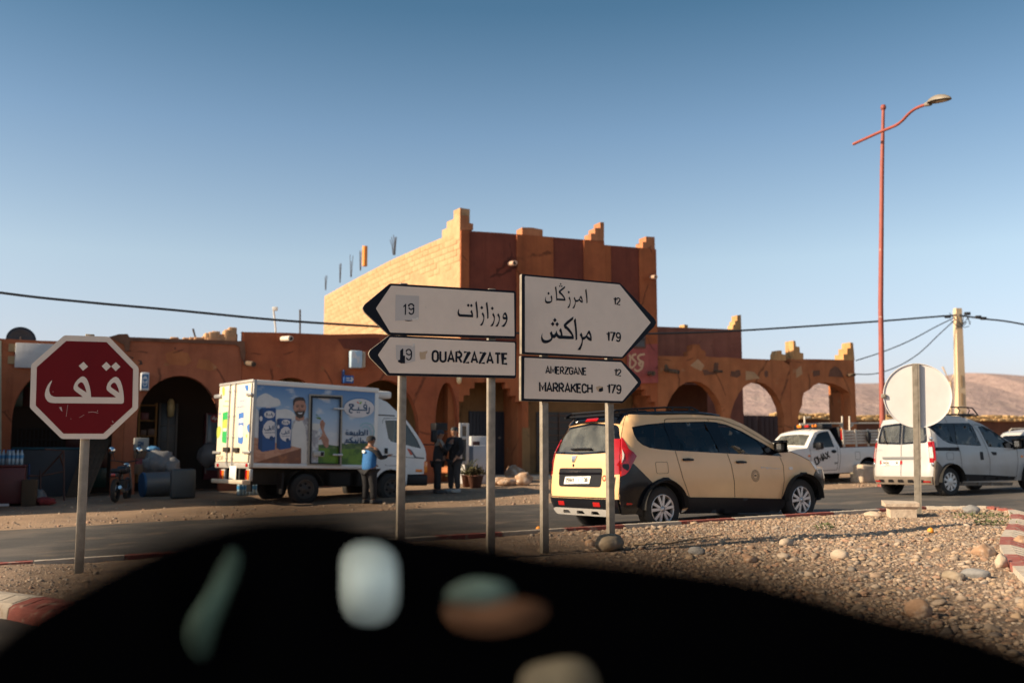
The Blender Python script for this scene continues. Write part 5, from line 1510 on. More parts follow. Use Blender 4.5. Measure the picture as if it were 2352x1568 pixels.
 def guts(self, xs, zseat, yw, m=M_seat, under=(.35, 4.1, .52, .22, .62)):
  b = MB(); b.box(under[0], under[1], -under[2], under[2], under[3], under[4]); self.part(b, "underbody", M_under)
  for x in xs:
   for y in (-yw, yw):
    b = MB(); b.bbox(x - .1, x + .42, y - .24, y + .24, zseat - .25, zseat - .05, .05)
    b.bbox(x - .2, x - .04, y - .24, y + .24, zseat - .1, zseat + .45, .05)
    o = self.part(b, "seat", m)
    b = MB(); b.bbox(x - .21, x - .1, y - .13, y + .13, zseat + .47, zseat + .66, .05)
    b.cyl((x - .15, y - .06, zseat + .42), (x - .15, y - .06, zseat + .5), .008); b.cyl((x - .15, y + .06, zseat + .42), (x - .15, y + .06, zseat + .5), .008)
    self.part(b, "headrest", M_headl, o)
 def mirror(self, p, zm=None, m=M_blackpl, size=(.10, .2, .14), both=True):
  x, z = self.S([p], zm)[0]
  for sd in ((-1, 1) if both else ((-1,) if self.plane < 0 else (1,))):
   y = self.ys(x, z) + .11
   b = MB(); b.bbox(x - size[0] / 2, x + size[0] / 2, sd * (y - size[1] / 2), sd * (y + size[1] / 2), z - size[2] / 2, z + size[2] / 2, .035)
   b.bbox(x - .03, x + .05, sd * (y - .2), sd * (y - .05), z - size[2] / 2 - .01, z - size[2] / 2 + .05, .01)
   o = self.part(b, "door_mirror", m)
   b = MB(); b.box(x - size[0] / 2 - .003, x - size[0] / 2 + .004, sd * (y - size[1] * .36), sd * (y + size[1] * .38), z - size[2] * .36, z + size[2] * .36); self.part(b, "mirror_glass", M_chrome, o)
def circ(xc, zc, r, a0=0, a1=360, n=20): return [(xc + r * math.cos(R(a0 + (a1 - a0) * i / n)), zc + r * math.sin(R(a0 + (a1 - a0) * i / n))) for i in range(n + 1)]
def rack(car, b, zs, y, z_hi, z_lo, x0, x1, ups, r=.016): pass
# ------------------------------------------------------------------ yellow taxi
ztx = zoomer(2500, 1600, 2.94); ztr = zoomer(2190, 1600, 3.135); zt0 = zoomer(2150, 1550, 1.96)
M_taxi = mat("taxi_yellow_paint", (.76, .475, .235), .34, var=.05, vs=1.5, coat=.35, col2=(.67, .41, .20), c2s=1.3, c2t=(.5, .75))
T = Car("taxi", "pale yellow people carrier taxi with black roof rack driving past the arrow signs", "taxi", (1.026, 15.34, SLOPE * 1.026 + .012), R(31.9), .022, -.0138,
  [(.15, .80), (.35, .855), (.6, .875), (.85, .87), (1.0, .855), (1.1, .835), (1.3, .76), (1.5, .685), (1.6, .64), (1.75, .58)],
  [(.15, .10), (.35, .02), (.5, 0), (.75, .03), (1.0, .06), (1.1, .09), (1.3, .17), (1.5, .29), (1.6, .38), (1.75, .5)],
  [(.15, 4.33), (.3, 4.39), (.55, 4.43), (.75, 4.39), (.9, 4.31), (1.0, 4.15)], .22, .6, ztx, -.80, k=1.085)
ax_r = T.S([(420, 1292)])[0]; ax_f = T.S([(2050, 1200)])[0]
toptx = T.S([(700, 240), (760, 228), (830, 220), (1000, 212), (1200, 207), (1330, 210), (1480, 222), (1560, 240), (1650, 288), (1750, 360), (1820, 418), (1880, 474), (1980, 510), (2080, 556), (2120, 585), (2160, 625)], zt0)
zr_top = 1.585
toptx = [(T.split_r(zr_top), zr_top)] + [p for p in toptx if p[0] > .75]
AR, AF = (ax_r[0], .285, .365), (ax_f[0], .285, .365)
band = T.S([(125, 312), (300, 282), (520, 259), (1000, 246), (1115, 252), (1250, 287), (1400, 362), (1550, 465), (1690, 560), (1770, 615), (1812, 660), (1640, 648), (1110, 624), (560, 592), (400, 580), (275, 560), (200, 525), (150, 470), (127, 400)])
pane1 = T.S([(146, 322), (300, 296), (508, 275), (546, 581), (400, 570), (282, 549), (214, 514), (163, 460), (146, 390)])
pane2 = T.S([(600, 266), (990, 258), (1085, 610), (632, 592)])
pane3 = T.S([(1135, 266), (1250, 300), (1400, 376), (1540, 472), (1600, 560), (1640, 642), (1215, 624)])
def mirror_y(pts): return pts + [(-y, z) for y, z in pts[::-1]]
gl = T.Rr([(470, 283), (350, 292), (190, 325), (112, 450), (82, 535), (92, 612), (128, 660), (330, 668)], .12, ztr)
gl = [(max(0, y), z) for y, z in gl]
zt_g, zb_g = gl[0][1], gl[-1][1]
gl = [(.66, zt_g - .10), (.71, zt_g - .26), (.735, zb_g + .2), (.72, zb_g + .06), (.66, zb_g), (0, zb_g - .015)]
gl_full = mirror_y([(0, zt_g + .01), (.5, zt_g - .03)] + gl[:-1] + [(0.0, zb_g - .015)])
gl_full = rounded([(-.60, zt_g - .05), (0, zt_g), (.60, zt_g - .05), (.735, zb_g + .14), (.70, zb_g), (0, zb_g - .02), (-.70, zb_g), (-.735, zb_g + .14)], [.08, .0, .08, .1, .1, 0, .1, .1], 4)
b = T.shell(toptx, [AR, AF], .24, M_taxi, whole=[band], rear_holes=[gl_full])
xw0 = T.S([(1650, 288)], zt0)[0][0]; xw1 = T.S([(1880, 474)], zt0)[0][0]
ws = lambda i, j, n: xw0 < T.tt[i][0] < xw1 - .08 and 0 < j < n - 1
T.top_faces(b, lambda i, j, n: not ws(i, j, n))
T.part(b, "body", M_taxi)
b = MB(); T.top_faces(b, ws, 0, -.01); T.part(b, "windscreen", G_side)
T.sidepart("window_trim", M_blackgl, [band], -.004, [pane1, pane2, pane3])
for p in (pane1, pane2, pane3): T.sidepart("window", G_side, [p], -.009)
T.rearpart("window_trim", M_blackgl, [gl_full], -.004, [[(y * .90, (z - (zt_g + zb_g) / 2) * .86 + (zt_g + zb_g) / 2) for y, z in gl_full]])
T.rearpart("rear_window", G_rear, [gl_full], -.010)
T.guts((1.05, 2.0, 2.75), .62, .36)
b = MB(); b.bbox(3.15, 3.5, -.68, .68, .7, .98, .06); T.part(b, "dashboard", M_seat)
b = MB(); b.tube([(3.02 + .05 * math.cos(a), .36 + .17 * math.sin(a), .98 + .17 * math.cos(a)) for a in np.linspace(0, 6.28, 20)], .015, 6); T.part(b, "steering_wheel", M_seat)
for xx, yy in ((AR[0], -.755), (AF[0], -.755), (AR[0], .755), (AF[0], .755)): T.wheel(xx, yy, .275, .315, .2, 'spoke')
for (xc, zc, r_) in (AR, AF):
 for sd in (-1, 1):
  b = MB(); b.lathe([(r_ + .02, -.26), (r_ + .02, .06)], 20, 'Y', (xc, sd * .70, zc), a0=0, a1=math.pi); b.box(xc - r_, xc + r_, sd * .5 - .01, sd * .5 + .01, .25, zc + r_); T.part(b, "wheel_liner", M_under)
# cladding: flares, sills, bumpers
def flare(outer, c, cut=.355):
 xc, zc, r_ = c
 inner = [(xc + cut * math.cos(a), zc + cut * math.sin(a)) for a in np.linspace(math.pi + .25, -.25, 22)]
 return outer + inner[::-1]
fo = T.S([(112, 1338), (130, 1290), (170, 1160), (222, 1048), (285, 966), (350, 930), (393, 916), (405, 906), (465, 906), (480, 921), (560, 966), (620, 1032), (680, 1110), (712, 1132), (740, 1142), (760, 1250), (700, 1330), (612, 1338)])
T.sidepart("wheel_arch_cladding", M_blackpl, [flare(fo[:-2] + [(fo[-1][0], .25)], AR)], .014, thick=.02)
fo = T.S([(1795, 1318), (1806, 1240), (1815, 1150), (1850, 1050), (1900, 962), (1960, 892), (2013, 862), (2025, 846), (2085, 846), (2096, 866), (2160, 912), (2205, 985), (2225, 1100), (2215, 1250)])
T.sidepart("wheel_arch_cladding", M_blackpl, [flare(fo, AF)], .014, thick=.02)
sl = T.S([(735, 1138), (1260, 1144), (1815, 1156), (1800, 1318), (640, 1334), (700, 1300), (745, 1230)])
T.sidepart("sill_cladding", M_blackpl, [sl], .011, thick=.015)
bz0 = .22
rb_ = T.S([(60, 745), (282, 968), (224, 1050), (172, 1162), (132, 1290), (112, 1338)])
zlow_ = rb_[-1][1]
bp_ = [(T.split_r(z), z) for z in np.linspace(zlow_, rb_[0][1], 8)]
T.sidepart("rear_bumper_side", M_blackgl, [bp_ + rb_[0:]], .010, thick=.02)
fb_ = T.S([(2168, 892), (2210, 815)]) 
fpoly = [(T.split_f(z), z) for z in np.linspace(fb_[1][1], .25, 8)]
fx = T.S([(2225, 1100), (2205, 985)])
T.sidepart("front_bumper_side", M_blackgl, [[fb_[0], (min(fb_[1][0], fpoly[0][0] - .01), fb_[1][1])] + fpoly + [(fx[0][0], .25), fx[0], fx[1]]], .010, thick=.02)
ztg = .44
def rband(z0, z1, inset=0.0): 
 zs = np.linspace(z0, z1, 5)
 return [(-(T.w(z) - .293 * T.rr - inset), z) for z in zs] + [((T.w(z) - .293 * T.rr - inset), z) for z in zs[::-1]]
bm_ = T.rearpart("rear_bumper", M_blackgl, [rband(.25, ztg)], .028, thick=.05)
T.rearpart("skid_plate", M_skid, [rounded([(-.62, .2), (-.70, .27), (-.6, .30), (.6, .30), (.70, .27), (.62, .2)], .03, 2)], .040, [rounded([(y - .1, .222), (y - .07, .268), (y + .07, .268), (y + .1, .222)], .012, 2) for y in (-.34, 0, .34)], thick=.03, parent=bm_)
for y in (-.42, .42): T.rearpart("reflector", M_redlens, [[(y - .075, .335), (y - .075, .395), (y + .075, .395), (y + .075, .335)]], .033, thick=.006, parent=bm_)
T.sidepart("reflector", M_redlens, [T.S([(-100, 745 + 0) if False else (-10, 1205), (30, 1207), (55, 1215), (40, 1228), (-10, 1228)])], .014, thick=.004)
T.rearpart("tailgate_gap", M_gap, [ribbon([(-.76, ztg + .30), (-.745, ztg + .05), (-.70, ztg + .012), (.70, ztg + .012), (.745, ztg + .05), (.76, ztg + .30)], .014)], .0025)
# spoiler, brake light, plate recess
zs_ = [zt_g + .02, T.zr1 + .0]
T.rearpart("spoiler", M_blackgl, [[(-.60, zt_g - .03), (-.57, T.zr1 + .015), (.57, T.zr1 + .015), (.60, zt_g - .03), (.3, zt_g + .005), (-.3, zt_g + .005)]], .035, thick=.06)
T.rearpart("brake_light", M_redlens, [[(-.14, zt_g + .02), (-.14, zt_g + .07), (.14, zt_g + .07), (.14, zt_g + .02)]], .042, thick=.008)
rc = rounded([(-.50, .60), (-.52, .86), (.52, .86), (.50, .60)], .05, 3)
rp_ = T.rearpart("plate_recess", M_blackpl, [rc], .006, thick=.01)
T.rearpart("chrome_bar", M_blackgl, [[(-.5, .775), (-.5, .80), (.5, .80), (.5, .775)]], .022, thick=.02, parent=rp_)
T.rear_text("lettering", M_chrome, "LODGY", (245, 908), (425, 905), (245, 885), .012, rp_, .03, .2, .5) if False else None
T.zm = ztr
T.rear_text("lettering", M_chrome, "LODGY", (245, 908), (425, 903), (247, 886), .014, rp_, .03, .2, .45)
ply = T.Rr([(200, 1050), (210, 958), (528, 952), (518, 1045)], .0)
pl_o = T.rearpart("number_plate", M_plate, [ply], .014, thick=.008)
T.rear_text("plate_number", M_blackpl, "25941", (222, 1030), (325, 1028), (226, 975), .017, pl_o, .0, .17, .18)
T.rear_text("plate_number", M_blackpl, "I", (380, 1026), (392, 1026), (382, 975), .017, pl_o, .0, .17, .18)
T.rear_text("plate_number", M_blackpl, "38", (448, 1026), (498, 1024), (450, 972), .017, pl_o, .0, .18, .2)
for xq in (345, 432):
 q = T.Rr([(xq, 955), (xq + 3, 955), (xq - 3, 1046), (xq - 6, 1046)], .0); T.rearpart("divider", M_blackpl, [q], .0165, parent=pl_o)
lg = T.Rr([(312, 695), (376, 693), (352, 776), (325, 776)], .07)
T.rearpart("badge", M_chrome, [rounded(lg, .01, 2)], .012, thick=.012)
ky = T.Rr([(335, 816)], .06)[0]; T.rearpart("lock", M_blackpl, [ell(ky[0], ky[1], .022, .022, 12)], .006, thick=.006)
rd_ = T.Rr([(708, 978)], .03)[0]; T.rearpart("round_sticker", M_redlens, [ell(rd_[0], rd_[1], .042, .042, 18)], .003, [ell(rd_[0], rd_[1], .026, .026, 14)])
b = MB(); wp = [T.Rr([p], .12)[0] for p in ((330, 612), (420, 606), (585, 606))]
b.tube([(T.xrear(y, z) - .03, y, z) for y, z in wp], .012, 6); b.tube([(T.xrear(y, z) - .022, y, z - .012) for y, z in wp], .008, 6); T.part(b, "wiper", M_blackpl)
T.zm = ztx
# lamps
lam = T.S([(835, 465), (890, 468), (940, 540), (1000, 612), (1050, 650), (1082, 700), (1060, 742), (1020, 802), (970, 892), (940, 930), (865, 955)], ztr)
lz = (lam[0][1], lam[-1][1])
sp_ = [(T.split_r(z) - .0, z) for z in np.linspace(lz[1], lz[0], 6)]
lam = [p for p in lam if p[0] > T.split_r(p[1]) + .01]
lo_ = T.sidepart("tail_lamp", M_redlens, [sp_ + lam], .012, thick=.03)
wl = [p for p in T.S([(845, 620), (900, 622), (942, 680), (930, 740), (908, 780), (845, 785)], ztr)]
wl = [(max(p[0], T.split_r(p[1]) + .004), p[1]) for p in wl]
T.sidepart("reverse_lens", M_whitelens, [wl], .0155, thick=.004, step=.05)
for sd in (-1, 1):
 zs2 = np.linspace(lz[1] + .03, lz[0] - .02, 6)
 T.rearpart("tail_lamp", M_redlens, [[(sd * (T.w(z) - .293 * T.rr), z) for z in zs2] + [(sd * (T.w(z) - .293 * T.rr - .10), z) for z in zs2[::-1]]], .010, thick=.02)
hl = T.S([(2128, 712), (2165, 722), (2215, 790), (2245, 868), (2195, 815)])
hl = [(min(p[0], T.split_f(p[1]) - .005), p[1]) for p in hl]
T.sidepart("headlamp", M_whitelens, [hl], .010, thick=.02, step=.05)
# door gaps, flap, handles, badges
lines = [[(565, 596), (590, 720), (640, 920), (722, 1132)], [(1170, 628), (1210, 760), (1242, 950), (1258, 1140)], [(1783, 665), (1820, 770), (1829, 950), (1812, 1152)], [(520, 258), (528, 228), (560, 214), (800, 210), (1035, 212), (1046, 245)], [(1035, 212), (1200, 226), (1400, 312), (1600, 452), (1698, 522)], [(1900, 600), (2000, 640), (2130, 710)]]
gp = [ribbon(dens(T.S(l), .06, False), .009) for l in lines]
fl = rounded(T.S([(318, 726), (466, 724), (474, 860), (330, 864)]), .03, 4); fl2 = [((x - sum(p[0] for p in fl) / len(fl)) * .95 + sum(p[0] for p in fl) / len(fl), (z - sum(p[1] for p in fl) / len(fl)) * .95 + sum(p[1] for p in fl) / len(fl)) for x, z in fl]
for sd in (-1, 1):
 b = MB()
 for q in gp: T.side(b, q, .0022, (), sd, .3)
 o = T.part(b, "door_gap", M_gap); o['kind'] = 'stuff'
b = MB(); T.side(b, fl, .0022, [fl2], -1, .05); T.part(b, "fuel_flap_gap", M_gap)
for pts in ([(640, 686), (700, 680), (762, 690), (758, 712), (648, 714)], [(1262, 716), (1320, 711), (1378, 720), (1376, 740), (1272, 742)]):
 T.sidepart("door_handle", M_blackpl, [rounded(T.S(pts), .01, 2)], .03, thick=.03, step=.05)
ec = T.S([(1490, 886)])[0]; er = abs(T.S([(1537, 886)])[0][0] - ec[0]); ez = abs(T.S([(1490, 956)])[0][1] - ec[1])
M_stamp = flat("stamp_black", (.06, .045, .03), .6)
rings = []
for k in (1.0, .93, .55, .48):
 rings.append(ell(ec[0], ec[1], er * k, ez * k, 28))
v1, t1 = union2d([rings[0]], [rings[1]]); v2, t2 = union2d([rings[2]], [rings[3]])
b = MB(); b.recalc = False
for v, t in ((v1, t1), (v2, t2)): b.add([(x, -(T.ys(x, z) + .003), z) for x, z in v], t)
for k in range(22):
 a = 2 * math.pi * k / 22; c = (ec[0] + er * .74 * math.cos(a), ec[1] + ez * .74 * math.sin(a)); q = ell(c[0], c[1], er * .07, ez * .10, 6)
 b.add([(x, -(T.ys(x, z) + .003), z) for x, z in q], [tuple(range(6))])
q = [(ec[0] - er * .28, ec[1] - ez * .1), (ec[0] + er * .28, ec[1] - ez * .1), (ec[0] + er * .28, ec[1] + ez * .14), (ec[0] - er * .28, ec[1] + ez * .14)]
b.add([(x, -(T.ys(x, z) + .003), z) for x, z in q], [(0, 1, 2, 3)])
o = T.part(b, "door_stamp", M_stamp, recalc=False)
T.side_text("lettering", M_alloy, "STEPWAY", (1553, 800), (1783, 815), (1555, 782), .006, None, -1, .2, .35)
rp2 = T.S([(1905, 800)])[0]; T.sidepart("indicator", M_whitelens, [rounded([(rp2[0] - .04, rp2[1] - .022), (rp2[0] - .04, rp2[1] + .022), (rp2[0] + .04, rp2[1] + .022), (rp2[0] + .04, rp2[1] - .022)], .015, 2)], .007, thick=.008, step=.1)
T.mirror((1745, 545), size=(.08, .12, .115))
# roof rails and rack
rl = T.S([(20, 190), (300, 160), (700, 148), (980, 152), (1100, 165), (1200, 185)])
rk_hi = T.S([(-40, 150), (40, 108), (200, 94), (600, 74), (930, 76), (1003, 118)]); rk_lo = T.S([(-35, 160), (40, 150), (500, 132), (1003, 122)])
for sd in (-1, 1):
 b = MB(); b.tube([(x, sd * (T.ys(x, z) - .03), z) for x, z in smooth(rl, 4, False)], .022, 8); T.part(b, "roof_rail", M_blackgl)
b = MB(); yk = .53
for sd in (-1, 1):
 b.tube([(x, sd * yk, z) for x, z in rk_hi], .016, 6); b.tube([(x, sd * (yk + .02), z) for x, z in rk_lo], .018, 6)
 for u in (.1, .3, .5, .7, .9):
  x = rk_lo[0][0] + (rk_lo[-1][0] - rk_lo[0][0]) * u
  zl_ = float(np.interp(x, [p[0] for p in rk_lo], [p[1] for p in rk_lo])); zh_ = float(np.interp(x, [p[0] for p in rk_hi], [p[1] for p in rk_hi]))
  b.tube([(x, sd * (yk + .02), zl_ - .06), (x, sd * yk, zh_)], .014, 6)
for u in np.linspace(.04, .98, 7):
 x = rk_lo[0][0] + (rk_lo[-1][0] - rk_lo[0][0]) * u; zl_ = float(np.interp(x, [p[0] for p in rk_lo], [p[1] for p in rk_lo]))
 b.tube([(x, -yk, zl_), (x, yk, zl_)], .014, 6)
for x, z in (rk_hi[1], rk_hi[-1]): b.tube([(x, -yk, z), (x, yk, z)], .016, 6)
T.part(b, "roof_rack", M_blackpl)
# ------------------------------------------------------------------ white van
zv = zoomer(3480, 1600, 3.818)
M_vanw = mat("van_white_paint", (.42, .405, .39), .34, var=.05, vs=1.2, coat=.3, col2=(.34, .31, .275), c2s=1.0, c2t=(.5, .75))
M_dusty = mat("dusty_bumper", (.16, .125, .095), .75, var=.2, vs=4)
va = R(27.5)
wp_ = Vector((9.80, 22.3)); off = Matrix.Rotation(va, 2) @ Vector((.76, -.76))
vo = wp_ - off
V = Car("white_van", "white panel van with windows and black basket roof rack at the right", "van", (vo.x, vo.y, gz(vo.x, vo.y) + .012), va, .0227, -.0126,
  [(.15, .80), (.35, .85), (.6, .875), (.9, .87), (1.1, .84), (1.4, .78), (1.6, .73), (1.75, .68), (1.9, .62)],
  [(.15, .08), (.35, .0), (.5, 0), (.75, .04), (1.0, .06), (1.3, .10), (1.6, .16), (1.75, .22), (1.9, .3)],
  [(.15, 4.25), (.4, 4.36), (.7, 4.34), (.9, 4.22), (1.1, 4.0)], .16, .6, zv, -.82)
axv = V.S([(1215, 1260)])[0][0]
topv = V.S([(1110, 250), (1230, 232), (1400, 238), (1520, 265), (1650, 312), (1750, 362), (1900, 470), (2020, 560), (2130, 640), (2230, 690), (2352, 740)])
ztv = topv[0][1] - .02
xlast, zlast = topv[-1]
topv = [(V.split_r(ztv), ztv)] + [p for p in topv if p[0] > .5] + [(4.05, min(zlast - .05, .95))]
vb = V.S([(958, 385), (1000, 350), (1300, 347), (1560, 345), (1605, 390), (1685, 692), (1640, 698), (1300, 672), (1200, 657), (1120, 612), (1040, 530), (985, 450)])
vf = V.S([(1685, 398), (1770, 400), (1880, 460), (2000, 548), (2080, 618), (2150, 668), (2200, 735), (1790, 712)])
vp1 = V.S([(1000, 400), (1220, 393), (1268, 640), (1210, 632), (1120, 585), (1040, 500)]); vp2 = V.S([(1335, 395), (1560, 392), (1655, 682), (1318, 662)])
vp3 = V.S([(1705, 412), (1770, 415), (1880, 475), (2000, 565), (2070, 640), (2060, 722), (1795, 705)])
hwv = .70
zg1, zg0 = V.Rr([(300, 362)], .15)[0][1], V.Rr([(300, 684)], .1)[0][1]
vg = [rounded([(sd * .012, zg0), (sd * .012, zg1 + .01), (sd * .62, zg1 - .03), (sd * .705, zg0 + .03)], [.02, .04, .1, .08], 3) for sd in (-1, 1)]
b = V.shell(topv, [(axv, .31, .37), (axv + 2.81, .31, .37)], .26, M_vanw, whole=[vb, vf], rear_holes=vg)
xw0, xw1 = V.S([(1650, 312)])[0][0], V.S([(2200, 680)])[0][0]
ws = lambda i, j, n: xw0 < V.tt[i][0] < xw1 - .1 and 0 < j < n - 1
V.top_faces(b, lambda i, j, n: not ws(i, j, n)); V.part(b, "body", M_vanw)
b = MB(); V.top_faces(b, ws, 0, -.01); V.part(b, "windscreen", G_side)
V.sidepart("window_trim", M_blackgl, [vb], -.004, [vp1, vp2]); V.sidepart("window_trim", M_blackgl, [vf], -.004, [vp3])
for p in (vp1, vp2, vp3): V.sidepart("window", G_side, [p], -.009)
for q in vg: V.rearpart("rear_window", G_rear, [q], -.006)
for q in vg:
 cxm = sum(p[0] for p in q) / len(q); czm = sum(p[1] for p in q) / len(q)
 V.rearpart("window_trim", M_blackgl, [q], -.003, [[((p[0] - cxm) * .8 + cxm, (p[1] - czm) * .8 + czm) for p in q]])
V.guts((1.5, 2.45), .75, .38, under=(.3, 3.9, .52, .24, .66))
for xx in (axv, axv + 2.81):
 for sd in (-1, 1):
  V.wheel(xx, sd * .755, .31, .315, .2, 'cover')
  b = MB(); b.lathe([(.39, -.26), (.39, .06)], 20, 'Y', (xx, sd * .70, .31), a0=0, a1=math.pi); b.box(xx - .38, xx + .38, sd * .5 - .01, sd * .5 + .01, .25, .68); V.part(b, "wheel_liner", M_under)
  b = MB(); V.side(b, flare([(xx + .40 * math.cos(a), .31 + .41 * math.sin(a)) for a in np.linspace(math.pi + .1, -.1, 20)], (xx, .31, .37), .365), .008, (), sd, .08, 0, .012); V.part(b, "wheel_arch_trim", M_blackpl)
V.sidepart("door_rail", M_blackpl, [V.S([(970, 718), (1345, 718), (1345, 775), (970, 770)])], .004, thick=.004)
V.sidepart("side_moulding", M_blackpl, [V.S([(1395, 1128), (1800, 1140), (2200, 1165), (2190, 1215), (1395, 1240)])], .012, thick=.012)
V.sidepart("sill", M_dusty, [V.S([(1350, 1250), (2190, 1255), (2180, 1300), (1345, 1305)])], .004, thick=.01)
gp = [ribbon(dens(V.S(l), .06, False), .010) for l in ([(1330, 350), (1320, 670), (1350, 780), (1395, 1240)], [(1600, 350), (1690, 500), (1760, 720), (1800, 900), (1810, 1240)], [(1630, 370), (1690, 372), (1800, 410), (1950, 510), (2100, 640)], [(2215, 740), (2230, 900), (2215, 1200)], [(1210, 240), (1230, 345)])]
for sd in (-1, 1):
 b = MB()
 for q in gp: V.side(b, q, .0022, (), sd, .3)
 o = V.part(b, "door_gap", M_gap); o['kind'] = 'stuff'
V.sidepart("door_handle", M_blackpl, [rounded(V.S([(1650, 785), (1695, 785), (1708, 910), (1660, 912)]), .02, 3)], .006, thick=.008)
V.sidepart("door_handle", M_blackpl, [rounded(V.S([(1820, 785), (1905, 792), (1900, 840), (1850, 838)]), .02, 3)], .006, thick=.008)
fl = rounded(V.S([(1140, 797), (1248, 797), (1250, 908), (1145, 908)]), .03, 4); cxm = sum(p[0] for p in fl) / len(fl); czm = sum(p[1] for p in fl) / len(fl)
b = MB(); V.side(b, fl, .0022, [[((x - cxm) * .93 + cxm, (z - czm) * .93 + czm) for x, z in fl]], -1, .05); V.part(b, "fuel_flap_gap", M_gap)
rp2 = V.S([(2290, 858)])[0]; V.sidepart("indicator", M_amber, [ell(rp2[0], rp2[1], .045, .03, 12)], .005, thick=.006)
bz = V.S([(985, 918), (1110, 1062), (1052, 1180), (1032, 1295)])
zl_ = bz[-1][1]
V.sidepart("rear_bumper_side", M_dusty, [[(V.split_r(z), z) for z in np.linspace(zl_, bz[0][1] - .0, 8)] + bz], .014, thick=.02)
def vband(z0, z1):
 zs = np.linspace(z0, z1, 5); return [(-(V.w(z) - .293 * V.rr), z) for z in zs] + [((V.w(z) - .293 * V.rr), z) for z in zs[::-1]]
ztb = V.Rr([(300, 1160)], 0)[0][1]
vb_ = V.rearpart("rear_bumper", M_dusty, [vband(.26, ztb)], .03, thick=.05)
for y in np.linspace(.55, -.55, 5): V.rearpart("bumper_recess", M_blackpl, [rounded([(y - .09, .30), (y - .07, .37), (y + .07, .37), (y + .09, .30)], .02, 2)], .032, parent=vb_)
for y in (-.68, .68): V.rearpart("reflector", M_redlens, [[(y - .09, .31), (y - .09, .345), (y + .07, .345), (y + .07, .31)]], .034, thick=.004, parent=vb_)
V.sidepart("reflector", M_redlens, [V.S([(810, 1250), (935, 1262), (930, 1276), (808, 1275)])], .018, thick=.004) if False else None
V.rearpart("door_gap", M_gap, [ribbon([(0, ztb + .01), (0, V.zr1 - .05)], .014)], .003)
hb = V.Rr([(135, 868), (135, 905)], .05); 
V.rearpart("handle_bar", flat("grey_plastic", (.14, .14, .14), .5), [rounded([(-.52, hb[1][1]), (-.54, hb[0][1]), (.54, hb[0][1]), (.52, hb[1][1])], .02, 2)], .02, thick=.02)
pp_ = V.Rr([(172, 995), (172, 925), (458, 925), (458, 990)], .03); vpl = V.rearpart("number_plate", M_plate, [pp_], .012, thick=.008)
V.rear_text("plate_number", M_gap, "26096", (192, 978), (297, 978), (194, 932), .0145, vpl, .03, .17, .16)
V.rear_text("plate_number", M_gap, "I", (328, 978), (340, 978), (330, 932), .0145, vpl, .03, .17, .16); V.rear_text("plate_number", M_gap, "38", (388, 978), (432, 978), (390, 932), .0145, vpl, .03, .17, .16)
for xq in (168, 472):
 c = V.Rr([(xq, 950)], .03)[0]; V.rearpart("reflector", M_redlens, [[(c[0] - .035, c[1] - .04), (c[0] - .035, c[1] + .04), (c[0] + .035, c[1] + .04), (c[0] + .035, c[1] - .04)]], .012, thick=.006)
V.rear_text("lettering", M_alloy, "DACIA", (108, 770), (176, 770), (108, 753), .005, None, .05, .2, .3)
V.rear_text("lettering", M_alloy, "DOKKER", (622, 770), (712, 770), (622, 753), .005, None, .05, .2, .3)
b = MB(); wpp = [V.Rr([p], .12)[0] for p in ((200, 430), (235, 560), (280, 668))]; b.tube([(V.xrear(y, z) - .03, y, z) for y, z in wpp], .014, 6); V.part(b, "wiper", M_blackpl)
lmz = (V.S([(850, 632)])[0][1], V.S([(850, 955)])[0][1])
ls = V.S([(912, 625), (965, 700), (985, 912), (960, 942)])
V.sidepart("tail_lamp", M_redlens, [[(V.split_r(z), z) for z in np.linspace(lmz[1], lmz[0], 6)] + [(max(x, V.split_r(z) + .02), z) for x, z in ls]], .01, thick=.02)
for sd in (-1, 1):
 zs2 = np.linspace(lmz[1], lmz[0], 6)
 tl_o = V.rearpart("tail_lamp", M_redlens, [[(sd * (V.w(z) - .293 * V.rr), z) for z in zs2] + [(sd * (V.w(z) - .293 * V.rr - .07), z) for z in zs2[::-1]]], .012, thick=.02)
 zs2 = np.linspace(lmz[1] + .10, lmz[0] - .12, 4)
 V.rearpart("lens", M_whitelens, [[(sd * (V.w(z) - .293 * V.rr), z) for z in zs2] + [(sd * (V.w(z) - .293 * V.rr - .06), z) for z in zs2[::-1]]], .0145, thick=.002, parent=tl_o)
 for zz_ in (lmz[0] + .06, lmz[1] - .04):
  y_ = sd * (V.w(zz_) - .06); b = MB(); b.bbox(V.xrear(y_, zz_) - .03, V.xrear(y_, zz_) + .04, y_ - .03, y_ + .03, zz_ - .04, zz_ + .04, .012); V.part(b, "hinge", M_chrome)
V.rearpart("brake_light", M_redlens, [[(-.08, V.zr1 - .06), (-.05, V.zr1 - .02), (.05, V.zr1 - .02), (.08, V.zr1 - .06)]], .006, thick=.01)
V.mirror((2185, 665), size=(.10, .16, .17))
hi = V.S([(1180, 98), (1640, 102), (1720, 135), (1790, 225)]); lo = V.S([(1100, 205), (1780, 225)])
xk0 = .35
b = MB(); yk = .58
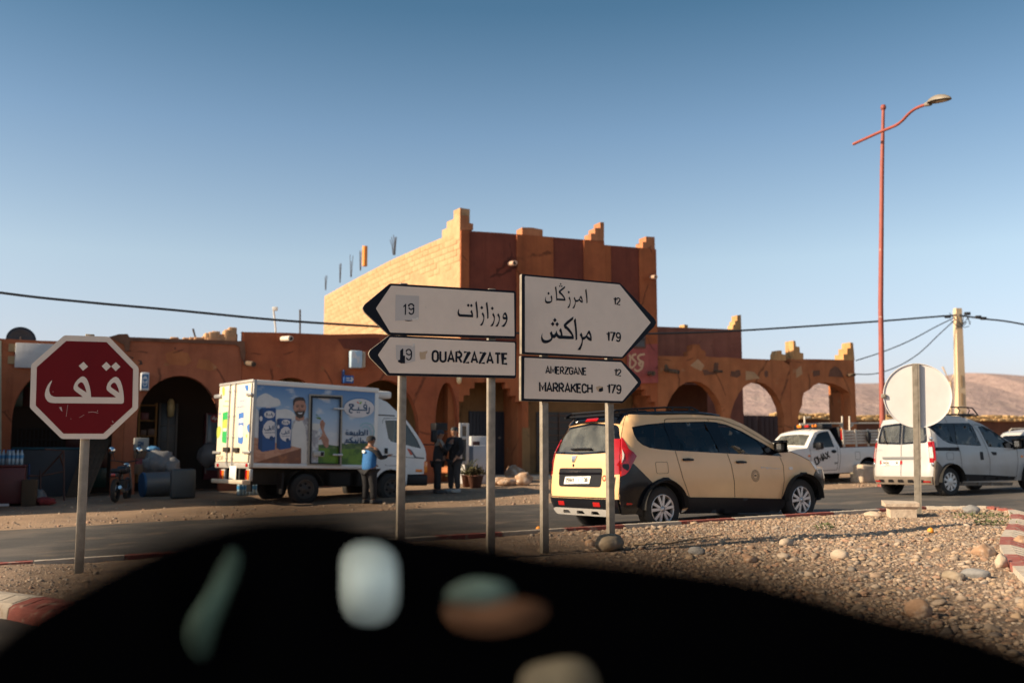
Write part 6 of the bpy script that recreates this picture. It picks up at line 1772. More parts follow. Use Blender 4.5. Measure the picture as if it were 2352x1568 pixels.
for sd in (-1, 1):
 up_ = [(xk0, sd * yk, lo[0][1]), (xk0, sd * yk, hi[0][1] - .05), (xk0 + .06, sd * yk, hi[0][1])] + [(x, sd * yk, z) for x, z in smooth(hi, 3, False)]
 b.tube(up_, .016, 6); b.tube([(xk0, sd * yk, lo[0][1]), (lo[1][0], sd * yk, lo[1][1])], .018, 6)
 for x in np.arange(xk0 + .3, hi[1][0] + .1, .33): b.tube([(x - .02, sd * yk, hi[0][1]), (x + .03, sd * (yk + .03), (hi[0][1] + lo[0][1]) / 2), (x, sd * yk, lo[0][1])], .012, 6)
 for x in (xk0 + .35, lo[1][0] - .5): b.tube([(x, sd * yk, lo[0][1]), (x, sd * (yk + .02), lo[0][1] - .1)], .016, 6)
for x in np.arange(xk0, lo[1][0], .3): b.tube([(x, -yk, lo[0][1]), (x, yk, lo[0][1])], .012, 6)
for z in (hi[0][1], (hi[0][1] + lo[0][1]) / 2): b.tube([(xk0, -yk, z), (xk0, yk, z)], .014, 6)
b.tube([(hi[-1][0], -yk, hi[-1][1]), (hi[-1][0], yk, hi[-1][1])], .016, 6)
V.part(b, "roof_rack", M_blackpl)
# ------------------------------------------------------------------ white pickup facing left
zp = zoomer(3080, 1660, 5.227)
pa_ = R(206)
po = Vector((10.75, 30.0)) - Matrix.Rotation(pa_, 2) @ Vector((1.2, .80))
K = Car("pickup", "white single cab pickup with ladder rack parked facing left on the dirt verge", "pickup truck", (po.x, po.y, gz(10.75, 30.0) - .03), pa_, -.0234, .0114,
  [(.2, .80), (.5, .85), (.9, .86), (1.1, .84), (1.4, .76), (1.7, .66)],
  [(.2, .06), (.5, 0), (1.1, 0), (1.7, 0)], [(.2, 4.95), (.5, 5.05), (.8, 5.03), (1.0, 4.9), (1.2, 4.75)], .08, .5, zp, .84)
axk = K.S([(2065, 1140)])[0]
zb = K.S([(1700, 675)])[0][1]
topk = [(K.split_r(zb), zb)] + [(x, zb) for x in np.linspace(.3, K.S([(1458, 680)])[0][0] - .01, 6)] + K.S([(1455, 670), (1405, 540), (1330, 330), (1305, 300), (1100, 318), (985, 362), (900, 480), (820, 610), (775, 685), (560, 715), (360, 765)])
hx, hz = topk[-1]
if hx < 4.45: topk += [(4.5, hz - .08)]
kwin = K.S([(905, 640), (915, 590), (960, 500), (1040, 395), (1110, 355), (1200, 338), (1285, 330), (1345, 662), (900, 690)])
b = K.shell(topk, [(axk[0], .36, .42), (axk[0] + 3.05, .36, .42)], .34, M_vanw, whole=[kwin])
M_pk_w = mat("pickup_white_paint", (.62, .60, .56), .35, var=.05, coat=.3)
xcb = topk[6][0]; xw1_, xw0_ = K.S([(985, 362)])[0][0], K.S([(790, 660)])[0][0]
wsk = lambda i, j, n: xw1_ + .03 < K.tt[i][0] < xw0_ - .02 and 0 < j < n - 1
K.top_faces(b, lambda i, j, n: not wsk(i, j, n) and K.tt[i][0] >= xcb - .02)
n0 = len(b.f); K.top_faces(b, lambda i, j, n: K.tt[i][0] < xcb - .02, 1, -.03)
K.part(b, "body", [M_pk_w, M_blackpl])
b = MB(); K.top_faces(b, wsk, 0, -.01); K.part(b, "windscreen", G_rear)
K.sidepart("window", G_side, [kwin], -.008)
K.guts((2.35,), .85, .36, under=(.3, 4.7, .5, .3, .75))
b = MB(); b.bbox(3.35, 3.6, -.65, .65, .95, 1.1, .05); K.part(b, "dashboard", M_seat)
rk = random.Random(4)
for k in range(6):
 b = MB(); y = -.5 + .2 * k; b.bbox(3.38, 3.5, y, y + .14, 1.1, 1.13 + .03 * rk.random(), .01)
 K.part(b, "clutter", [M_redlens, M_whitelens, flat("teal_cloth", (.1, .25, .25)), M_white][k % 4])
for xx in (axk[0], axk[0] + 3.05):
 for sd in (-1, 1):
  K.wheel(xx, sd * .76, .33, .335, .22, 'steel')
  b = MB(); b.lathe([(.43, -.26), (.43, .06)], 20, 'Y', (xx, sd * .70, .36), a0=0, a1=math.pi); b.box(xx - .42, xx + .42, sd * .48 - .01, sd * .48 + .01, .3, .76); K.part(b, "wheel_liner", M_under)
gp = [ribbon(dens(K.S(l), .08, False), .012) for l in ([(830, 690), (840, 800), (850, 1000), (960, 1165)], [(1400, 660), (1420, 900), (1400, 1140), (1200, 1150), (960, 1165)], [(1455, 680), (1465, 900), (1440, 1175)])]
b = MB()
for q in gp: K.side(b, q, .003, (), 1, .3)
o = K.part(b, "door_gap", M_gap); o['kind'] = 'stuff'
K.side_flat("door_handle", M_blackpl, [rounded(K.S([(1262, 755), (1300, 722), (1350, 722), (1390, 755), (1350, 792), (1300, 792)]), .02, 2)], .012, side=1)
K.side_text("lettering", M_gap, "DMAX", (955, 1055), (1262, 890), (928, 885), .004, None, 1, .2, .08)
K.side_text("lettering", M_gap, "SR", (1340, 1022), (1418, 1020), (1340, 985), .004, None, 1, .22, .2)
fc = K.S([(1825, 842)])[0]; fo_ = rounded([(fc[0] - .1, fc[1] - .12), (fc[0] - .1, fc[1] + .12), (fc[0] + .1, fc[1] + .12), (fc[0] + .1, fc[1] - .12)], .04, 3)
K.side_flat("fuel_flap", M_gap, [fo_], .003, [[((x - fc[0]) * .92 + fc[0], (z - fc[1]) * .92 + fc[1]) for x, z in fo_]], side=1)
rp2 = K.S([(808, 850)])[0]; K.side_flat("indicator", M_amber, [ell(rp2[0], rp2[1], .045, .03, 12)], .006, side=1)
K.mirror((985, 640), size=(.14, .24, .2))
# sill shadow line, headboard, lights, side racks, bed stakes
b = MB(); xh = xcb - .12; b.bbox(xh - .08, xh, -.72, .74, zb - .02, K.S([(1330, 300)])[0][1] + .08, .02); K.part(b, "headboard", M_blackpl)
for (p, nm, m, sz) in (((1425, 325), "beacon", M_amber, (.05, .06)), ((1453, 405), "brake_strip", M_redlens, (.035, .16))):
 x, z = K.S([p])[0]; b = MB(); b.bbox(xh - .1, xh - .02, .745, .80, z - sz[1], z + sz[1], .015); K.part(b, nm, m)
zroof = K.S([(1000, 300)])[0][1]
lbz = K.fr.hit(zp(890, 228), 0)[1]; lbx = K.fr.hit(zp(890, 228), 0)[0]
lb_o = K.part(MB().bbox(xh + .15, xh + .55, -.6, .62, lbz - .12, lbz + .05, .03), "light_bar", M_blackpl)
for k, m in ((-.32, M_amber), (0, M_redlens), (.32, M_amber)): K.part(MB().bbox(xh + .54, xh + .60, k - .09, k + .09, lbz - .04, lbz + .05, .02), "lamp", m, lb_o)
M_rackw = mat("cream_steel_rack", (.50, .44, .36), .6, var=.12)
def Kp(x, y, yy): 
 q = K.fr.hit(zp(x, y), yy); return (q[0], yy, q[1])
for yy, pts in ((.3, [[(725, 25), (725, 215)], [(620, 190), (1200, 172), (1510, 172)], [(1510, 20), (1510, 330)], [(1470, 200), (1512, 240)], [(750, 50), (830, 40)]]), (.72, [[(1662, 22), (1668, 340)], [(1668, 168), (2300, 165)], [(1680, 245), (1735, 195)]])):
 b = MB()
 for p in pts: b.tube([Kp(x, y, yy) for x, y in p], .028, 6)
 K.part(b, "ladder_rack", M_rackw)
x0, _, z0 = Kp(1520, 610, .80); x1, _, z1_ = Kp(2250, 340, .80)
b = MB()
zlo, zhi = min(z0, z1_), max(z0, z1_); xa_, xb_ = min(x0, x1) - .6, max(x0, x1)
for k in range(5): zq = zlo + (zhi - zlo) * k / 4.2; b.bbox(xa_, xb_, .77, .80, zq, zq + .07, .01)
st_o = K.part(b, "stake_side", M_rackw)
for x in np.linspace(xa_ + .05, xb_ - .05, 5): K.part(MB().bbox(x - .04, x + .04, .802, .82, zlo - .08, zhi + .08, .01), "stake", M_rackw, st_o)
p_, _, q_ = Kp(2050, 450, .85); K.part(MB().rock((p_, .87, q_), .13, 3, 2, .3, 0, (.6, .5, 1.5)), "hanging_bag", M_blackpl)
# second white car at the frame edge (behind the van)
ca = R(25)
co = Vector(at(2326, 1040, 29.5)[:2])
C2 = Car("white_car", "white estate car with roof rails half hidden at the right frame edge", "car", (co.x, co.y, gz(co.x, co.y) + .01), ca, .023, -.012,
   [(.2, .80), (.5, .85), (.9, .85), (1.1, .82), (1.4, .72), (1.6, .66)], [(.2, .06), (.5, 0), (.9, .04), (1.2, .2), (1.45, .45), (1.6, .6)], [(.2, 4.2), (.5, 4.3), (.8, 4.25), (1.0, 4.1)], .25, .5, zp, -.82)
topc = [(C2.split_r(1.40), 1.40), (.8, 1.45), (1.5, 1.47), (2.2, 1.44), (2.6, 1.30), (3.1, 1.0), (3.9, .88)]
cw = [(.75, .98), (.8, 1.3), (2.15, 1.33), (2.75, .98)]
b = C2.shell(topc, [(.8, .31, .36), (3.35, .31, .36)], .26, M_vanw, whole=[cw], rear_holes=[rounded([(-.6, .98), (-.5, 1.32), (.5, 1.32), (.6, .98)], .06, 3)])
C2.top_faces(b, lambda i, j, n: True); C2.part(b, "body", M_vanw)
C2.sidepart("window", M_blackgl, [cw], -.006); C2.rearpart("rear_window", M_blackgl, [rounded([(-.6, .98), (-.5, 1.32), (.5, 1.32), (.6, .98)], .06, 3)], -.006)
for sd in (-1, 1):
 C2.part(MB().tube([(.75, sd * .62, 1.47), (.85, sd * .62, 1.53), (2.0, sd * .62, 1.54), (2.15, sd * .62, 1.47)], .02, 6), "roof_rail", M_rackw)
 zs2 = np.linspace(.75, 1.1, 4)
 C2.rearpart("tail_lamp", M_redlens, [[(sd * (C2.w(z) - .075), z) for z in zs2] + [(sd * (C2.w(z) - .22), z) for z in zs2[::-1]]], .01, thick=.02)
 for xx in (.8, 3.35): C2.wheel(xx, sd * .74, .3, .31, .19, 'cover')
C2.guts((1.3,), .6, .35, under=(.3, 3.9, .5, .22, .6))
C2.rearpart("rear_bumper", M_vanw, [[(-.75, .3), (-.75, .52), (.75, .52), (.75, .3)]], .03, thick=.05)
# ------------------------------------------------------------------ refrigerated delivery truck
zt_ = zoomer(800, 1400, 2.297); zq4 = zoomer(850, 1500, 3.919); zq5 = zoomer(1300, 1500, 2.851)
ta = R(38); kx = 1.45
to = Vector((-4.99, 24.0)) - Matrix.Rotation(ta, 2) @ Vector((kx, -.98))
FT = Frame((to.x, to.y, gz(-4.99, 24.0) + .01), ta, -.022, 0)
tk = thing("delivery_truck", "white refrigerated delivery truck with a milk advertisement along its side", "truck", M=FT.M)
YS = -1.02
def TS(p, y=YS): return FT.hit(p, y)
bx0, bzt0 = TS(zt_(510, 285)); bx1, bzt1 = TS(zt_(1642, 345)); _, bzb0 = TS(zt_(490, 1075)); _, bzb1 = TS(zt_(1640, 1085))
bx0 -= .03
M_boxw = mat("box_white_panel", (.72, .68, .62), .4, var=.05, vs=2)
M_boxgrey = mat("box_aluminium", (.40, .38, .35), .45, .3, var=.1)
BW = 2.04; zb0_, zt0_ = min(bzb0, bzb1), max(bzt0, bzt1)
zb0_ = (bzb0 + bzb1) / 2; zt0_ = (bzt0 + bzt1) / 2
def tp(b, name, m, parent=None, **k): return b.build(name, m, parent or tk, **k)
box_o = tp(MB().bbox(bx0, bx1, YS, YS + BW, zb0_, zt0_, .015), "cargo_box", M_boxw)
b = MB(); b.bbox(bx0 - .01, bx0 + .07, YS - .012, YS + .05, zb0_ - .02, zt0_ + .01, .01); b.bbox(bx0 - .01, bx0 + .07, YS + BW - .05, YS + BW + .012, zb0_ - .02, zt0_ + .01, .01); tp(b, "corner_post", M_boxgrey, box_o)
tp(MB().bbox(bx0 + .07, bx1, YS - .02, YS + .06, zt0_ - .10, zt0_ + .012, .012), "top_rail", M_boxw, box_o)
tp(MB().bbox(bx0 + .07, bx1, YS - .02, YS + .06, zb0_ - .02, zb0_ + .09, .012), "bottom_rail", mat("lower_rail", (.55, .53, .5), .4, .2, var=.08), box_o)
tp(MB().bbox(bx1 - .10, bx1 + .01, YS - .014, YS + .05, zb0_ - .02, zt0_ - .10, .012), "corner_post", M_boxw, box_o)
# printed side: sheets a few millimetres apart
m = bpy.data.materials.new("printed_sky"); m.use_nodes = True; N = m.node_tree.nodes; L_ = m.node_tree.links
bs = N["Principled BSDF"]; bs.inputs["Roughness"].default_value = .45
tc = N.new("ShaderNodeTexCoord"); sx = N.new("ShaderNodeSeparateXYZ"); mr = N.new("ShaderNodeMapRange"); cr = N.new("ShaderNodeValToRGB")
L_.new(tc.outputs["Object"], sx.inputs[0]); L_.new(sx.outputs[2], mr.inputs[0]); mr.inputs[1].default_value = zb0_; mr.inputs[2].default_value = zt0_
nz = N.new("ShaderNodeTexNoise"); nz.inputs["Scale"].default_value = 2.2; nz.inputs["Detail"].default_value = 6
mp_ = N.new("ShaderNodeMapping"); mp_.inputs["Scale"].default_value = (1, 1, 2.2)
L_.new(tc.outputs["Object"], mp_.inputs[0]); L_.new(mp_.outputs[0], nz.inputs["Vector"])
e = cr.color_ramp.elements; e[0].position = .25; e[0].color = (.62, .58, .54, 1); e[1].position = 1; e[1].color = (.03, .14, .34, 1); k = e.new(.62); k.color = (.30, .42, .55, 1)
mr2 = N.new("ShaderNodeMapRange"); mr2.inputs[1].default_value = .58; mr2.inputs[2].default_value = .68
L_.new(nz.outputs[0], mr2.inputs[0]); mx = N.new("ShaderNodeMix"); mx.data_type = 'RGBA'; mx.inputs[7].default_value = (.62, .60, .57, 1)
mu = N.new("ShaderNodeMath"); mu.operation = 'MULTIPLY'; mu.inputs[1].default_value = .7; L_.new(mr2.outputs[0], mu.inputs[0])
L_.new(mr.outputs[0], cr.inputs[0]); L_.new(cr.outputs[0], mx.inputs[6]); L_.new(mu.outputs[0], mx.inputs["Factor"]); L_.new(mx.outputs[2], bs.inputs["Base Color"])
M_psky = m
PR = lambda n, c, **k: mat("print_" + n, c, .45, var=k.pop('var', .05), **k)
M_pcloud = PR("cloud", (.60, .58, .55), var=.1, vs=4); M_pgrass = PR("grass", (.13, .24, .02), col2=(.05, .12, .015), c2s=3, var=.15); M_ptree = PR("trees", (.05, .10, .03), col2=(.14, .19, .05), c2s=5)
M_pblue = PR("carton_blue", (.008, .06, .20)); M_pblued = PR("carton_dark", (.005, .035, .12)); M_pskin = PR("skin", (.40, .19, .12), col2=(.30, .13, .08), c2s=7); M_phair = PR("hair", (.035, .02, .014)); M_pshirt = PR("shirt", (.58, .55, .50)); M_pplaid = PR("plaid", (.33, .31, .32), col2=(.52, .50, .48), c2s=9, c2t=(.48, .52), var=.3, vs=14)
M_ptab = PR("table_top", (.46, .23, .14), col2=(.36, .16, .09), c2s=5); M_ptabd = PR("table_side", (.16, .055, .025), col2=(.26, .09, .03), c2s=4); M_ppale = PR("pale", (.62, .57, .55)); M_pteal = PR("teal", (.25, .45, .48))
M_pred = PR("leaf_red", (.55, .08, .03)); M_pgreen = PR("leaf_green", (.20, .38, .05)); M_pnavy = PR("navy", (.006, .045, .11))
prt = bpy.data.objects.new("side_print", None); COL.objects.link(prt); prt.parent = box_o
def pl(polys, lvl, m, name, holes=(), zm=zq4, sm=0):
 P_ = [[TS(zm(*p)) for p in q] for q in polys]
 if sm: P_ = [smooth(q, sm) for q in P_]
 v, t = union2d(P_, [[TS(zm(*p)) for p in q] for q in holes]); b = MB(); b.recalc = False
 b.add([(x, YS - .003 - .0016 * lvl, z) for x, z in v], t)
 return b.build(name, m, prt)
xp0, zp0 = bx0 + .072, zb0_ + .092; xp1, zp1 = bx1 - .102, zt0_ - .102
b = MB(); b.add([(xp0, YS - .003, zp0), (xp1, YS - .003, zp0), (xp1, YS - .003, zp1), (xp0, YS - .003, zp1)], [(0, 1, 2, 3)]); b.build("printed_sky", M_psky, prt)
def clip_x(p): return p
pl([[(690, 480), (700, 360), (760, 310), (830, 285), (900, 310), (960, 350), (1030, 370), (1065, 430), (1040, 480), (900, 500)], [(980, 560), (1060, 540), (1150, 530), (1260, 580), (1300, 700), (990, 720)], [(668, 560), (720, 580), (720, 960), (668, 965)]], 1, M_pcloud, "printed_clouds", sm=3)
gz0 = zq5(170, 1020)
pl([[(1640, 1090), (1900, 1140), (2000, 1145), (2234, 1150), (2560, 1160), (2560, 1410), (2010, 1400), (1650, 1388)]], 1, M_pgrass, "printed_grass")
pl([[(1660, 1090), (1700, 1085), (1830, 1090), (1960, 1110), (2010, 1060), (2090, 1080), (2160, 1065), (2234, 1070), (2350, 1060), (2480, 1075), (2560, 1070), (2560, 1165), (1900, 1150), (1670, 1140)]], 2, M_ptree, "printed_trees")
# man: shirt, plaid, arm, neck, head, hair, beard, face marks
pl([[(1245, 790), (1270, 720), (1320, 690), (1430, 690), (1480, 660), (1520, 700), (1560, 760), (1640, 850), (1700, 900), (1720, 980), (1660, 1040), (1650, 1388), (1380, 1385), (1385, 1150), (1240, 1110)]], 3, M_pplaid, "printed_plaid_shirt")
pl([[(1300, 710), (1350, 730), (1400, 705), (1440, 800), (1470, 960), (1480, 1385), (1382, 1385), (1385, 1150), (1240, 1110), (1240, 860)]], 4, M_pshirt, "printed_shirt")
pl([[(1545, 760), (1580, 750), (1680, 760), (1690, 820), (1650, 870), (1560, 850)]], 4, M_pshirt, "printed_sleeve")
pl([[(1690, 820), (1680, 770), (1690, 720), (1720, 695), (1745, 730), (1765, 750), (1750, 800), (1740, 850), (1770, 930), (1820, 1010), (1815, 1120), (1780, 1140), (1740, 1100), (1700, 1000), (1650, 1010), (1700, 960), (1720, 900)]], 5, M_pskin, "printed_arm")
pl([[(1610, 660), (1640, 680), (1695, 695), (1700, 680), (1650, 640), (1630, 615), (1615, 620), (1670, 660)]], 6, M_pgrass, "printed_twig")
pl([[(1295, 640), (1300, 700), (1355, 715), (1430, 700), (1440, 640)]], 5, M_pskin, "printed_neck")
pl([[(1275, 420), (1300, 400), (1360, 390), (1430, 405), (1452, 440), (1465, 500), (1455, 560), (1430, 620), (1400, 660), (1350, 670), (1310, 640), (1285, 570), (1268, 540), (1262, 490)]], 6, M_pskin, "printed_face", sm=2)
pl([[(1262, 470), (1260, 400), (1290, 355), (1350, 340), (1420, 350), (1450, 395), (1452, 450), (1435, 405), (1380, 395), (1310, 405), (1285, 430), (1280, 470)], [(1283, 555), (1300, 575), (1320, 560), (1370, 565), (1420, 560), (1445, 545), (1435, 610), (1410, 660), (1360, 680), (1315, 650), (1290, 600)]], 7, M_phair, "printed_hair_and_beard")
pl([[(1335, 585), (1370, 592), (1408, 582), (1395, 605), (1365, 612), (1345, 603)]], 8, M_ppale, "printed_smile")
pl([ell(1325, 497, 20, 8, 10), ell(1402, 495, 20, 8, 10), ribbon([(1300, 480), (1325, 474), (1350, 480)], 9), ribbon([(1380, 478), (1402, 472), (1428, 478)], 9), ribbon([(1362, 500), (1356, 545), (1375, 550)], 5)], 8, M_phair, "printed_eyes")
# table and cartons
pl([[(640, 970), (1000, 1060), (1240, 1110), (1388, 1145), (640, 1378)]], 5, M_ptab, "printed_table")
pl([[(1388, 1145), (1385, 1385), (640, 1385), (640, 1376)]], 6, M_ptabd, "printed_table_edge")
for k in range(5): pl([ribbon([(640, 1010 + 70 * k), (1000 - 60 * k, 1090 + 52 * k)], 5)], 6, M_ptabd, "printed_seam")
pl([[(728, 540), (770, 512), (990, 515), (975, 1165), (770, 1200), (710, 1150)], [(1008, 690), (1040, 675), (1235, 685), (1222, 1140), (1050, 1168), (998, 1140)]], 7, M_pblue, "printed_carton")
pl([[(728, 540), (785, 520), (770, 1200), (710, 1150)], [(1008, 690), (1050, 680), (1050, 1168), (998, 1140)]], 8, M_pblued, "printed_carton_side")
pl([ell(888, 617, 84, 57, 24), [(778, 880), (800, 780), (850, 720), (910, 705), (970, 740), (975, 960), (900, 1000), (830, 980), (790, 930)], [(835, 475), (912, 475), (908, 512), (835, 512)], ell(1145, 738, 66, 42, 20), [(1048, 920), (1070, 850), (1120, 805), (1180, 810), (1222, 860), (1215, 1010), (1150, 1040), (1090, 1015), (1060, 980)], ell(755, 680, 24, 40, 16), ell(1027, 808, 17, 30, 14)], 9, M_ppale, "printed_labels")
pl([ell(918, 990, 32, 40, 16), ell(1170, 1015, 26, 32, 16)], 10, M_pblued, "printed_roundel")
def rafia(cx, cy, s, lvl, m=M_pnavy, zm=zq4, name="printed_wordmark"):
 """the Arabic wordmark of the oval, drawn around (cx, cy); s = scale against the big one"""
 f = lambda pts: [(cx + (x - 535) * s, cy + (y - 390) * s) for x, y in pts]
 w_ = 36 * s
 ps = [ribbon(f([(825, 340), (822, 430), (812, 490), (785, 520), (735, 498)]), w_), ribbon(f([(745, 430), (745, 300), (720, 268), (685, 275), (665, 320), (680, 365), (745, 375)]), w_), ribbon(f([(765, 430), (560, 425), (340, 415), (300, 380)]), w_), ribbon(f([(518, 420), (518, 340)]), w_),
   ribbon(f([(345, 400), (245, 280), (260, 262), (360, 262), (372, 285), (300, 370), (255, 420), (262, 480), (300, 502), (345, 490)]), w_)]
 ps += [ell(*f([(713, 207)])[0], 20 * s, 20 * s, 10), ell(*f([(488, 488)])[0], 20 * s, 20 * s, 10), ell(*f([(540, 490)])[0], 20 * s, 20 * s, 10)]
 return pl(ps, lvl, m, name, zm=zm)
rafia(888, 620, .19, 10); rafia(1145, 740, .15, 10)
def halib(cx, cy, s, lvl, zm, m=M_pnavy):
 f = lambda pts: [(cx + x * s, cy + y * s) for x, y in pts]
 pl([ribbon(f([(70, 20), (68, -60)]), 13 * s), ribbon(f([(45, -50), (45, 12), (20, 20), (0, 18), (20, -5), (0, -20)]), 12 * s), ribbon(f([(0, 18), (-5, -50)]), 12 * s), ribbon(f([(0, 18), (-25, 20), (-25, -2)]), 12 * s), ribbon(f([(-25, 20), (-70, 22), (-85, 8), (-85, -8)]), 12 * s), ell(*f([(-28, 38)])[0], 6 * s, 6 * s, 8), ell(*f([(-62, 40)])[0], 6 * s, 6 * s, 8), ribbon(f([(85, 60), (-85, 66)]), 9 * s)], lvl, m, "printed_word", zm=zm)
halib(890, 840, .95, 10, zq4); halib(1142, 905, .78, 10, zq4)
zq6 = zoomer(1360, 1580, 7.1273)
ov = ell(535, 368, 432, 268, 40)
pl([ell(535, 355, 440, 282, 40)], 9, PR("oval_blue", (.02, .13, .30)), "printed_oval", zm=zq6)
pl([ov], 10, M_ppale, "printed_oval_field", zm=zq6)
rafia(535, 390, 1.0, 11, zm=zq6)
pl([smooth([(470, 185), (510, 195), (540, 235), (510, 240), (480, 220)], 2)], 11, M_pred, "printed_leaf", zm=zq6); pl([smooth([(610, 180), (600, 230), (565, 258), (540, 245), (560, 205)], 2)], 11, M_pgreen, "printed_leaf", zm=zq6); pl([ell(548, 165, 22, 16, 10)], 11, M_pteal, "printed_leaf", zm=zq6)
pl([ribbon([(565, 885), (640, 810), (740, 785), (850, 820), (930, 900), (965, 1020), (950, 1150)], 26), ribbon([(625, 945), (680, 895), (760, 890), (830, 950), (870, 1050), (870, 1140)], 22)], 9, M_pteal, "printed_arc", zm=zq6)
W1 = 30
pl([ribbon([(768, 985), (768, 1140)], W1), ribbon([(700, 985), (698, 1120), (660, 1135), (165, 1120)], W1), ribbon([(545, 980), (540, 1120)], W1), ribbon([(545, 1100), (600, 1045), (645, 1060), (650, 1120)], W1), ribbon([(480, 1050), (480, 1125)], W1), ribbon([(398, 1045), (398, 1125)], W1),
 ribbon([(345, 1115), (270, 1085), (285, 1045), (325, 1045), (345, 1085), (270, 1125)], W1 - 4), ribbon([(215, 1120), (210, 1050), (170, 1050), (155, 1090), (180, 1120), (215, 1115)], W1 - 4), ell(180, 995, 15, 13, 8), ell(210, 997, 15, 13, 8), ell(482, 1165, 14, 12, 8), ell(382, 1162, 14, 12, 8), ell(415, 1164, 14, 12, 8)], 9, M_pnavy, "printed_slogan", zm=zq6)
pl([ribbon([(800, 1350), (700, 1345), (625, 1280)], W1), ribbon([(575, 1205), (572, 1335), (790, 1352)], W1), ribbon([(510, 1260), (508, 1345), (130, 1340), (120, 1415)], W1), ribbon([(435, 1262), (435, 1340)], W1), ribbon([(350, 1200), (270, 1255), (365, 1335)], W1), ribbon([(225, 1335), (215, 1265), (175, 1260), (165, 1300), (190, 1335)], W1 - 4), ell(508, 1220, 14, 12, 8), ell(438, 1388, 14, 12, 8), ell(660, 1380, 14, 12, 8)], 9, M_pnavy, "printed_slogan", zm=zq6)
# side door frame, handle, hinges
fr_out = [(1508, 296), (2028, 318), (2008, 1422), (1482, 1408)]; fr_in = [(1545, 335), (1990, 355), (1965, 1385), (1520, 1375)]
P0 = [TS(zq4(*p)) for p in fr_out]; P1 = [TS(zq4(*p)) for p in fr_in]
sdo = tp(MB().plate(P0, YS - .045, YS - .021, [P1]), "side_door", mat("door_frame_metal", (.30, .26, .21), .5, .3, var=.1), box_o)
P2 = [TS(zq4(*p)) for p in [(1530, 322), (2004, 342), (1980, 1398), (1506, 1390)]]
P3 = [TS(zq4(*p)) for p in [(1556, 352), (1982, 372), (1956, 1382), (1532, 1372)]]
tp(MB().plate(P2, YS - .052, YS - .0455, [P3]), "door_seal", M_blackpl, sdo)
def hng(p0, p1, y=.06):
 a = TS(p0); c = TS(p1); tp(MB().bbox(min(a[0], c[0]), max(a[0], c[0]), YS - y - .03, YS - y + .01, min(a[1], c[1]), max(a[1], c[1]), .012), "hinge", M_alloy, sdo)
hng(zq4(1880, 505), zq4(2042, 545)); hng(zq4(1865, 1228), zq4(2020, 1265))
a = TS(zq4(1570, 1185)); c = TS(zq4(1735, 1275)); lk = tp(MB().bbox(a[0], c[0], YS - .06, YS - .03, c[1], a[1], .012), "latch", M_boxgrey, sdo); tp(MB().bbox(c[0] - .1, c[0] - .02, YS - .066, YS - .0605, c[1] + .02, a[1] - .02, .01), "latch_pocket", M_blackpl, lk)
# rear doors
XRr = bx0 - .012
def TR(p, x=XRr): return FT.hitx(p, x)
M_rdoor = mat("rear_door_cream", (.72, .62, .46), .4, var=.05, vs=2)
for (ya, yb) in ((YS + .06, YS + BW / 2 - .015), (YS + BW / 2 + .015, YS + BW - .06)):
 tp(MB().bbox(XRr - .03, XRr, ya, yb, zb0_ + .1, zt0_ - .06, .012), "rear_door", M_rdoor, box_o)
tp(MB().bbox(XRr - .02, XRr, YS, YS + BW, zt0_ - .05, zt0_ + .02, .01), "rear_frame", M_boxgrey, box_o); tp(MB().bbox(XRr - .02, XRr, YS, YS + BW, zb0_ - .04, zb0_ + .09, .01), "rear_frame", M_boxgrey, box_o)
def rrod(px):
 y, z = TR(zq4(px, 700), XRr - .03); b = MB(); b.tube([(XRr - .055, y, zb0_ + .02), (XRr - .055, y, zt0_ - .02)], .018, 8)
 for q in (.1, .35, .6, .9): zq = zb0_ + (zt0_ - zb0_) * q; b.bbox(XRr - .075, XRr - .03, y - .03, y + .03, zq - .025, zq + .025, .008)
 return tp(b, "locking_bar", M_alloy, box_o)
rrod(262); rrod(345)
def rr_(pts, lvl, m, name, sm=0):
 P_ = [TR(zq4(*p), XRr - .03) for p in pts]; P_ = smooth(P_, sm) if sm else P_
 v, t = union2d([P_]); b = MB(); b.recalc = False; b.add([(XRr - .0315 - .0012 * lvl, y, z) for y, z in v], t); return b.build(name, m, box_o)
for pts in ([(100, 300), (40, 300), (40, 360), (130, 345)],): pass
for p0, p1 in (((540, 280), (610, 320)), ((475, 1190), (590, 1225)), ((38, 310), (135, 355)), ((10, 1190), (115, 1230))):
 y0, z0 = TR(zq4(*p0), XRr - .05); y1, z1_ = TR(zq4(*p1), XRr - .05); tp(MB().bbox(XRr - .075, XRr - .03, min(y0, y1), max(y0, y1), min(z0, z1_), max(z0, z1_), .01), "hinge", M_alloy, box_o)
for p0, p1 in (((182, 1130), (262, 1200)), ((335, 1135), (410, 1205))):
 y0, z0 = TR(zq4(*p0), XRr - .05); y1, z1_ = TR(zq4(*p1), XRr - .05); tp(MB().bbox(XRr - .09, XRr - .034, min(y0, y1), max(y0, y1), min(z0, z1_), max(z0, z1_), .01), "lock_plate", M_gap, box_o)
M_pgr = PR("carton_green", (.03, .36, .09)); M_pbl2 = PR("carton_midblue", (.05, .16, .45)); M_plime = PR("lime", (.42, .46, .08)); M_ptext = PR("text_brown", (.22, .17, .12))
rr_([(160, 590), (235, 568), (245, 600), (230, 1030), (205, 1068), (148, 1050)], 1, M_pgr, "printed_carton"); rr_([(175, 700), (235, 690), (232, 780), (225, 860), (165, 850), (160, 760)], 2, M_plime, "printed_band"); rr_([(165, 830), (225, 830), (222, 880), (165, 880)], 3, M_ppale, "printed_band")
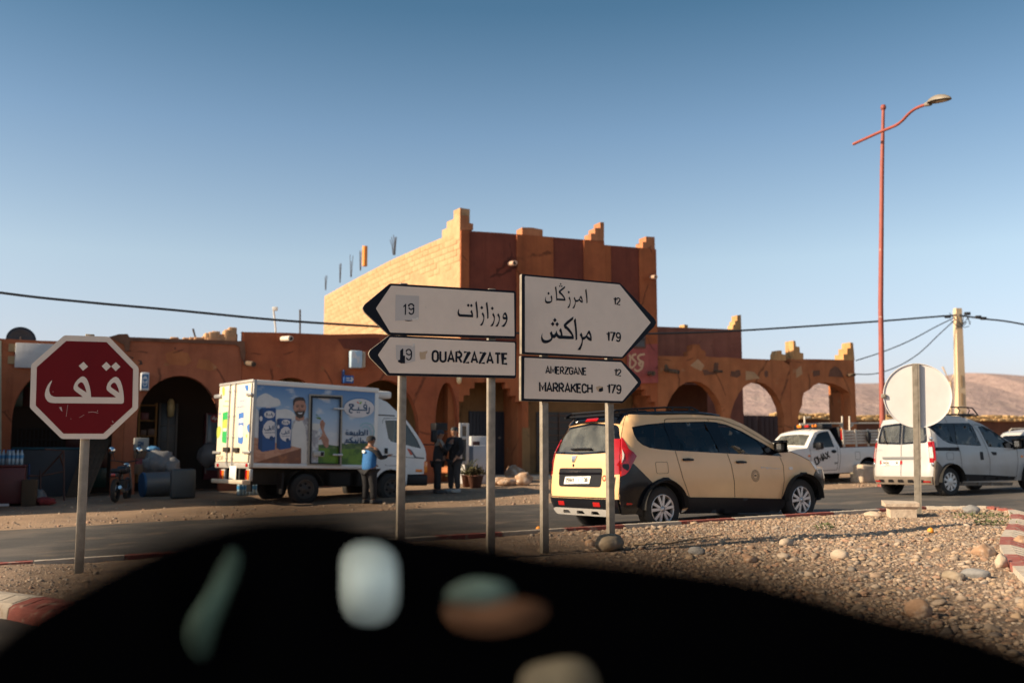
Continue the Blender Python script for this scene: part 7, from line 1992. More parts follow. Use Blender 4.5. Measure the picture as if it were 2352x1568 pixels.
rr_([(410, 600), (485, 575), (492, 600), (480, 1040), (460, 1085), (398, 1060)], 1, M_pbl2, "printed_carton"); rr_([(415, 690), (485, 670), (485, 740), (412, 745)], 2, M_ppale, "printed_band", 2); rr_([(405, 800), (480, 790), (478, 960), (400, 960)], 2, M_ppale, "printed_band", 2)
for pts, m in (([(510, 190), (515, 160), (560, 155), (562, 230), (535, 252)], M_pbl2), ([(540, 800), (575, 760), (575, 900), (550, 870)], M_pbl2), ([(75, 830), (120, 800), (135, 860), (110, 960), (70, 980)], M_plime), ([(155, 200), (190, 190), (190, 310), (160, 310)], M_plime), ([(205, 1240), (235, 1235), (230, 1350), (205, 1350)], M_plime), ([(108, 590), (125, 585), (125, 625), (110, 630)], M_pbl2), ([(525, 930), (545, 930), (540, 975), (525, 975)], M_plime)): rr_(pts, 1, m, "printed_drop", 2)
for row in ([(195, 395), (255, 392), (255, 418), (195, 420)], [(165, 470), (270, 480), (268, 500), (162, 496)], [(425, 392), (505, 380), (500, 410), (425, 414)], [(375, 490), (540, 460), (535, 490), (380, 510)]):
 P_ = []
 (xa, ya), (xb, yb) = row[0], row[1]; hh = row[2][1] - row[1][1]
 n_ = int((xb - xa) / 14)
 for k in range(n_):
  f = (k + .2) / n_; f2 = (k + .8) / n_; j = (k * 7919 % 5) / 5
  P_.append([(xa + (xb - xa) * f, ya + (yb - ya) * f + hh * .3 * j), (xa + (xb - xa) * f2, ya + (yb - ya) * f2 + hh * .2), (xa + (xb - xa) * f2, ya + (yb - ya) * f + hh * .75), (xa + (xb - xa) * f, ya + (yb - ya) * f + hh)])
 for q in P_[:8]: rr_(q, 1, M_pbl2 if xa > 300 else M_pgreen, "printed_text")
for t_, pA, pB, pH in (("908", (65, 1340), (170, 1325), (65, 1270)),):
 A, B, Tp = [Vector(TR(zq4(*p), XRr - .03)) for p in (pA, pB, pH)]; h = (Tp - A).length; u = (B - A); Lq = u.length; u.normalize(); n = Vector((-u.y, u.x)); n = n if n.y > 0 else -n
 v, t = union2d([[tuple(A + u * a + n * c) for a, c in p] for p in letters(t_, h, .14, .2, width=Lq)]); b = MB(); b.recalc = False; b.add([(XRr - .033, y, z) for y, z in v], t); b.build("fleet_number", M_ptext, box_o)
for px in (85, 537): y, z = TR(zq4(px, 1410), XRr - .02); tp(MB().bbox(XRr - .035, XRr - .021, y - .06, y + .06, z - .04, z + .04, .008), "marker_lamp", M_redlens, box_o)
# chassis, rear lights, step, mudguards
ch = tp(MB().box(bx0 + .1, bx1 + 1.2, -.62, .75, zb0_ - .42, zb0_ - .04), "chassis", M_under)
zs_step = TR(zt_(300, 1205), bx0 - .1)[1]
tp(MB().bbox(bx0 - .16, bx0 + .05, -.98, .9, zs_step - .06, zs_step + .04, .02), "rear_step", mat("step_cream", (.5, .43, .33), .6, .2, var=.1))
b = MB(); b.box(bx0 - .02, bx0 + .1, -.5, -.42, zs_step, zb0_); b.box(bx0 - .02, bx0 + .1, .42, .5, zs_step, zb0_); tp(b, "step_bracket", M_under)
for px, w_ in ((440, .24), (208, .24)):
 y, z = TR(zt_(px, 1142), bx0 - .05); lo_ = tp(MB().bbox(bx0 - .06, bx0 + .02, y - w_ / 2, y + w_ / 2, z - .15, z + .13, .02), "tail_lamp", M_boxgrey)
 tp(MB().bbox(bx0 - .075, bx0 - .061, y - w_ / 2 + .02, y - .0, z - .12, z + .1, .01), "lens", M_amber, lo_); tp(MB().bbox(bx0 - .075, bx0 - .061, y + .0, y + w_ / 2 - .02, z - .12, z + .1, .01), "lens", M_redlens, lo_)
y, z = TR(zt_(298, 1125), bx0 - .05); tp(MB().bbox(bx0 - .05, bx0 - .03, y - .2, y + .2, z - .16, z + .16, .01), "number_plate", M_plate)
zw_r = TS(zt_(965, 1275), -.98)[1]; xw_r = TS(zt_(965, 1275), -.98)[0]; xw_f = TS(zq5(765, 1270), -.98)[0]
class TW: pass
tw_ = TW(); tw_.e = tk
for xx, zz_ in ((xw_r, .36), (xw_f, .39)):
 for sd in (-1, 1): Car.wheel(tw_, xx, sd * .88, zz_, .37, .24, 'steel')
for sd in (-1, 1):
 b = MB(); b.lathe([(.48, -.14), (.48, .14)], 16, 'Y', (xw_r, sd * .88, .36), a0=.15, a1=math.pi - .15); tp(b, "mudguard", M_under)
 b = MB(); b.box(xw_r - .62, xw_r - .58, sd * .88 - .14, sd * .88 + .14, .25, .75); tp(b, "mud_flap", M_blackpl)
for xa, xb in ((xw_r + .7, xw_r + 1.3), (xw_r + 1.5, xw_f - .6)): tp(MB().bbox(xa, xb, -.85, -.45, zb0_ - .45, zb0_ - .1, .04), "side_tank", M_under)
# cab: side outline extruded, with holes for the door window
M_cabw = mat("cab_white", (.66, .65, .63), .35, var=.04, coat=.3)
cab = [zq5(*p) for p in [(622, 262), (660, 268), (740, 310), (815, 385), (880, 445), (935, 500), (990, 570), (1050, 660), (1100, 745), (1140, 830), (1152, 900), (1152, 970), (1135, 985), (1125, 1125), (1000, 1130), (960, 1130), (930, 1100), (905, 1000)]]
YC = -.90
cp = [TS(p, YC) for p in cab]
wfx = [(xw_f + .47 * math.cos(a), .40 + .47 * math.sin(a)) for a in np.linspace(.05, math.pi - .35, 12)]
zc_b = TS(zq5(660, 1060), YC)[1]; xc_r = bx1 + .05
cp = [p for p in cp[:-3]] + [(max(cp[-4][0] - .3, xw_f + .5), cp[-4][1])] + wfx + [(xc_r, zc_b), (xc_r, cp[0][1])]
win = [TS(zq5(*p), YC) for p in [(700, 515), (815, 512), (935, 540), (1000, 640), (1060, 740), (1098, 835), (1000, 815), (935, 795), (820, 770), (760, 755), (730, 720)]]
b = MB()
def cabfn(x, y, z):
 zn = max(0, z - 1.3); return (x, y * (1 - .10 * zn), z)
wz = .03
b.plate(cp, YC, YC + .06, [win], fn=cabfn, step=.12); b.plate(cp, -YC - .06, -YC, [win], fn=cabfn, step=.12)
cab_o = tp(b, "cab", M_cabw)
b = MB(); tv = cp[:11]
def strip3(b, pts, m):
 vs_ = []
 for (x, z) in pts: vs_ += [cabfn(x, YC, z), cabfn(x, 0, z + .02), cabfn(x, -YC, z)]
 b.add(vs_, [(3 * i + j, 3 * i + j + 1, 3 * i + j + 4, 3 * i + j + 3) for i in range(len(pts) - 1) for j in (0, 1)], 0, True)
iw0, iw1 = 5, 9
strip3(b, cp[:iw0 + 1], 0); strip3(b, cp[iw1:14], 0); tp(b, "cab_skin", M_cabw, cab_o)
b = MB(); strip3(b, cp[iw0:iw1 + 1], 0); tp(b, "windscreen", G_side, cab_o)
b = MB(); b.box(xc_r, xc_r + .04, YC + .02, -YC - .02, zc_b, cp[1][1] - .2); tp(b, "cab_back", M_cabw, cab_o)
b = MB(); b.plate(win, YC + .02, YC + .024, fn=cabfn); tp(b, "door_window", G_side, cab_o)
dl = [TS(zq5(*p), YC) for p in [(672, 520), (690, 492), (815, 488), (930, 500)]]; dl2 = [TS(zq5(*p), YC) for p in [(672, 520), (690, 1030), (815, 1030), (930, 1040)]]
v, t = union2d([ribbon(dl, .012), ribbon(dl2, .012), ribbon([TS(zq5(690, 918), YC), TS(zq5(1130, 950), YC)], .014), ribbon([TS(zq5(620, 452), YC), TS(zq5(815, 462), YC)], .03)])
b = MB(); b.recalc = False; b.add([cabfn(x, YC - .002, z) for x, z in v], t); o = tp(b, "door_gap", M_gap, cab_o); o['kind'] = 'stuff'
a = TS(zq5(678, 830), YC); c = TS(zq5(712, 895), YC); tp(MB().bbox(a[0], c[0], YC - .02, YC - .003, c[1], a[1], .015), "door_handle", M_blackpl, cab_o)
for pts, m in (([(935, 835), (960, 838), (1000, 905), (975, 910)], M_pred), ([(960, 838), (985, 850), (1040, 930), (1128, 940), (1128, 948), (1020, 945), (1000, 905)], PR("stripe_grey", (.08, .085, .10)))):
 b = MB(); b.plate([TS(zq5(*p), YC) for p in pts], YC - .004, YC - .002, fn=cabfn); tp(b, "decal_stripe", m, cab_o)
a = TS(zq5(1035, 1070), YC); c = TS(zq5(1108, 1103), YC); tp(MB().bbox(a[0], c[0], YC - .02, YC + .01, c[1], a[1], .015), "indicator", M_amber, cab_o)
a = TS(zq5(1128, 980), YC); c = TS(zq5(1160, 1110), YC); tp(MB().bbox(a[0], c[0] + .02, YC - .01, YC + .3, c[1], a[1], .02), "headlamp", M_amber, cab_o)
a = TS(zq5(940, 1130), YC); c = TS(zq5(1150, 1260), YC); tp(MB().bbox(a[0], c[0] + .06, YC + .0, -YC, c[1], a[1], .04), "front_bumper", M_blackpl, cab_o)
a = TS(zq5(1208, 625), YC - .15); c = TS(zq5(1268, 765), YC - .15); mo = tp(MB().bbox(a[0], c[0] - .04, YC - .28, YC - .12, c[1], a[1], .03), "door_mirror", M_blackpl, cab_o)
q0 = TS(zq5(1125, 790), YC); tp(MB().tube([(q0[0], YC + .02, q0[1]), (a[0] + .1, YC - .18, q0[1]), (a[0] + .12, YC - .2, c[1])], .016, 6), "mirror_arm", M_blackpl, mo)
a = TS(zq5(622, 190), -.4); c = TS(zq5(683, 275), -.4); rf = tp(MB().bbox(bx1 + .02, c[0], -.75, .75, c[1], a[1], .05), "refrigeration_unit", M_boxw)
tp(MB().bbox(bx1 + .1, c[0] + .004, -.7, .7, (a[1] + c[1]) / 2 - .02, (a[1] + c[1]) / 2 + .02, .004), "vent_slot", M_blackpl, rf)
b = MB(); b.bbox(xc_r + .3, xc_r + .45, -.6, .6, zc_b + .3, zc_b + .95, .05); tp(b, "seat", M_seat, cab_o)
# ================================================================== STREET FURNITURE
M_lpole = mat("red_lamp_paint", (.27, .060, .040), .6, var=.15, vs=3, col2=(.50, .40, .34), c2s=5, c2t=(.66, .69))
lx, ly = at(2024, 1000, 28.0)[:2]
lz0 = gz(lx, ly)
el = thing("street_lamp", "tall red painted street lamp with a curved crossing arm behind the white van", "street lamp", (lx, ly, lz0))
def rel(p, o): return tuple(Vector(p) - Vector(o))
LO = (lx, ly, lz0)
ptop = at(2029, 252, 28.0); pmid = at(2026, 385, 28.0)
MB().tube([rel((lx, ly, lz0), LO), rel(at(2023, 700, 28.0), LO), rel(pmid, LO), rel(ptop, LO)], [.085, .072, .06, .045], 12).build("pole", M_lpole, el)
MB().lathe([(.001, .09), (.06, .07), (.085, 0), (.06, -.07), (.001, -.09)], 14, 'Z', rel(at(2029, 247, 28.0), LO)).build("ball", M_lpole, el)
MB().cyl((0, 0, 0), (0, 0, .35), .16, .11, 12).build("base_plate", M_lpole, el)
dA = Vector((.40, -.92))
def arm_pt(px, py):
 u = (px - 1176) / F_PX
 r = ray(px, py); k = r.x / r.y
 # point on the vertical plane through the pole along dA
 L = (k * ly - lx) / (dA.x - k * dA.y)
 y = ly + dA.y * L
 return CAM + r * (y / r.y)
za_ = zoomer(3300, 300, 2.955)
apts = [za_(*p) for p in [(335, 818), (430, 775), (540, 725), (665, 668), (760, 630), (850, 590), (920, 535), (980, 470), (1045, 415), (1110, 380), (1185, 353)]]
MB().tube(smooth([rel(arm_pt(*p), LO) for p in apts], 3, False), .042, 10).build("arm", M_lpole, el)
h0 = Vector(rel(arm_pt(*za_(1190, 350)), LO)); h1 = Vector(rel(arm_pt(*za_(1490, 270)), LO))
d = (h1 - h0); Lh = d.length; ax = d.normalized(); sx = ax.cross(Vector((0, 0, 1))).normalized(); up = sx.cross(ax)
Mh = Matrix((ax, sx, up)).transposed().to_4x4(); Mh.translation = h0
b = MB(); rows = []
n = 14
for i in range(n + 1):
 f = i / n; x = Lh * (.12 + .88 * f); w_ = .20 * math.sin(math.pi * min(1, f * .93 + .07)) ** .6; hgt = .17 * math.sin(math.pi * min(1, f * .9 + .1)) ** .7
 rows.append([(x, w_ * math.cos(a), hgt * math.sin(a)) for a in np.linspace(0, math.pi, 9)])
b.add([tuple(Mh @ Vector(p)) for r_ in rows for p in r_], [(i * 9 + j, i * 9 + j + 1, (i + 1) * 9 + j + 1, (i + 1) * 9 + j) for i in range(n) for j in range(8)], 0, True)
hd = b.build("lamp_head", mat("lamp_head_grey", (.22, .19, .15), .5, var=.05), el)
b = MB(); b.add([tuple(Mh @ Vector((Lh * (.56 + .43 * math.cos(a)), .19 * math.sin(a), -.005))) for a in np.linspace(0, 2 * math.pi, 24, endpoint=False)], [tuple(range(24))]); b.build("lens_tray", flat("lamp_underside", (.12, .075, .035), .5), hd)
b = MB(); b.add([tuple(Mh @ Vector((Lh * (.62 + .22 * math.cos(a)), .10 * math.sin(a), -.02))) for a in np.linspace(0, 2 * math.pi, 20, endpoint=False)], [tuple(range(20))]); b.build("glass_bowl", flat("lamp_bowl", (.35, .22, .08), .2), hd)
b = MB(); b.cyl(tuple(h0), tuple(h0 + ax * Lh * .2), .06, .07, 10); b.build("socket", MATS["lamp_head_grey"], hd)
# concrete power pole and cables
ppx, ppy = at(2207, 1000, 40.0)[:2]; pz0 = gz(ppx, ppy)
ep = thing("power_pole", "pale concrete power pole with knotted cables at its top", "power pole", (ppx, ppy, pz0))
PO = Vector((ppx, ppy, pz0)); tpz = (at(2200, 708, 40.0) - PO)
M_cpole = mat("pole_concrete", (.60, .45, .29), .9, var=.08, vs=3, bump=.2, bs=12)
w0, w1 = .195, .13
b = MB()
def lev(z, w, dx): return [(dx - w, -w * .8, z), (dx + w, -w * .8, z), (dx + w, w * .8, z), (dx - w, w * .8, z)]
A_ = lev(0, w0, 0); B_ = lev(tpz.z, w1, tpz.x)
b.add(A_ + B_, [(0, 1, 5, 4), (1, 2, 6, 5), (2, 3, 7, 6), (3, 0, 4, 7), (4, 5, 6, 7)]); shaft = b.build("shaft", M_cpole, ep)
shaft.rotation_euler = (0, 0, R(10))
for k in range(5):
 f0 = .02 + k * .115; z0 = tpz.z * f0; z1_ = tpz.z * (f0 + .085); w_ = .05
 xm_ = tpz.x * f0
 wy = (w0 + (w1 - w0) * f0) * .8
 MB().box(xm_ - w_, xm_ + w_, -wy - .012, -wy - .003, z0 + .05, z1_).build("recess", mat("pole_recess", (.40, .27, .15), .9), shaft)
M_cable = flat("black_cable", (.015, .016, .02), .6)
def cab_thing(name, label, pts, r, group="overhead cables"):
 P_ = smooth([tuple(p) for p in pts], 6, False)
 return tag(MB().tube(P_, r, 6).build(name, M_cable), label, "cable", group)
cpts = []
for px, py in ((-420, 610), (0, 672), (200, 694), (400, 712), (640, 735), (870, 750), (1100, 762), (1300, 767), (1500, 766), (1700, 759), (2000, 739), (2150, 727), (2196, 724)):
 f = (px + 420) / 2616; dd = 1 / ((1 - f) / 25.5 + f / 39.8)
 cpts.append(at(px, py, dd))
cab_thing("power_cable", "thick black overhead cable sagging across the street from the left to the concrete pole", cpts, .038)
cab_thing("power_cable", "black overhead cable leaving the concrete pole to the right", [at(2204, 724, 39.8), at(2260, 732, 40.5), at(2352, 745, 41.5), at(2600, 800, 44)], .036)
cab_thing("power_cable", "upper service cable from the concrete pole to the ruined arcade", [at(2193, 729, 39.8), at(2150, 750, 39.8), at(2090, 782, 39.5), at(2030, 807, 39.2), at(1966, 828, 38.6)], .022)
cab_thing("power_cable", "lower service cable hanging from the concrete pole to the arcade end wall", [at(2195, 733, 39.8), at(2160, 765, 39.8), at(2110, 812, 39.5), at(2060, 842, 39.3), at(2010, 858, 39), at(1966, 859, 38.6)], .020)
b = MB(); rb = random.Random(2)
for k in range(7):
 p0 = at(2185 + rb.uniform(-6, 40), 722 + rb.uniform(-4, 8), 39.6); p1 = at(2200 + rb.uniform(-20, 70), 735 + rb.uniform(0, 14), 39.6); pm = (p0 + p1) / 2 + Vector((0, 0, -rb.uniform(.1, .35)))
 b.tube(smooth([rel(p0, PO), rel(pm, PO), rel(p1, PO)], 5, False), .014, 5)
for px, py in ((2177, 727), (2222, 720), (2247, 728), (2259, 731)): p = rel(at(px, py, 39.6), PO); b.bbox(p[0] - .12, p[0] + .12, p[1] - .05, p[1] + .05, p[2] - .06, p[2] + .06, .02)
o = b.build("cable_clamps", M_cable, ep); o['kind'] = 'stuff'
# thin far mast with fork top
mx_, my_ = at(1688, 945, 75)[:2] if False else at(2162 - 474 + 474, 945, 75)[:2]
fp = at(2180, 1000, 80); mz = gz(fp.x, fp.y)
em = thing("forked_mast", "slender pale mast with a fork shaped top on the plain beside the power pole", "mast", (fp.x, fp.y, mz))
FO = Vector((fp.x, fp.y, mz))
MB().tube([(0, 0, 0), rel(at(2182, 877, 80), FO)], [.22, .17], 8).build("shaft", M_cpole, em)
MB().tube([rel(at(2165, 842, 80), FO), rel(at(2182, 877, 80), FO), rel(at(2203, 840, 80), FO)], .07, 6).build("fork", M_cpole, em)
# illuminated style shop boxes and the small blue sign on the arcade
M_sblue = mat("shop_sign_blue", (.02, .12, .26), .4, var=.1); M_swhite = mat("shop_sign_white", (.55, .56, .58), .4, var=.05)
def sbox(label, px0, py0, px1, py1, y0, y1, name="light_box"):
 xl, zt0 = FB.hit((px0, py0), y0); xr, zb0 = FB.hit((px1, py1), y0)
 e = facade_thing(name, label, "shop sign", xl, y0, zb0, "projecting shop signs on the arcades")
 return e, xl, xr, zb0, zt0
zs2 = zoomer(480, 1450, 2.614)
# projecting box left of the grocery arch: board stands out from the wall, its face to the left is printed
e, xl, xr, zb0, zt0 = sbox("blue and white projecting light box with a round smiling emblem beside the grocery arch", *zs2(222, 100), *zs2(300, 290), -.55, 0)
fw_ = xr - xl
b = MB(); b.bbox(0, fw_, 0, .50, 0, zt0 - zb0, .02); bo = b.build("box", M_swhite, e)
hh = zt0 - zb0
b = MB(); b.box(.02, fw_ - .02, -.006, -.002, .06, hh - .06); b.build("printed_panel", M_sblue, bo)
v, t = union2d([ell(fw_ / 2, hh / 2, fw_ * .32, hh * .30, 24)]); b = MB(); b.add([(x, -.009, z) for x, z in v], t); b.build("emblem", M_swhite, bo)
v, t = union2d([ribbon([(fw_ * .33, hh * .40), (fw_ * .5, hh * .30), (fw_ * .67, hh * .40)], .035), ell(fw_ * .4, hh * .58, .03, .03, 8), ell(fw_ * .62, hh * .58, .03, .03, 8), ribbon([(fw_ * .5, hh * .56), (fw_ * .46, hh * .46), (fw_ * .56, hh * .47)], .03)])
b = MB(); b.add([(x, -.012, z) for x, z in v], t); b.build("emblem_face", M_sblue, bo)
b = MB()
for z in (.15, hh - .2): MB().cyl((fw_ - .03, .5, z), (fw_ - .03, .57, z), .02, .02, 6).build("bracket", M_rebar, e)
zs3 = zoomer(800, 1400, 2.297)
e, xl, xr, zb0, zt0 = sbox("pale blue light box high on the red arcade left of the arrow signs", *zs3(1388, 2), *zs3(1490, 163), -.35, 0)
fw_ = xr - xl; hh = zt0 - zb0
bo = MB().bbox(0, fw_, .0, .30, 0, hh, .02).build("box", mat("light_box_blue", (.40, .52, .62), .35, var=.05), e)
v, t = union2d([[(.03, hh - .03), (.03, .3), (fw_ * .62, .3), (fw_ * .3, hh - .03)]]); b = MB(); b.add([(x, -.004, z) for x, z in v], t); b.build("printed_wedge", flat("white_print", (.62, .62, .62)), bo)
v, t = union2d([ribbon([(fw_ * .6, hh * .28), (fw_ * .72, hh * .5), (fw_ * .68, hh * .62), (fw_ * .55, hh * .55), (fw_ * .62, hh * .45)], .06)]); b = MB(); b.add([(x, -.007, z) for x, z in v], t); b.build("printed_letter", M_swhite, bo)
MB().bbox(fw_ + .004, fw_ + .12, .05, .34, .02, hh - .02, .02).build("side_case", flat("case_tan", (.42, .33, .24)), e)
e, xl, xr, zb0, zt0 = sbox("small blue bracket sign with white lettering under the pale blue light box", *zs3(1322, 178), *zs3(1412, 305), -.3, 0, "bracket_sign")
fw_ = xr - xl; hh = zt0 - zb0
bo = MB().bbox(0, fw_, .0, .08, 0, hh * .58, .015).build("board", flat("board_blue", (.015, .08, .28), .4), e); MB().bbox(-.0, fw_ * .16, .085, .3, 0, hh, .015).build("bracket", flat("board_blue2", (.015, .06, .2), .4), e)
b = MB()
for k, (a, c) in enumerate(((.25, .6), (.25, .7))): b.box(fw_ * a, fw_ * c, -.004, -.001, hh * (.34 - .16 * k), hh * (.41 - .16 * k))
v, t = union2d([ribbon([(fw_ * .72, hh * .45), (fw_ * .88, hh * .3), (fw_ * .72, hh * .14)], .05)]); b.add([(x, -.004, z) for x, z in v], t); b.build("lettering", M_swhite, bo)
# ================================================================== SHOP CLUTTER
def fpt(px, py, d=None, y=None):
 """ground-anchored placement: point on the ray at facade depth y or world depth d"""
 if y is not None:
  x, z = FB.hit((px, py), y); return FB.w(x, y, z)
 return at(px, py, d)
def gpt(px, py):
 """ground point on the verge seen at a pixel"""
 r = ray(px, py); k = 20.0
 for _ in range(40):
  p = CAM + r * k; k = (1.2 - gz(p.x, p.y)) / -r.z * .5 + k * .5
 return CAM + r * k
def fthing(name, label, cat, p, rz=FA, group=None): return thing(name, label, cat, (p.x, p.y, gz(p.x, p.y)), rz, group)
zk = zoomer(0, 1550, 3.1365); zm_ = zoomer(480, 1450, 2.614); zw = zoomer(1700, 1650, 4.48)
SC = lambda px, d: px * d / F_PX        # frame pixels -> metres at depth d
# checker tiles and grille in the left arch
sx0 = FB.hit(zk(60, 700), 3.0)[0]
rt_ = random.Random(9)
M_tg = flat("tile_green", (.012, .05, .04), .35, var=.2); M_tr = flat("tile_oxblood", (.075, .022, .018), .35, var=.2)
tw0, th0 = .62, .62
meshes = {}
for i in range(6):
 for j in range(6):
  m = M_tg if (i + j) % 2 else M_tr
  if m.name not in meshes: meshes[m.name] = MB().bbox(0, tw0 - .02, -.03, 0, 0, th0 - .02, .008).mesh("wall_tile", m)
  if 1 <= i <= 3 and j < 4: continue
  o = bpy.data.objects.new("wall_tile", meshes[m.name]); COL.objects.link(o)
  o.parent = s1.e
  o.matrix_local = Matrix.Translation((sx0 - .8 + i * tw0 - s1.x, 3.17, base_z(xA) + j * th0 + .2 - s1.z))
gx0, gz_ = FB.hit(zk(205, 830), 3.0)[0], FB.hit(zk(205, 830), 3.0)[1]; gx1 = FB.hit(zk(780, 520), 3.0)[0]; gz1 = FB.hit(zk(780, 520), 3.0)[1]
b = MB()
for x in np.linspace(gx0, gx1, 12): b.tube([s1.fn(x, 3.05, gz_ - .6), s1.fn(x, 3.05, gz1)], .02, 5)
for z in np.linspace(gz_ - .6, gz1, 5): b.tube([s1.fn(gx0, 3.05, z), s1.fn(gx1, 3.05, z)], .025, 5)
o = b.build("window_grille", flat("grille_black", (.03, .022, .02), .7), s1.e); o['kind'] = 'stuff'
# low white wall inside the arch
p = fpt(*zk(615, 1400), d=29.5)
e = fthing("low_wall", "low grey white tiled wall standing inside the left arch", "wall", p)
b = MB(); b.bbox(-1.0, 1.0, -.12, .12, -.1, 1.35, .02); bo = b.build("wall", flat("dull_white", (.075, .075, .08), .7), e); MB().bbox(-1.05, 1.05, -.16, .16, 1.355, 1.42, .02).build("coping", flat("teal_edge", (.03, .10, .13), .5), e)
# dark red chest with bottle packs
p = gpt(*zk(140, 1485)); D_ = p.y
e = fthing("red_chest", "dark red drinks chest at the left frame edge", "chest", p)
wq = SC(275 / 3.1365 / 1.7415, D_); hq = SC(480 / 3.1365 / 1.7415, D_)
M_dred = flat("dark_red_metal", (.075, .008, .010), .5)
MB().bbox(-wq / 2 - .3, wq / 2, 0, .7, .05, hq, .02).build("body", M_dred, e); MB().bbox(-wq / 2 - .32, wq / 2 + .02, -.02, .72, hq + .004, hq + .05, .015).build("lid", M_dred, e)
MB().bbox(-wq / 2 - .1, -.05, -.012, -.002, .0, .06, .005).build("label_strip", M_ppale, e)
M_bot = mat("bottle_plastic", (.30, .42, .50), .25, var=.1); M_botl = flat("bottle_label", (.04, .22, .45), .4); M_cap = flat("bottle_cap", (.03, .12, .35), .4)
def bottle_pack(p, label, nx=3, ny=2, h=.32, rz=FA, group="packs of bottled water"):
 e = thing("bottle_pack", label, "water pack", p, rz, group)
 r_ = .042
 for i in range(nx):
  for j in range(ny):
   x, y = (i - (nx - 1) / 2) * .088, (j - .5) * .088
   b = MB(); b.lathe([(.001, 0), (r_, .004), (r_, h * .35), (r_ * .9, h * .4), (r_, h * .45), (r_, h * .68), (r_ * .4, h * .88), (r_ * .38, h * .93)], 12, 'Z', (x, y, 0)); bo = b.build("bottle", M_bot, e)
   MB().lathe([(r_ + .001, h * .42), (r_ + .001, h * .64)], 12, 'Z', (x, y, 0)).build("label", M_botl, bo)
   MB().cyl((x, y, h * .93), (x, y, h), r_ * .42, r_ * .42, 8).build("cap", M_cap, bo)
 return e
hp = SC(190 / 3.1365 / 1.7415, D_)
for k, (px, lab) in enumerate(((60, "left water bottle pack standing on the dark red chest"), (185, "right water bottle pack standing on the dark red chest"))):
 q = at(*zk(px, 1005), D_ + .3); e_ = bottle_pack((q.x, q.y, gz(p.x, p.y) + hq + .052), lab, 4, 3, hp)
# metal stand, timber boards, block and rubbish
p = gpt(*zk(600, 1425)); e = fthing("tube_stand", "rust brown tube frame stand in front of the left arch", "stand", p)
def loc_of(e, w): 
 M_ = Matrix.Translation(e.location) @ Matrix.Rotation(e.rotation_euler[2], 4, 'Z'); return tuple(M_.inverted() @ w)
D_ = p.y
M_rust = flat("rust_brown", (.09, .04, .028), .8)
for pts, m in (([(805, 1425), (800, 790), (560, 770)], M_rust), ([(370, 1215), (520, 1100), (800, 795)], M_rust), ([(520, 1105), (800, 1050)], M_rust), ([(505, 1400), (505, 1040)], M_rust), ([(360, 1250), (365, 960)], flat("blue_tube", (.02, .04, .11), .6)), ([(360, 1105), (510, 1105)], M_rust), ([(750, 850), (800, 1000)], M_rust)):
 MB().tube([loc_of(e, at(*zk(*q), D_ + (.4 if k % 2 else 0))) for k, q in enumerate(pts)], .022, 6).build("tube", m, e)
for k in range(5):
 x0, x1 = 860 + 52 * k, 1125 + 58 * k
 A = at(*zk(x0, 1400 - 5 * k), 28.0); B = at(*zk(x1, 655), 29.3); A.z = max(A.z, gz(A.x, A.y))
 d = (B - A); b = MB(); L_ = d.length
 o = MB().bbox(-.085, .085, -.02, .02, 0, L_, .006).build("board", M_wood, None, A); o.rotation_euler = d.to_track_quat('Z', 'Y').to_euler()
 tag(o, "%s of five timber boards leaning in a row behind the stop sign post" % ("leftmost", "second from left", "middle", "second from right", "rightmost")[k], "board", "timber boards leaning against the arcade pier")
p = gpt(*zk(360, 1480)); tag(MB().bbox(-.16, .16, -.15, .15, 0, .62, .02).build("wooden_stump", flat("stump_wood", (.06, .038, .022), .9), None, (p.x, p.y, gz(p.x, p.y)), (0, 0, .3)), "square wooden stump beside the dark red chest", "stump")
p = gpt(*zk(560, 1470)); tag(MB().rock((0, 0, .09), .2, 5, 3, .4, 0, (1.2, .8, .5)).build("rag", flat("red_rag", (.18, .02, .02), .9), None, (p.x, p.y, gz(p.x, p.y))), "crumpled red rag on the ground by the tube stand", "rag")
p = gpt(*zk(450, 1450)); tag(MB().rock((0, 0, .12), .24, 8, 3, .5, 0, (1, .8, .8)).build("rubbish_bag", flat("clear_bag", (.12, .12, .12), .4), None, (p.x, p.y, gz(p.x, p.y))), "greyish plastic rubbish bag next to the wooden stump", "bag")
# motorcycle seen from behind
p = gpt(*zk(1440, 1440)); D_ = p.y
e = thing("motorcycle", "dark motorcycle with round mirror parked in shade behind the stop sign post", "motorcycle", (p.x, p.y, gz(p.x, p.y)), R(98))
M_moto = mat("moto_dark", (.012, .018, .026), .35, var=.1); M_motb = flat("moto_black", (.012, .012, .014), .6)
for x in (0.0, 1.22):
 wq = MB(); t_ = [(.21, -.045), (.27, -.055), (.295, 0), (.27, .055), (.21, .045)]; wq.lathe(t_, 24, 'Y', (x, 0, .295)); o = wq.build("wheel", M_tyre, e)
 b = MB()
 for k in range(8): a = math.pi * k / 4; b.cyl((x, 0, .295), (x + .21 * math.cos(a), 0, .295 + .21 * math.sin(a)), .008, .008, 5)
 b.cyl((x, -.05, .295), (x, .05, .295), .045, .045, 10); b.build("spokes", M_chrome, o)
MB().tube([(0, .08, .295), (.35, .1, .5), (.55, .08, .45)], .03, 6).build("swing_arm", M_motb, e); MB().tube([(.5, 0, .35), (.35, 0, .62), (.85, 0, .80), (.95, 0, .9)], .03, 6).build("frame", M_motb, e)
MB().bbox(.4, .75, -.13, .13, .28, .55, .04).build("engine", M_motb, e); MB().bbox(.5, .92, -.14, .14, .68, .88, .08).build("fuel_tank", M_moto, e); MB().bbox(-.12, .52, -.13, .13, .72, .82, .05).build("seat", M_motb, e)
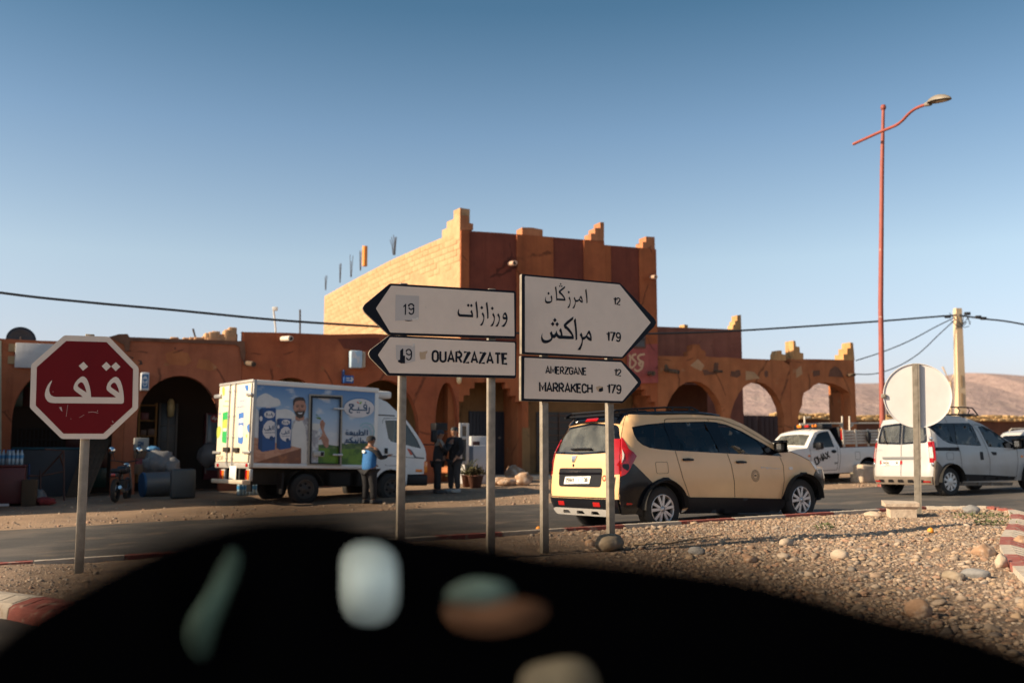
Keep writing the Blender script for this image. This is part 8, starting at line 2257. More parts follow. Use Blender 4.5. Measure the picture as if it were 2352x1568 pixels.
MB().bbox(-.28, -.05, -.09, .09, .62, .72, .03).build("tail_fairing", M_moto, e); MB().bbox(-.30, -.27, -.05, .05, .64, .71, .015).build("tail_lamp", M_redlens, e)
MB().tube([(.95, .10, .88), (1.05, .10, .6), (1.22, .10, .295)], .025, 6).build("fork", M_chrome, e); MB().tube([(.95, -.10, .88), (1.05, -.10, .6), (1.22, -.10, .295)], .025, 6).build("fork", M_chrome, e)
MB().tube([(.78, .36, 1.02), (.92, .2, 1.0), (.95, 0, .96), (.92, -.2, 1.0), (.78, -.36, 1.02)], .016, 6).build("handlebar", M_motb, e)
MB().lathe([(.001, .0), (.09, .01), (.1, .06), (.05, .14)], 14, 'X', (1.0, 0, .86)).build("headlamp", M_chrome, e)
MB().lathe([(.24, -.06), (.29, 0), (.24, .06)], 14, 'Y', (1.22, 0, .31), a0=.4, a1=2.6).build("front_mudguard", M_moto, e); MB().tube([(.6, -.13, .3), (.2, -.15, .28), (-.2, -.15, .38)], .045, 8).build("exhaust", M_chrome, e)
for sd in (-1, 1):
 b = MB(); b.tube([(.88, sd * .25, 1.0), (.85, sd * .32, 1.25)], .01, 5); m_o = b.build("mirror_stalk", M_motb, e)
 MB().lathe([(.001, -.004), (.085, .0), (.08, .02), (.001, .03)], 16, 'X', (.83, sd * .33, 1.27)).build("mirror", mat("mirror_sky", (.7, .75, .8), .05, 1.0, var=0), m_o)
# grocery: shelves, cartons, sacks, drum, fridge
yb = 2.2
x0, z0 = FB.hit(zm_(190, 850), yb); x1, z1_ = FB.hit(zm_(385, 420), yb)
e = facade_thing("shelf_rack", "ochre edged shelf rack of groceries inside the pink shop", "shelves", x0, yb, z0 - 1.2)
M_shelf = flat("ochre_shelf", (.22, .11, .03), .8)
hh = z1_ - z0 + 1.2; ww = x1 - x0
for k in range(6): MB().bbox(0, ww, 0, .4, hh * k / 5.2, hh * k / 5.2 + .035, .006).build("shelf", M_shelf, e)
for x in (0, ww): MB().bbox(x - .03, x + .03, .02, .38, 0, hh, .008).build("upright", M_shelf, e)
rg = random.Random(6); pal = [flat("goods_%s" % n, c, .5) for n, c in (("red", (.12, .02, .02)), ("blue", (.02, .05, .12)), ("teal", (.02, .09, .09)), ("cream", (.25, .22, .17)), ("brown", (.10, .05, .03)), ("green", (.03, .08, .03)))]
for k in range(5):
 x = .05
 while x < ww - .2:
  w_ = rg.uniform(.1, .25); h_ = rg.uniform(.15, hh / 5.2 - .1)
  gc = rg.choice(pal); tag(local(MB().bbox(x, x + w_, .03, .3, 0, h_, .01), 0, 0, 0).build("grocery_box", gc, None), "%s grocery packet on the %s shelf of the ochre rack, %s end" % (gc.name[6:], ("lowest", "second lowest", "middle", "second highest", "top")[k], "left" if x < ww / 3 else "right" if x > ww * .6 else "middle"), "packet", "groceries on the shelf rack").matrix_world = FB.M @ Matrix.Translation((x0, yb, z0 - 1.2 + hh * k / 5.2 + .036))
  x += w_ + rg.uniform(.01, .05)
# dark glazed counter/cabinet behind
x0, z0 = FB.hit(zm_(400, 930), 2.8); x1, z1_ = FB.hit(zm_(600, 425), 2.8)
e = facade_thing("glass_cabinet", "dark glazed display cabinet behind the cartons in the pink shop", "cabinet", x0, 2.8, z0 - .9)
ww, hh = x1 - x0, z1_ - z0 + .9
MB().bbox(0, ww, .0, .3, 0, hh, .02).build("case", flat("cabinet_dark", (.02, .028, .035), .4), e)
for x in (0, ww * .5, ww): MB().bbox(x - .03, x + .03, -.03, -.002, 0, hh, .006).build("frame_bar", flat("cabinet_frame", (.09, .08, .07), .5), e)
for k in range(3): MB().bbox(.05, ww - .05, -.02, -.002, hh * (.3 + .2 * k), hh * (.3 + .2 * k) + .03, .005).build("rail", MATS["cabinet_frame"], e)
q = FB.hit(zm_(528, 478), 2.7); tag(MB().lathe([(.001, -.28), (.09, -.25), (.12, 0), (.10, .22), (.05, .3), (.001, .3)], 14).build("lamp_bulb", flat("pale_yellow_shade", (.50, .42, .22), .4), None, FB.w(q[0], 2.6, q[1])), "pale hanging paper lantern in the pink shop", "lantern")
# fridge with red disc
x0, z0 = FB.hit(zm_(880, 1060), 2.2); x1, z1_ = FB.hit(zm_(1060, 528), 2.2)
e = facade_thing("drinks_fridge", "tall glass door drinks fridge with a round red sticker beside the truck", "fridge", x0, 2.2, z0 - .5)
ww, hh = x1 - x0, z1_ - z0 + .5
MB().bbox(0, ww, 0, .6, 0, hh, .03).build("cabinet", flat("fridge_dark_red", (.12, .025, .03), .4), e); MB().bbox(.06, ww - .06, -.04, -.003, .3, hh - .06, .02).build("door", flat("fridge_glass", (.11, .14, .16), .2), e); MB().bbox(.02, .055, -.06, -.004, .2, hh - .02, .01).build("edge", flat("fridge_edge", (.3, .27, .25)), e)
q = FB.hit(zm_(990, 585), 2.15); rr0 = FB.hit(zm_(1032, 585), 2.15)[0] - q[0]
v, t = union2d([ell(q[0] - x0, q[1] - (z0 - .5), rr0, rr0, 24)]); b = MB(); b.add([(x, -.046, z) for x, z in v], t); st = b.build("red_sticker", flat("sticker_red", (.35, .012, .02), .4), e)
v, t = union2d([ribbon([(q[0] - x0 - rr0 * .6, q[1] - z0 + .5 - .02), (q[0] - x0 - rr0 * .2, q[1] - z0 + .5 + .05), (q[0] - x0 + rr0 * .2, q[1] - z0 + .5 - .04), (q[0] - x0 + rr0 * .6, q[1] - z0 + .5 + .03)], .05)]); b = MB(); b.add([(x, -.049, z) for x, z in v], t); b.build("sticker_script", M_ppale, st)
p0 = FB.hit(zm_(930, 960), 1.2)
tag(MB().rock((0, 0, 0), .34, 3, 3, .3, 0, (1, .8, 1.1)).build("carrier_bag", flat("white_plastic", (.16, .15, .145), .5), None, FB.w(p0[0], 1.2, p0[1])), "white plastic bag of goods heaped in front of the drinks fridge", "bag", "white plastic sacks in the grocery")
# cartons
def carton(px0, py0, px1, py1, d, label, m, group="cartons stacked at the grocery pier", dep=.4, rz=FA):
 A = at(*zm_(px0, py1), d); B = at(*zm_(px1, py0), d)
 w_ = (B - A).x / math.cos(rz); h_ = B.z - A.z
 e = thing("carton", label, "carton", A, rz, group)
 bo = MB().bbox(0, w_, 0, dep, 0, h_, .01).build("box", m, e)
 MB().box(w_ * .46, w_ * .54, -.003, -.001, 0.01, h_ - .01).build("tape", flat("tape_brown", (.2, .14, .08), .4), e) if 'white' not in label else None
 return e, w_, h_
M_card = flat("cardboard", (.17, .10, .06), .9, var=.15)
e, w_, h_ = carton(145, 785, 282, 918, 27.6, "white carton with dark sideways lettering on top of the carton stack", flat("white_card", (.26, .26, .25), .8), dep=.35)
v, t = union2d([ribbon([(w_ * .25, h_ * .45), (w_ * .45, h_ * .45), (w_ * .55, h_ * .62)], .045), ribbon([(w_ * .25, h_ * .65), (w_ * .5, h_ * .65)], .045), ell(w_ * .38, h_ * .3, .05, .05, 10), ribbon([(w_ * .6, h_ * .35), (w_ * .6, h_ * .7)], .03)], [ell(w_ * .38, h_ * .3, .022, .022, 8)])
b = MB(); b.add([(x, -.004, z) for x, z in v], t); b.build("lettering", M_pnavy, e)
carton(148, 920, 318, 1000, 27.5, "brown cardboard carton under the white one", M_card)
carton(160, 1002, 345, 1150, 27.4, "red plastic crate below the brown cartons", flat("crate_red", (.22, .02, .025), .5))
carton(185, 1062, 380, 1168, 27.1, "opened cardboard carton in front of the red crate", M_card, rz=FA + .2)
for px, py, r_, sc, lab in ((400, 1050, .45, (1.1, .8, 1.0), "big crumpled white plastic sack behind the metal drum"), (345, 905, .18, (1.3, .8, .6), "small blue and white bag on the brown carton"), (520, 1090, .36, (1, .8, 1.0), "translucent bundle of shrink wrapped goods right of the white sack")):
 q = at(*zm_(px, py), 27.3); tag(MB().rock((0, 0, 0), r_ * .8, px, 3, .35, 0, sc, 0, 2.2).build("plastic_sack", flat("sack_white", (.13, .13, .135), .5) if r_ > .2 else flat("bag_blue", (.05, .16, .32), .4), None, q), lab, "sack", "white plastic sacks in the grocery")
# lying metal drum with blue end
A = at(*zm_(245, 1310), 26.3); B = at(*zm_(590, 1295), 26.8)
d = (B - A); L_ = d.length; rD = SC(128 / 2.614 / 1.7415, 26.4)
A.z = gz(A.x, A.y) + rD; B.z = gz(B.x, B.y) + rD
e = thing("metal_drum", "large grey metal drum with blue end lying on the ground before the grocery", "drum", A, 0)
b = MB(); b.cyl((0, 0, 0), tuple(B - A), rD, rD, 32, False); b.build("shell", mat("drum_grey", (.10, .11, .12), .45, .3, var=.1), e)
b = MB(); b.cyl((0, 0, 0), tuple(-(B - A).normalized() * .05), rD * 1.02, rD * .98, 32); b.cyl(tuple(B - A), tuple((B - A) * 1.03), rD * 1.02, rD * .98, 32); b.build("blue_end", flat("drum_blue", (.015, .07, .16), .5), e)
q = gpt(*zm_(650, 1420)); tag(MB().bbox(-.3, .3, -.2, .2, 0, .75, .06).build("wrapped_pack", flat("wrapped_grey", (.035, .042, .046), .5), None, (q.x, q.y, gz(q.x, q.y)), (0, 0, FA)), "shrink wrapped grey pack standing right of the metal drum", "pack")
q = gpt(*zt_(330, 1340)); bottle_pack((q.x + .3, q.y + .2, gz(q.x, q.y)), "blue tinted water pack on the ground behind the truck step", 7, 3, .40)
# in front of the striped house: leaning glazed door, white cabinets, plants, rocks
def wpt(px, py, d): return at(*zw(px, py), d)
dW = 29.5
A = wpt(615, 560, dW); B = wpt(790, 185, dW)
e = thing("glazed_door", "white framed glazed door leaning on the pier behind the two men", "door", (A.x, A.y, A.z), FA)
ww, hh = (B.x - A.x) / math.cos(FA), B.z - A.z + .0
M_wfr = flat("white_frame", (.50, .46, .42), .5)
for x0, x1, z0, z1_ in ((0, .09, -.6, hh), (ww - .09, ww, -.6, hh), (.09, ww - .09, hh - .09, hh), (.09, ww - .09, hh * .22, hh * .22 + .09), (.09, ww - .09, -.6, -.5)): MB().bbox(x0, x1, 0, .05, z0, z1_, .008).build("frame_rail", M_wfr, e)
MB().box(.085, ww - .085, .02, .03, hh * .22 + .085, hh - .085).build("pane", flat("pane_brown", (.10, .07, .045), .1), e); MB().box(.085, ww - .085, .02, .03, -.5, hh * .22).build("pane", flat("pane_dark", (.015, .02, .02), .2), e)
def wbox(px0, py0, px1, py1, d, name, label, cat, m, dep=.6, ground=True):
 A = wpt(px0, py1, d); B = wpt(px1, py0, d); z0 = gz(A.x, A.y) if ground else A.z
 e = thing(name, label, cat, (A.x, A.y, z0), FA); w_ = (B.x - A.x) / math.cos(FA); h_ = B.z - z0
 MB().bbox(0, w_, 0, dep, 0.02, h_, .02).build("cabinet", m, e); return e, w_, h_
M_wcab = flat("cabinet_white", (.42, .41, .41), .5)
e, w_, h_ = wbox(820, 418, 1190, 1180, 30.4, "white_cabinet", "tall white appliance against the metal door of the striped house", "appliance", M_wcab)
MB().bbox(w_ * .08, w_ * .42, -.012, -.002, h_ * .80, h_ * .89, .01).build("vent_hole", flat("dark_red_hole", (.05, .015, .012), .7), e); MB().bbox(.01, w_ - .01, -.008, -.002, h_ * .69, h_ * .70, .002).build("seam", M_gap, e)
e, w_, h_ = wbox(710, 585, 1120, 1190, 29.6, "white_cabinet", "lower white chest freezer with a dark left door before the taller appliance", "appliance", M_wcab)
MB().bbox(.02, w_ * .36, -.015, -.003, .1, h_ - .04, .01).build("door", flat("freezer_door_dark", (.07, .08, .10), .4), e)
e, w_, h_ = wbox(190, 180, 400, 330, 30.8, "black_canopy", "black awning box on the beige wall above the two men", "awning", M_blackpl, .5, False)
def pot_plant(px, py_base, py_rim, py_top, d, label, kind, wpx):
 A = wpt(px, py_base, d); z0 = gz(A.x, A.y); rim = wpt(px, py_rim, d).z - z0; top_ = wpt(px, py_top, d).z - z0; r_ = SC(wpx / 4.48 / 1.7415 / 2, d)
 e = thing("potted_plant", label, "potted plant", (A.x, A.y, z0), 0, "potted plants before the striped house")
 MB().lathe([(.001, 0), (r_ * .62, 0), (r_ * .92, rim * .9), (r_, rim * .92), (r_, rim), (r_ * .85, rim), (r_ * .8, rim * .93), (.001, rim * .9)], 20).build("pot", mat("terracotta", (.13, .05, .03), .8, var=.15), e)
 b = MB(); rd_ = random.Random(px)
 if kind == 'bush':
  for k in range(420):
   c = Vector((rd_.gauss(0, .5), rd_.gauss(0, .4), 0)) * r_; c.z = rim + abs(rd_.gauss(.3, .28)) * (top_ - rim)
   dd = Vector((rd_.gauss(0, 1), rd_.gauss(0, 1), rd_.gauss(.5, .7))).normalized(); w_ = dd.cross(Vector((rd_.random(), rd_.random(), 1))).normalized(); L_ = rd_.uniform(.08, .18)
   b.add([c, c + dd * L_ * .5 + w_ * .02, c + dd * L_, c + dd * L_ * .5 - w_ * .02], [(0, 1, 2, 3)])
  o = b.build("leaves", mat("dry_bush_leaf", (.07, .055, .022), .8, var=.35, vs=14), e)
 else:
  for k in range(16):
   a = rd_.uniform(0, 6.28); el_ = rd_.uniform(.35, 1.3); L_ = (top_ - rim) * rd_.uniform(.7, 1.1)
   ax_ = Vector((math.cos(a), math.sin(a), 0)); mid_ = [Vector((0, 0, rim)) + ax_ * L_ * f * math.cos(el_) + Vector((0, 0, L_ * f * math.sin(el_) - .5 * L_ * f * f * (1 - math.sin(el_) * .5))) for f in np.linspace(0, 1, 7)]
   sd_ = Vector((-ax_.y, ax_.x, 0))
   for i in range(1, 7):
    for s_ in (-1, 1):
     c = mid_[i]; t_ = c + (ax_ * .06 + sd_ * s_ * .12 + Vector((0, 0, -.03))) * 1.2
     b.add([c, c + ax_ * .03, t_], [(0, 1, 2)])
   b.tube(mid_, .012, 4)
  o = b.build("leaves", mat("palm_leaf", (.085, .085, .025), .6, var=.25, vs=14), e)
 o['kind'] = 'stuff'
pot_plant(740, 1335, 1110, 700, 28.6, "small palm like plant in a terracotta pot right of the two men", 'palm', 190)
pot_plant(905, 1340, 1120, 960, 28.4, "bushy dry shrub in the larger terracotta pot before the freezer", 'bush', 300)
for px, py, r_, sc, sd, lab in ((1370, 1290, .27, (1.5, .8, .5), 21, "broad low tan rock at the left of the rock heap before the metal door"), (1530, 1300, .25, (1.4, .8, .55), 22, "middle tan rock of the heap before the metal door"), (1625, 1240, .32, (1.1, .8, 1.0), 23, "tall leaning rock of the heap before the metal door"), (1760, 1300, .26, (1, .8, .9), 24, "shaded brown rock at the right end of the heap")):
 A = gpt(*zw(px, py)); z0 = gz(A.x, A.y); tag(MB().rock((0, 0, r_ * sc[2] * .6), r_, sd, 3, .35, 0, sc, .4).build("rock", M_rockr, None, (A.x, A.y, z0)), lab, "rock", "rocks heaped before the striped house")
# stone block by the pickup wheel
A = gpt(*zp(2020, 1395)); tag(MB().bbox(-.45, .45, -.25, .25, 0, .55, .06).build("stone_block", M_rockl, None, (A.x, A.y, gz(A.x, A.y) - .05), (0, .06, .5)), "pale cut stone block on the verge beside the pickup wheel", "stone block")
# ================================================================== PEOPLE
def skin_mesh(name, verts, edges, radii, root_i, mats, parent, sub=2, loc=None):
 me = bpy.data.meshes.new(name); me.from_pydata([tuple(v) for v in verts], edges, []); me.update()
 for m in (mats if isinstance(mats, list) else [mats]): me.materials.append(m)
 o = bpy.data.objects.new(name, me); COL.objects.link(o)
 md = o.modifiers.new("skin", 'SKIN'); md.use_smooth_shade = True
 sv = me.skin_vertices[0].data if me.skin_vertices else None
 if sv is None:
  bm = bmesh.new(); bm.from_mesh(me); bm.verts.layers.skin.verify(); bm.to_mesh(me); bm.free(); sv = me.skin_vertices[0].data
 for i, r_ in enumerate(radii): sv[i].radius = r_ if isinstance(r_, tuple) else (r_, r_)
 sv[root_i].use_root = True
 s2 = o.modifiers.new("sub", 'SUBSURF'); s2.levels = sub; s2.render_levels = sub
 if parent: o.parent = parent
 return o
def chain(V, E, Rd, pts, rad, start=None):
 prev = start
 for p, r_ in zip(pts, rad):
  V.append(Vector(p)); Rd.append(r_); i = len(V) - 1
  if prev is not None: E.append((prev, i))
  prev = i
 return prev
def person(label, loc, rz, H_, arms, legs, top_m, bot_m, shoe_m, skin_m, hair_m, cap=None, lean=0.0, vest=None, sleeve_m=None, hood=False, jacket_low=.46, head_turn=0.0):
 """local frame: +x is where the person faces, z up; heights as fractions of H_"""
 e = thing("person", label, "person", loc, rz); e.scale = (1.14, 1.14, 1.0)
 h = lambda x, y, z: Vector((x + lean * max(0, z - .5), y, z)) * H_
 # continuous body: pelvis root, spine, neck, head, arms with hands and fingers, legs with feet
 V, E, Rd = [], [], []
 V.append(h(0, 0, .52)); Rd.append((.075 * H_, .06 * H_))
 ch_ = chain(V, E, Rd, [h(0, 0, .62), h(.005, 0, .73), h(0, 0, .80)], [(.07 * H_, .055 * H_), (.085 * H_, .06 * H_), (.06 * H_, .045 * H_)], 0)
 nk = chain(V, E, Rd, [h(.005, 0, .845), h(.012, 0, .875)], [.030 * H_, .032 * H_], ch_)
 ct, st_ = math.cos(head_turn), math.sin(head_turn)
 hd_ = lambda x, y, z: h(.012 + x * ct - y * st_, x * st_ + y * ct, z)
 hh_ = chain(V, E, Rd, [hd_(.008, 0, .905), hd_(.004, 0, .94), hd_(0, 0, .972)], [(.040 * H_, .046 * H_), (.046 * H_, .054 * H_), (.030 * H_, .036 * H_)], nk)
 hand_pts = []
 for sd, pts in zip((1, -1), arms):
  sh = h(.0, sd * .098, .80)
  ks = chain(V, E, Rd, [sh, h(*pts[0]), h(*pts[1])], [.036 * H_, .027 * H_, .018 * H_], ch_)
  wr = h(*pts[1]); dd = (wr - h(*pts[0])).normalized()
  pm = wr + dd * .045 * H_
  kh = chain(V, E, Rd, [pm], [(.020 * H_, .014 * H_)], ks)
  side = dd.cross(Vector((0, 0, 1))); side = side.normalized() if side.length > .1 else Vector((0, 1, 0))
  for q in range(4):
   o_ = side * (q - 1.5) * .0095 * H_
   chain(V, E, Rd, [pm + o_ + dd * .022 * H_, pm + o_ * 1.05 + dd * (.044 - .004 * abs(q - 1.3)) * H_ + Vector((0, 0, -.006 * H_))], [.0058 * H_, .0048 * H_], kh)
  chain(V, E, Rd, [wr + dd * .02 * H_ + side * .022 * H_, wr + dd * .045 * H_ + side * .03 * H_], [.007 * H_, .0055 * H_], kh - 0)
  hand_pts.append(pm)
 feet = []
 for sd, (kn, an) in zip((1, -1), legs):
  ka = chain(V, E, Rd, [h(0, sd * .05, .49), h(*kn), h(*an)], [.055 * H_, .036 * H_, .022 * H_], 0)
  ft = h(*an) + Vector((.075 * H_, 0, -.028 * H_)); chain(V, E, Rd, [ft], [(.022 * H_, .014 * H_)], ka); feet.append((h(*an), ft))
 skin_mesh("body", V, E, Rd, 0, skin_m, e)
 hc = hd_(.004, 0, .935)
 # face details
 b = MB(); b.lathe([(.001, .022 * H_), (.009 * H_, -.004 * H_), (.001, -.012 * H_)], 8, 'Z', tuple(hd_(.052, 0, .925))); b.build("nose", skin_m, e)
 for sd in (-1, 1):
  p = hd_(.045, sd * .018, .940); MB().rock(tuple(p), .006 * H_, 1, 1, 0).build("eye", M_gap, e)
  p = hd_(-.004, sd * .049, .932); MB().rock(tuple(p), .012 * H_, 2, 2, .1, 0, (.8, .4, 1.2)).build("ear", skin_m, e)
 p = hd_(.049, 0, .903); MB().rock(tuple(p), .008 * H_, 4, 1, 0, 0, (.4, 1.4, .4)).build("mouth", flat("lip", (.16, .06, .05), .5), e)
 # hair or cap: dome over the skull
 def dome(name, m, z0, k, brim=None, back=1.0):
  b = MB(); rows = []
  for i in range(7):
   a = i / 6 * math.pi / 2
   zz_ = z0 + (1.0 - z0 + .004) * math.sin(a); rr0 = math.cos(a) ** .8
   rows.append([tuple(hd_(-.004 + k * .058 * rr0 * math.cos(t_), k * .049 * rr0 * math.sin(t_), zz_ - (.030 * (1 - math.cos(t_)) / 2 * back if i < 3 else 0))) for t_ in np.linspace(0, 2 * math.pi, 17)[:-1]])
  b.add([p for r_ in rows for p in r_], [(i * 16 + j, i * 16 + (j + 1) % 16, (i + 1) * 16 + (j + 1) % 16, (i + 1) * 16 + j) for i in range(6) for j in range(16)], 0, True)
  if brim:
   q = [tuple(hd_(.045, sy * .04, z0 + .002)) for sy in (-1, 1)] + [tuple(hd_(.105, sy * .028, z0 - .008)) for sy in (1, -1)]
   q2 = [(x, y, z + .008 * H_) for x, y, z in q]; b.add(q + q2, [(0, 1, 2, 3), (4, 5, 6, 7), (0, 1, 5, 4), (1, 2, 6, 5), (2, 3, 7, 6), (3, 0, 4, 7)])
  return b.build(name, m, e)
 if cap: dome("cap" if cap[1] else "beanie", cap[0], .945, 1.06, cap[1])
 else: dome("hair", hair_m, .950, 1.03)
 # clothes
 V, E, Rd = [], [], []
 V.append(h(0, 0, jacket_low)); Rd.append((.098 * H_, .078 * H_))
 c2 = chain(V, E, Rd, [h(0, 0, .58), h(.004, 0, .68), h(.004, 0, .755), h(0, 0, .815)], [(.096 * H_, .074 * H_), (.100 * H_, .074 * H_), (.098 * H_, .070 * H_), (.058 * H_, .050 * H_)], 0)
 if vest is None or sleeve_m is None:
  for sd, pts in zip((1, -1), arms):
   chain(V, E, Rd, [h(.0, sd * .10, .798), h(*pts[0]), Vector(h(*pts[0])).lerp(h(*pts[1]), .95)], [.047 * H_, .040 * H_, .031 * H_], c2 - 1)
  if hood: chain(V, E, Rd, [h(-.045, 0, .82), h(-.055, 0, .85)], [(.05 * H_, .04 * H_), .03 * H_], c2)
  skin_mesh("jacket", V, E, Rd, 0, top_m, e)
 else:
  skin_mesh("vest", V, E, Rd, 0, vest, e)
  V2, E2_, R2 = [], [], []
  V2.append(h(0, 0, .74)); R2.append((.085 * H_, .06 * H_))
  for sd, pts in zip((1, -1), arms): chain(V2, E2_, R2, [h(.0, sd * .10, .795), h(*pts[0]), Vector(h(*pts[0])).lerp(h(*pts[1]), .95)], [.043 * H_, .037 * H_, .028 * H_], 0)
  chain(V2, E2_, R2, [h(0, 0, .80), h(0, 0, .845)], [.05 * H_, .038 * H_], 0)
  skin_mesh("sleeves", V2, E2_, R2, 0, sleeve_m, e)
 V, E, Rd = [], [], []
 V.append(h(0, 0, .52)); Rd.append((.088 * H_, .072 * H_))
 for sd, (kn, an) in zip((1, -1), legs): chain(V, E, Rd, [h(0, sd * .05, .47), h(*kn), Vector(h(*kn)).lerp(h(*an), .93)], [.062 * H_, .046 * H_, .036 * H_], 0)
 skin_mesh("trousers", V, E, Rd, 0, bot_m, e)
 for a_, f_ in feet:
  b = MB(); d = (f_ - a_); yaw = 0
  b.bbox(a_.x - .035 * H_, a_.x + .115 * H_, a_.y - .028 * H_, a_.y + .028 * H_, .0, .045 * H_, .018); b.bbox(a_.x - .035 * H_, a_.x + .035 * H_, a_.y - .026 * H_, a_.y + .026 * H_, .03, .06 * H_, .015)
  b.build("shoe", shoe_m, e)
 return e, h
M_sk1 = mat("skin_tan", (.30, .15, .085), .55, var=.08); M_sk2 = mat("skin_dark", (.20, .095, .055), .55, var=.08)
M_hair = flat("black_hair", (.012, .010, .009), .6)
M_blk = mat("black_cloth", (.012, .012, .014), .9, var=.2, vs=9, bump=.3, bs=20); M_char = mat("charcoal_cloth", (.035, .032, .032), .9, var=.2, vs=9, bump=.3, bs=20)
M_greyh = mat("grey_hoodie", (.20, .175, .145), .95, var=.1, vs=9, bump=.3, bs=20, ); M_capn = flat("navy_cap", (.02, .024, .035), .8); M_shoe = flat("dark_shoe", (.03, .03, .032), .7); M_shoew = flat("pale_shoe", (.35, .33, .3), .7)
M_vestb = mat("blue_vest", (.012, .10, .27), .8, var=.12, vs=6, bump=.3, bs=18)
def stand(px, py, d):
 p = at(px, py, d); return (p.x, p.y, gz(p.x, p.y))
# man in grey hood, profile towards the right, hands raised to his face
l1 = stand(1004, 1134, 26.6); top1 = at(1004, 987, 26.6).z; H1 = top1 - l1[2]
e, h = person("man in grey and black hooded jacket and navy cap raising his hands", l1, R(15), H1, [((.09, .12, .66), (.165, .045, .80)), ((.09, -.12, .66), (.16, -.05, .79))], [((.01, .06, .28), (-.01, .065, .035)), ((.0, -.055, .28), (.01, -.06, .035))], M_blk, M_blk, M_shoe, M_sk2, M_hair, (M_capn, True), .06, hood=True)
b = MB(); 
V_, E_, R_ = [], [], []
V_.append(h(-.002, 0, .70)); R_.append((.104 * H1, .080 * H1)); c_ = chain(V_, E_, R_, [h(-.004, 0, .76), h(-.002, 0, .818)], [(.105 * H1, .080 * H1), (.065 * H1, .056 * H1)], 0)
for sd, pts in zip((1, -1), [((.09, .12, .66),), ((.09, -.12, .66),)]): chain(V_, E_, R_, [h(.0, sd * .102, .80), Vector(h(.0, sd * .102, .80)).lerp(h(*pts[0]), .6)], [.052 * H1, .047 * H1], c_ - 1)
chain(V_, E_, R_, [h(-.05, 0, .825), h(-.06, 0, .85)], [(.055 * H1, .045 * H1), .034 * H1], c_)
skin_mesh("grey_yoke", V_, E_, R_, 0, M_greyh, e)
# young man in black printed hoodie, facing left towards the camera
l2 = stand(1044, 1131, 26.9); top2 = at(1044, 980, 26.9).z; H2 = top2 - l2[2]
e, h = person("young man in black hoodie with a white and blue chest print", l2, R(232), H2, [((.02, .145, .64), (.085, .11, .54)), ((.02, -.145, .64), (.085, -.11, .54))], [((.015, .055, .28), (.0, .06, .035)), ((.01, -.06, .28), (.0, -.065, .035))], M_blk, M_char, M_shoew, M_sk1, M_hair, None, .0, hood=True, head_turn=-.25)
M_prw = flat("print_white", (.62, .64, .64), .6); M_prb = flat("print_sky_blue", (.10, .34, .58), .6)
def chest(polys, m, nm, off):
 v, t = union2d(polys); b = MB(); b.recalc = False
 b.add([(H2 * (.079 - 3.0 * y * y) + off, y * H2, z * H2) for y, z in v], t); return b.build(nm, m, e)
chest([ribbon([(-.045 + .09 * k / 9 + .0, .735 + .012 * math.sin(math.pi * k / 9)), (-.038 + .09 * k / 9, .752 + .012 * math.sin(math.pi * k / 9))], .006) for k in range(9)], M_prw, "chest_lettering", .008)
chest([[(-.035, .64), (-.04, .70), (-.02, .72), (.02, .72), (.04, .69), (.035, .64)]], M_prb, "chest_print", .006)
chest([[(-.012, .63), (-.018, .69), (0, .725), (.018, .69), (.01, .63)], [(-.035, .615), (.035, .615), (.035, .622), (-.035, .622)]], M_prw, "chest_print", .010)
# delivery man in blue vest, back to the camera, reaching for the cab door
l3 = stand(846, 1149, 23.9); top3 = at(846, 1000, 23.9).z; H3 = top3 - l3[2]
e, h = person("delivery man in blue vest and black beanie standing at the truck cab", l3, R(50), H3, [((.06, .12, .66), (.14, .10, .60)), ((.055, -.13, .665), (.16, -.12, .70))], [((.01, .055, .28), (.0, .06, .035)), ((.02, -.055, .28), (.02, -.06, .035))], M_vestb, M_blk, M_shoe, M_sk2, M_hair, (M_blk, False), .03, vest=M_vestb, sleeve_m=M_blk, jacket_low=.44)
e.scale = (1.32, 1.32, 1.0)
v, t = union2d([ell(.02, .765, .030, .022, 18)]); b = MB(); b.recalc = False
b.add([(-H3 * (.070 - 2.0 * y * y), y * H3, z * H3) for y, z in v], t); bd = b.build("back_emblem", M_prw, e)
v, t = union2d([ribbon([(.0, .765), (.012, .760), (.028, .768), (.04, .764)], .006)]); b = MB(); b.recalc = False
b.add([(-H3 * (.0735 - 2.0 * y * y), y * H3, z * H3) for y, z in v], t); b.build("emblem_script", M_sblue, bd)
# ================================================================== CAR THE PICTURE IS TAKEN FROM: dashboard just in front of the camera
DD = .34; DB = .95
ed = thing("car_dashboard", "black dashboard and instrument hood of the car the view is taken from", "dashboard", (0, DD, .72))
M_dash = mat("dash_black", (.0006, .0007, .001), 1.0, var=.1, vs=40, spec=0)
sil = [(-560, 1890), (-400, 1710), (-250, 1590), (-110, 1490), (-10, 1396), (120, 1312), (235, 1250), (325, 1206), (420, 1171), (510, 1149), (600, 1140), (700, 1142), (800, 1154), (900, 1170), (1000, 1188), (1120, 1204), (1250, 1232), (1380, 1242), (1560, 1262), (1700, 1280), (1800, 1298), (1950, 1336), (2100, 1380), (2230, 1408), (2330, 1432), (2560, 1518), (2750, 1608), (2950, 1908)]
def dxz(pts, d):
 P_ = [at(px, py, d) for px, py in pts]; return [(p.x, p.z - .72) for p in P_]
holes = [[(412, 1262), (545, 1262), (548, 1500), (420, 1525)], [(784, 1248), (912, 1248), (915, 1436), (786, 1436)], [(1015, 1335), (1180, 1332), (1268, 1385), (1240, 1452), (1030, 1448)], [(1195, 1520), (1375, 1520), (1385, 1660), (1190, 1660)]]
hb = MB(); hb.plate(smooth(dxz(sil, DD)[::-1], 2), -.0, .03, [rounded(dxz(h_, DD), .006, 3) for h_ in holes]); hb.build("instrument_hood", M_dash, ed)
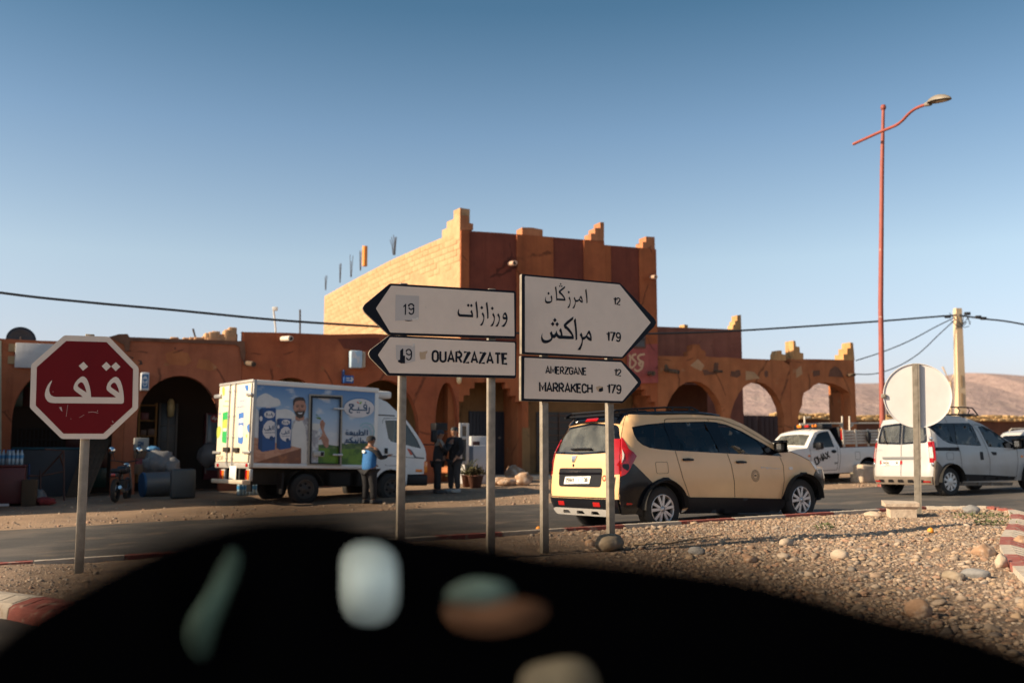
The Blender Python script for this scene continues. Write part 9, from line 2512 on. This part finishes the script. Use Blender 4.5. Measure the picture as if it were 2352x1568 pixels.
ptop = [(290, 1760), (310, 1400)] + [(x, y + 84) for x, y in sil if 340 < x < 1400] + [(1480, 1345), (1560, 1400), (1600, 1760)]
b = MB(); b.plate(dxz(ptop, DB)[::-1], DB - DD, DB - DD + .03); b.build("instrument_panel", M_dash, ed)
def dpart(pts, d, name, m, bulge=.01, sm=3):
 P_ = smooth([tuple(at(px, py, d)) for px, py in pts], sm)
 c = sum((Vector(p) for p in P_), Vector()) / len(P_)
 b = MB(); k = len(P_)
 ring0 = [(p[0], p[1] - DD, p[2] - .72) for p in P_]
 ring1 = [tuple(Vector(q) * .55 + (Vector((c.x, c.y - DD, c.z - .72)) + Vector((0, -bulge, 0))) * .45) for q in ring0]
 ring2 = [(q[0], q[1] + .01, q[2]) for q in ring0]
 b.add(ring0 + ring1 + ring2 + [(c.x, c.y - DD - bulge * 1.2, c.z - .72)], [(i, (i + 1) % k, k + (i + 1) % k, k + i) for i in range(k)] + [(k + i, k + (i + 1) % k, 3 * k) for i in range(k)] + [(i, (i + 1) % k, 2 * k + (i + 1) % k, 2 * k + i) for i in range(k)], 0, True)
 return b.build(name, m, ed)
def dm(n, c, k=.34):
 m = mat(n, c, .6, var=.0, spec=.2); bs_ = m.node_tree.nodes["Principled BSDF"]      # blurred reflections put in as self-glowing colour
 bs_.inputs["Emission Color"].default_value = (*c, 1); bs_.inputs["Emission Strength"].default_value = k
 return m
dF = .935  # glowing shapes below stand in for reflections on the dashboard
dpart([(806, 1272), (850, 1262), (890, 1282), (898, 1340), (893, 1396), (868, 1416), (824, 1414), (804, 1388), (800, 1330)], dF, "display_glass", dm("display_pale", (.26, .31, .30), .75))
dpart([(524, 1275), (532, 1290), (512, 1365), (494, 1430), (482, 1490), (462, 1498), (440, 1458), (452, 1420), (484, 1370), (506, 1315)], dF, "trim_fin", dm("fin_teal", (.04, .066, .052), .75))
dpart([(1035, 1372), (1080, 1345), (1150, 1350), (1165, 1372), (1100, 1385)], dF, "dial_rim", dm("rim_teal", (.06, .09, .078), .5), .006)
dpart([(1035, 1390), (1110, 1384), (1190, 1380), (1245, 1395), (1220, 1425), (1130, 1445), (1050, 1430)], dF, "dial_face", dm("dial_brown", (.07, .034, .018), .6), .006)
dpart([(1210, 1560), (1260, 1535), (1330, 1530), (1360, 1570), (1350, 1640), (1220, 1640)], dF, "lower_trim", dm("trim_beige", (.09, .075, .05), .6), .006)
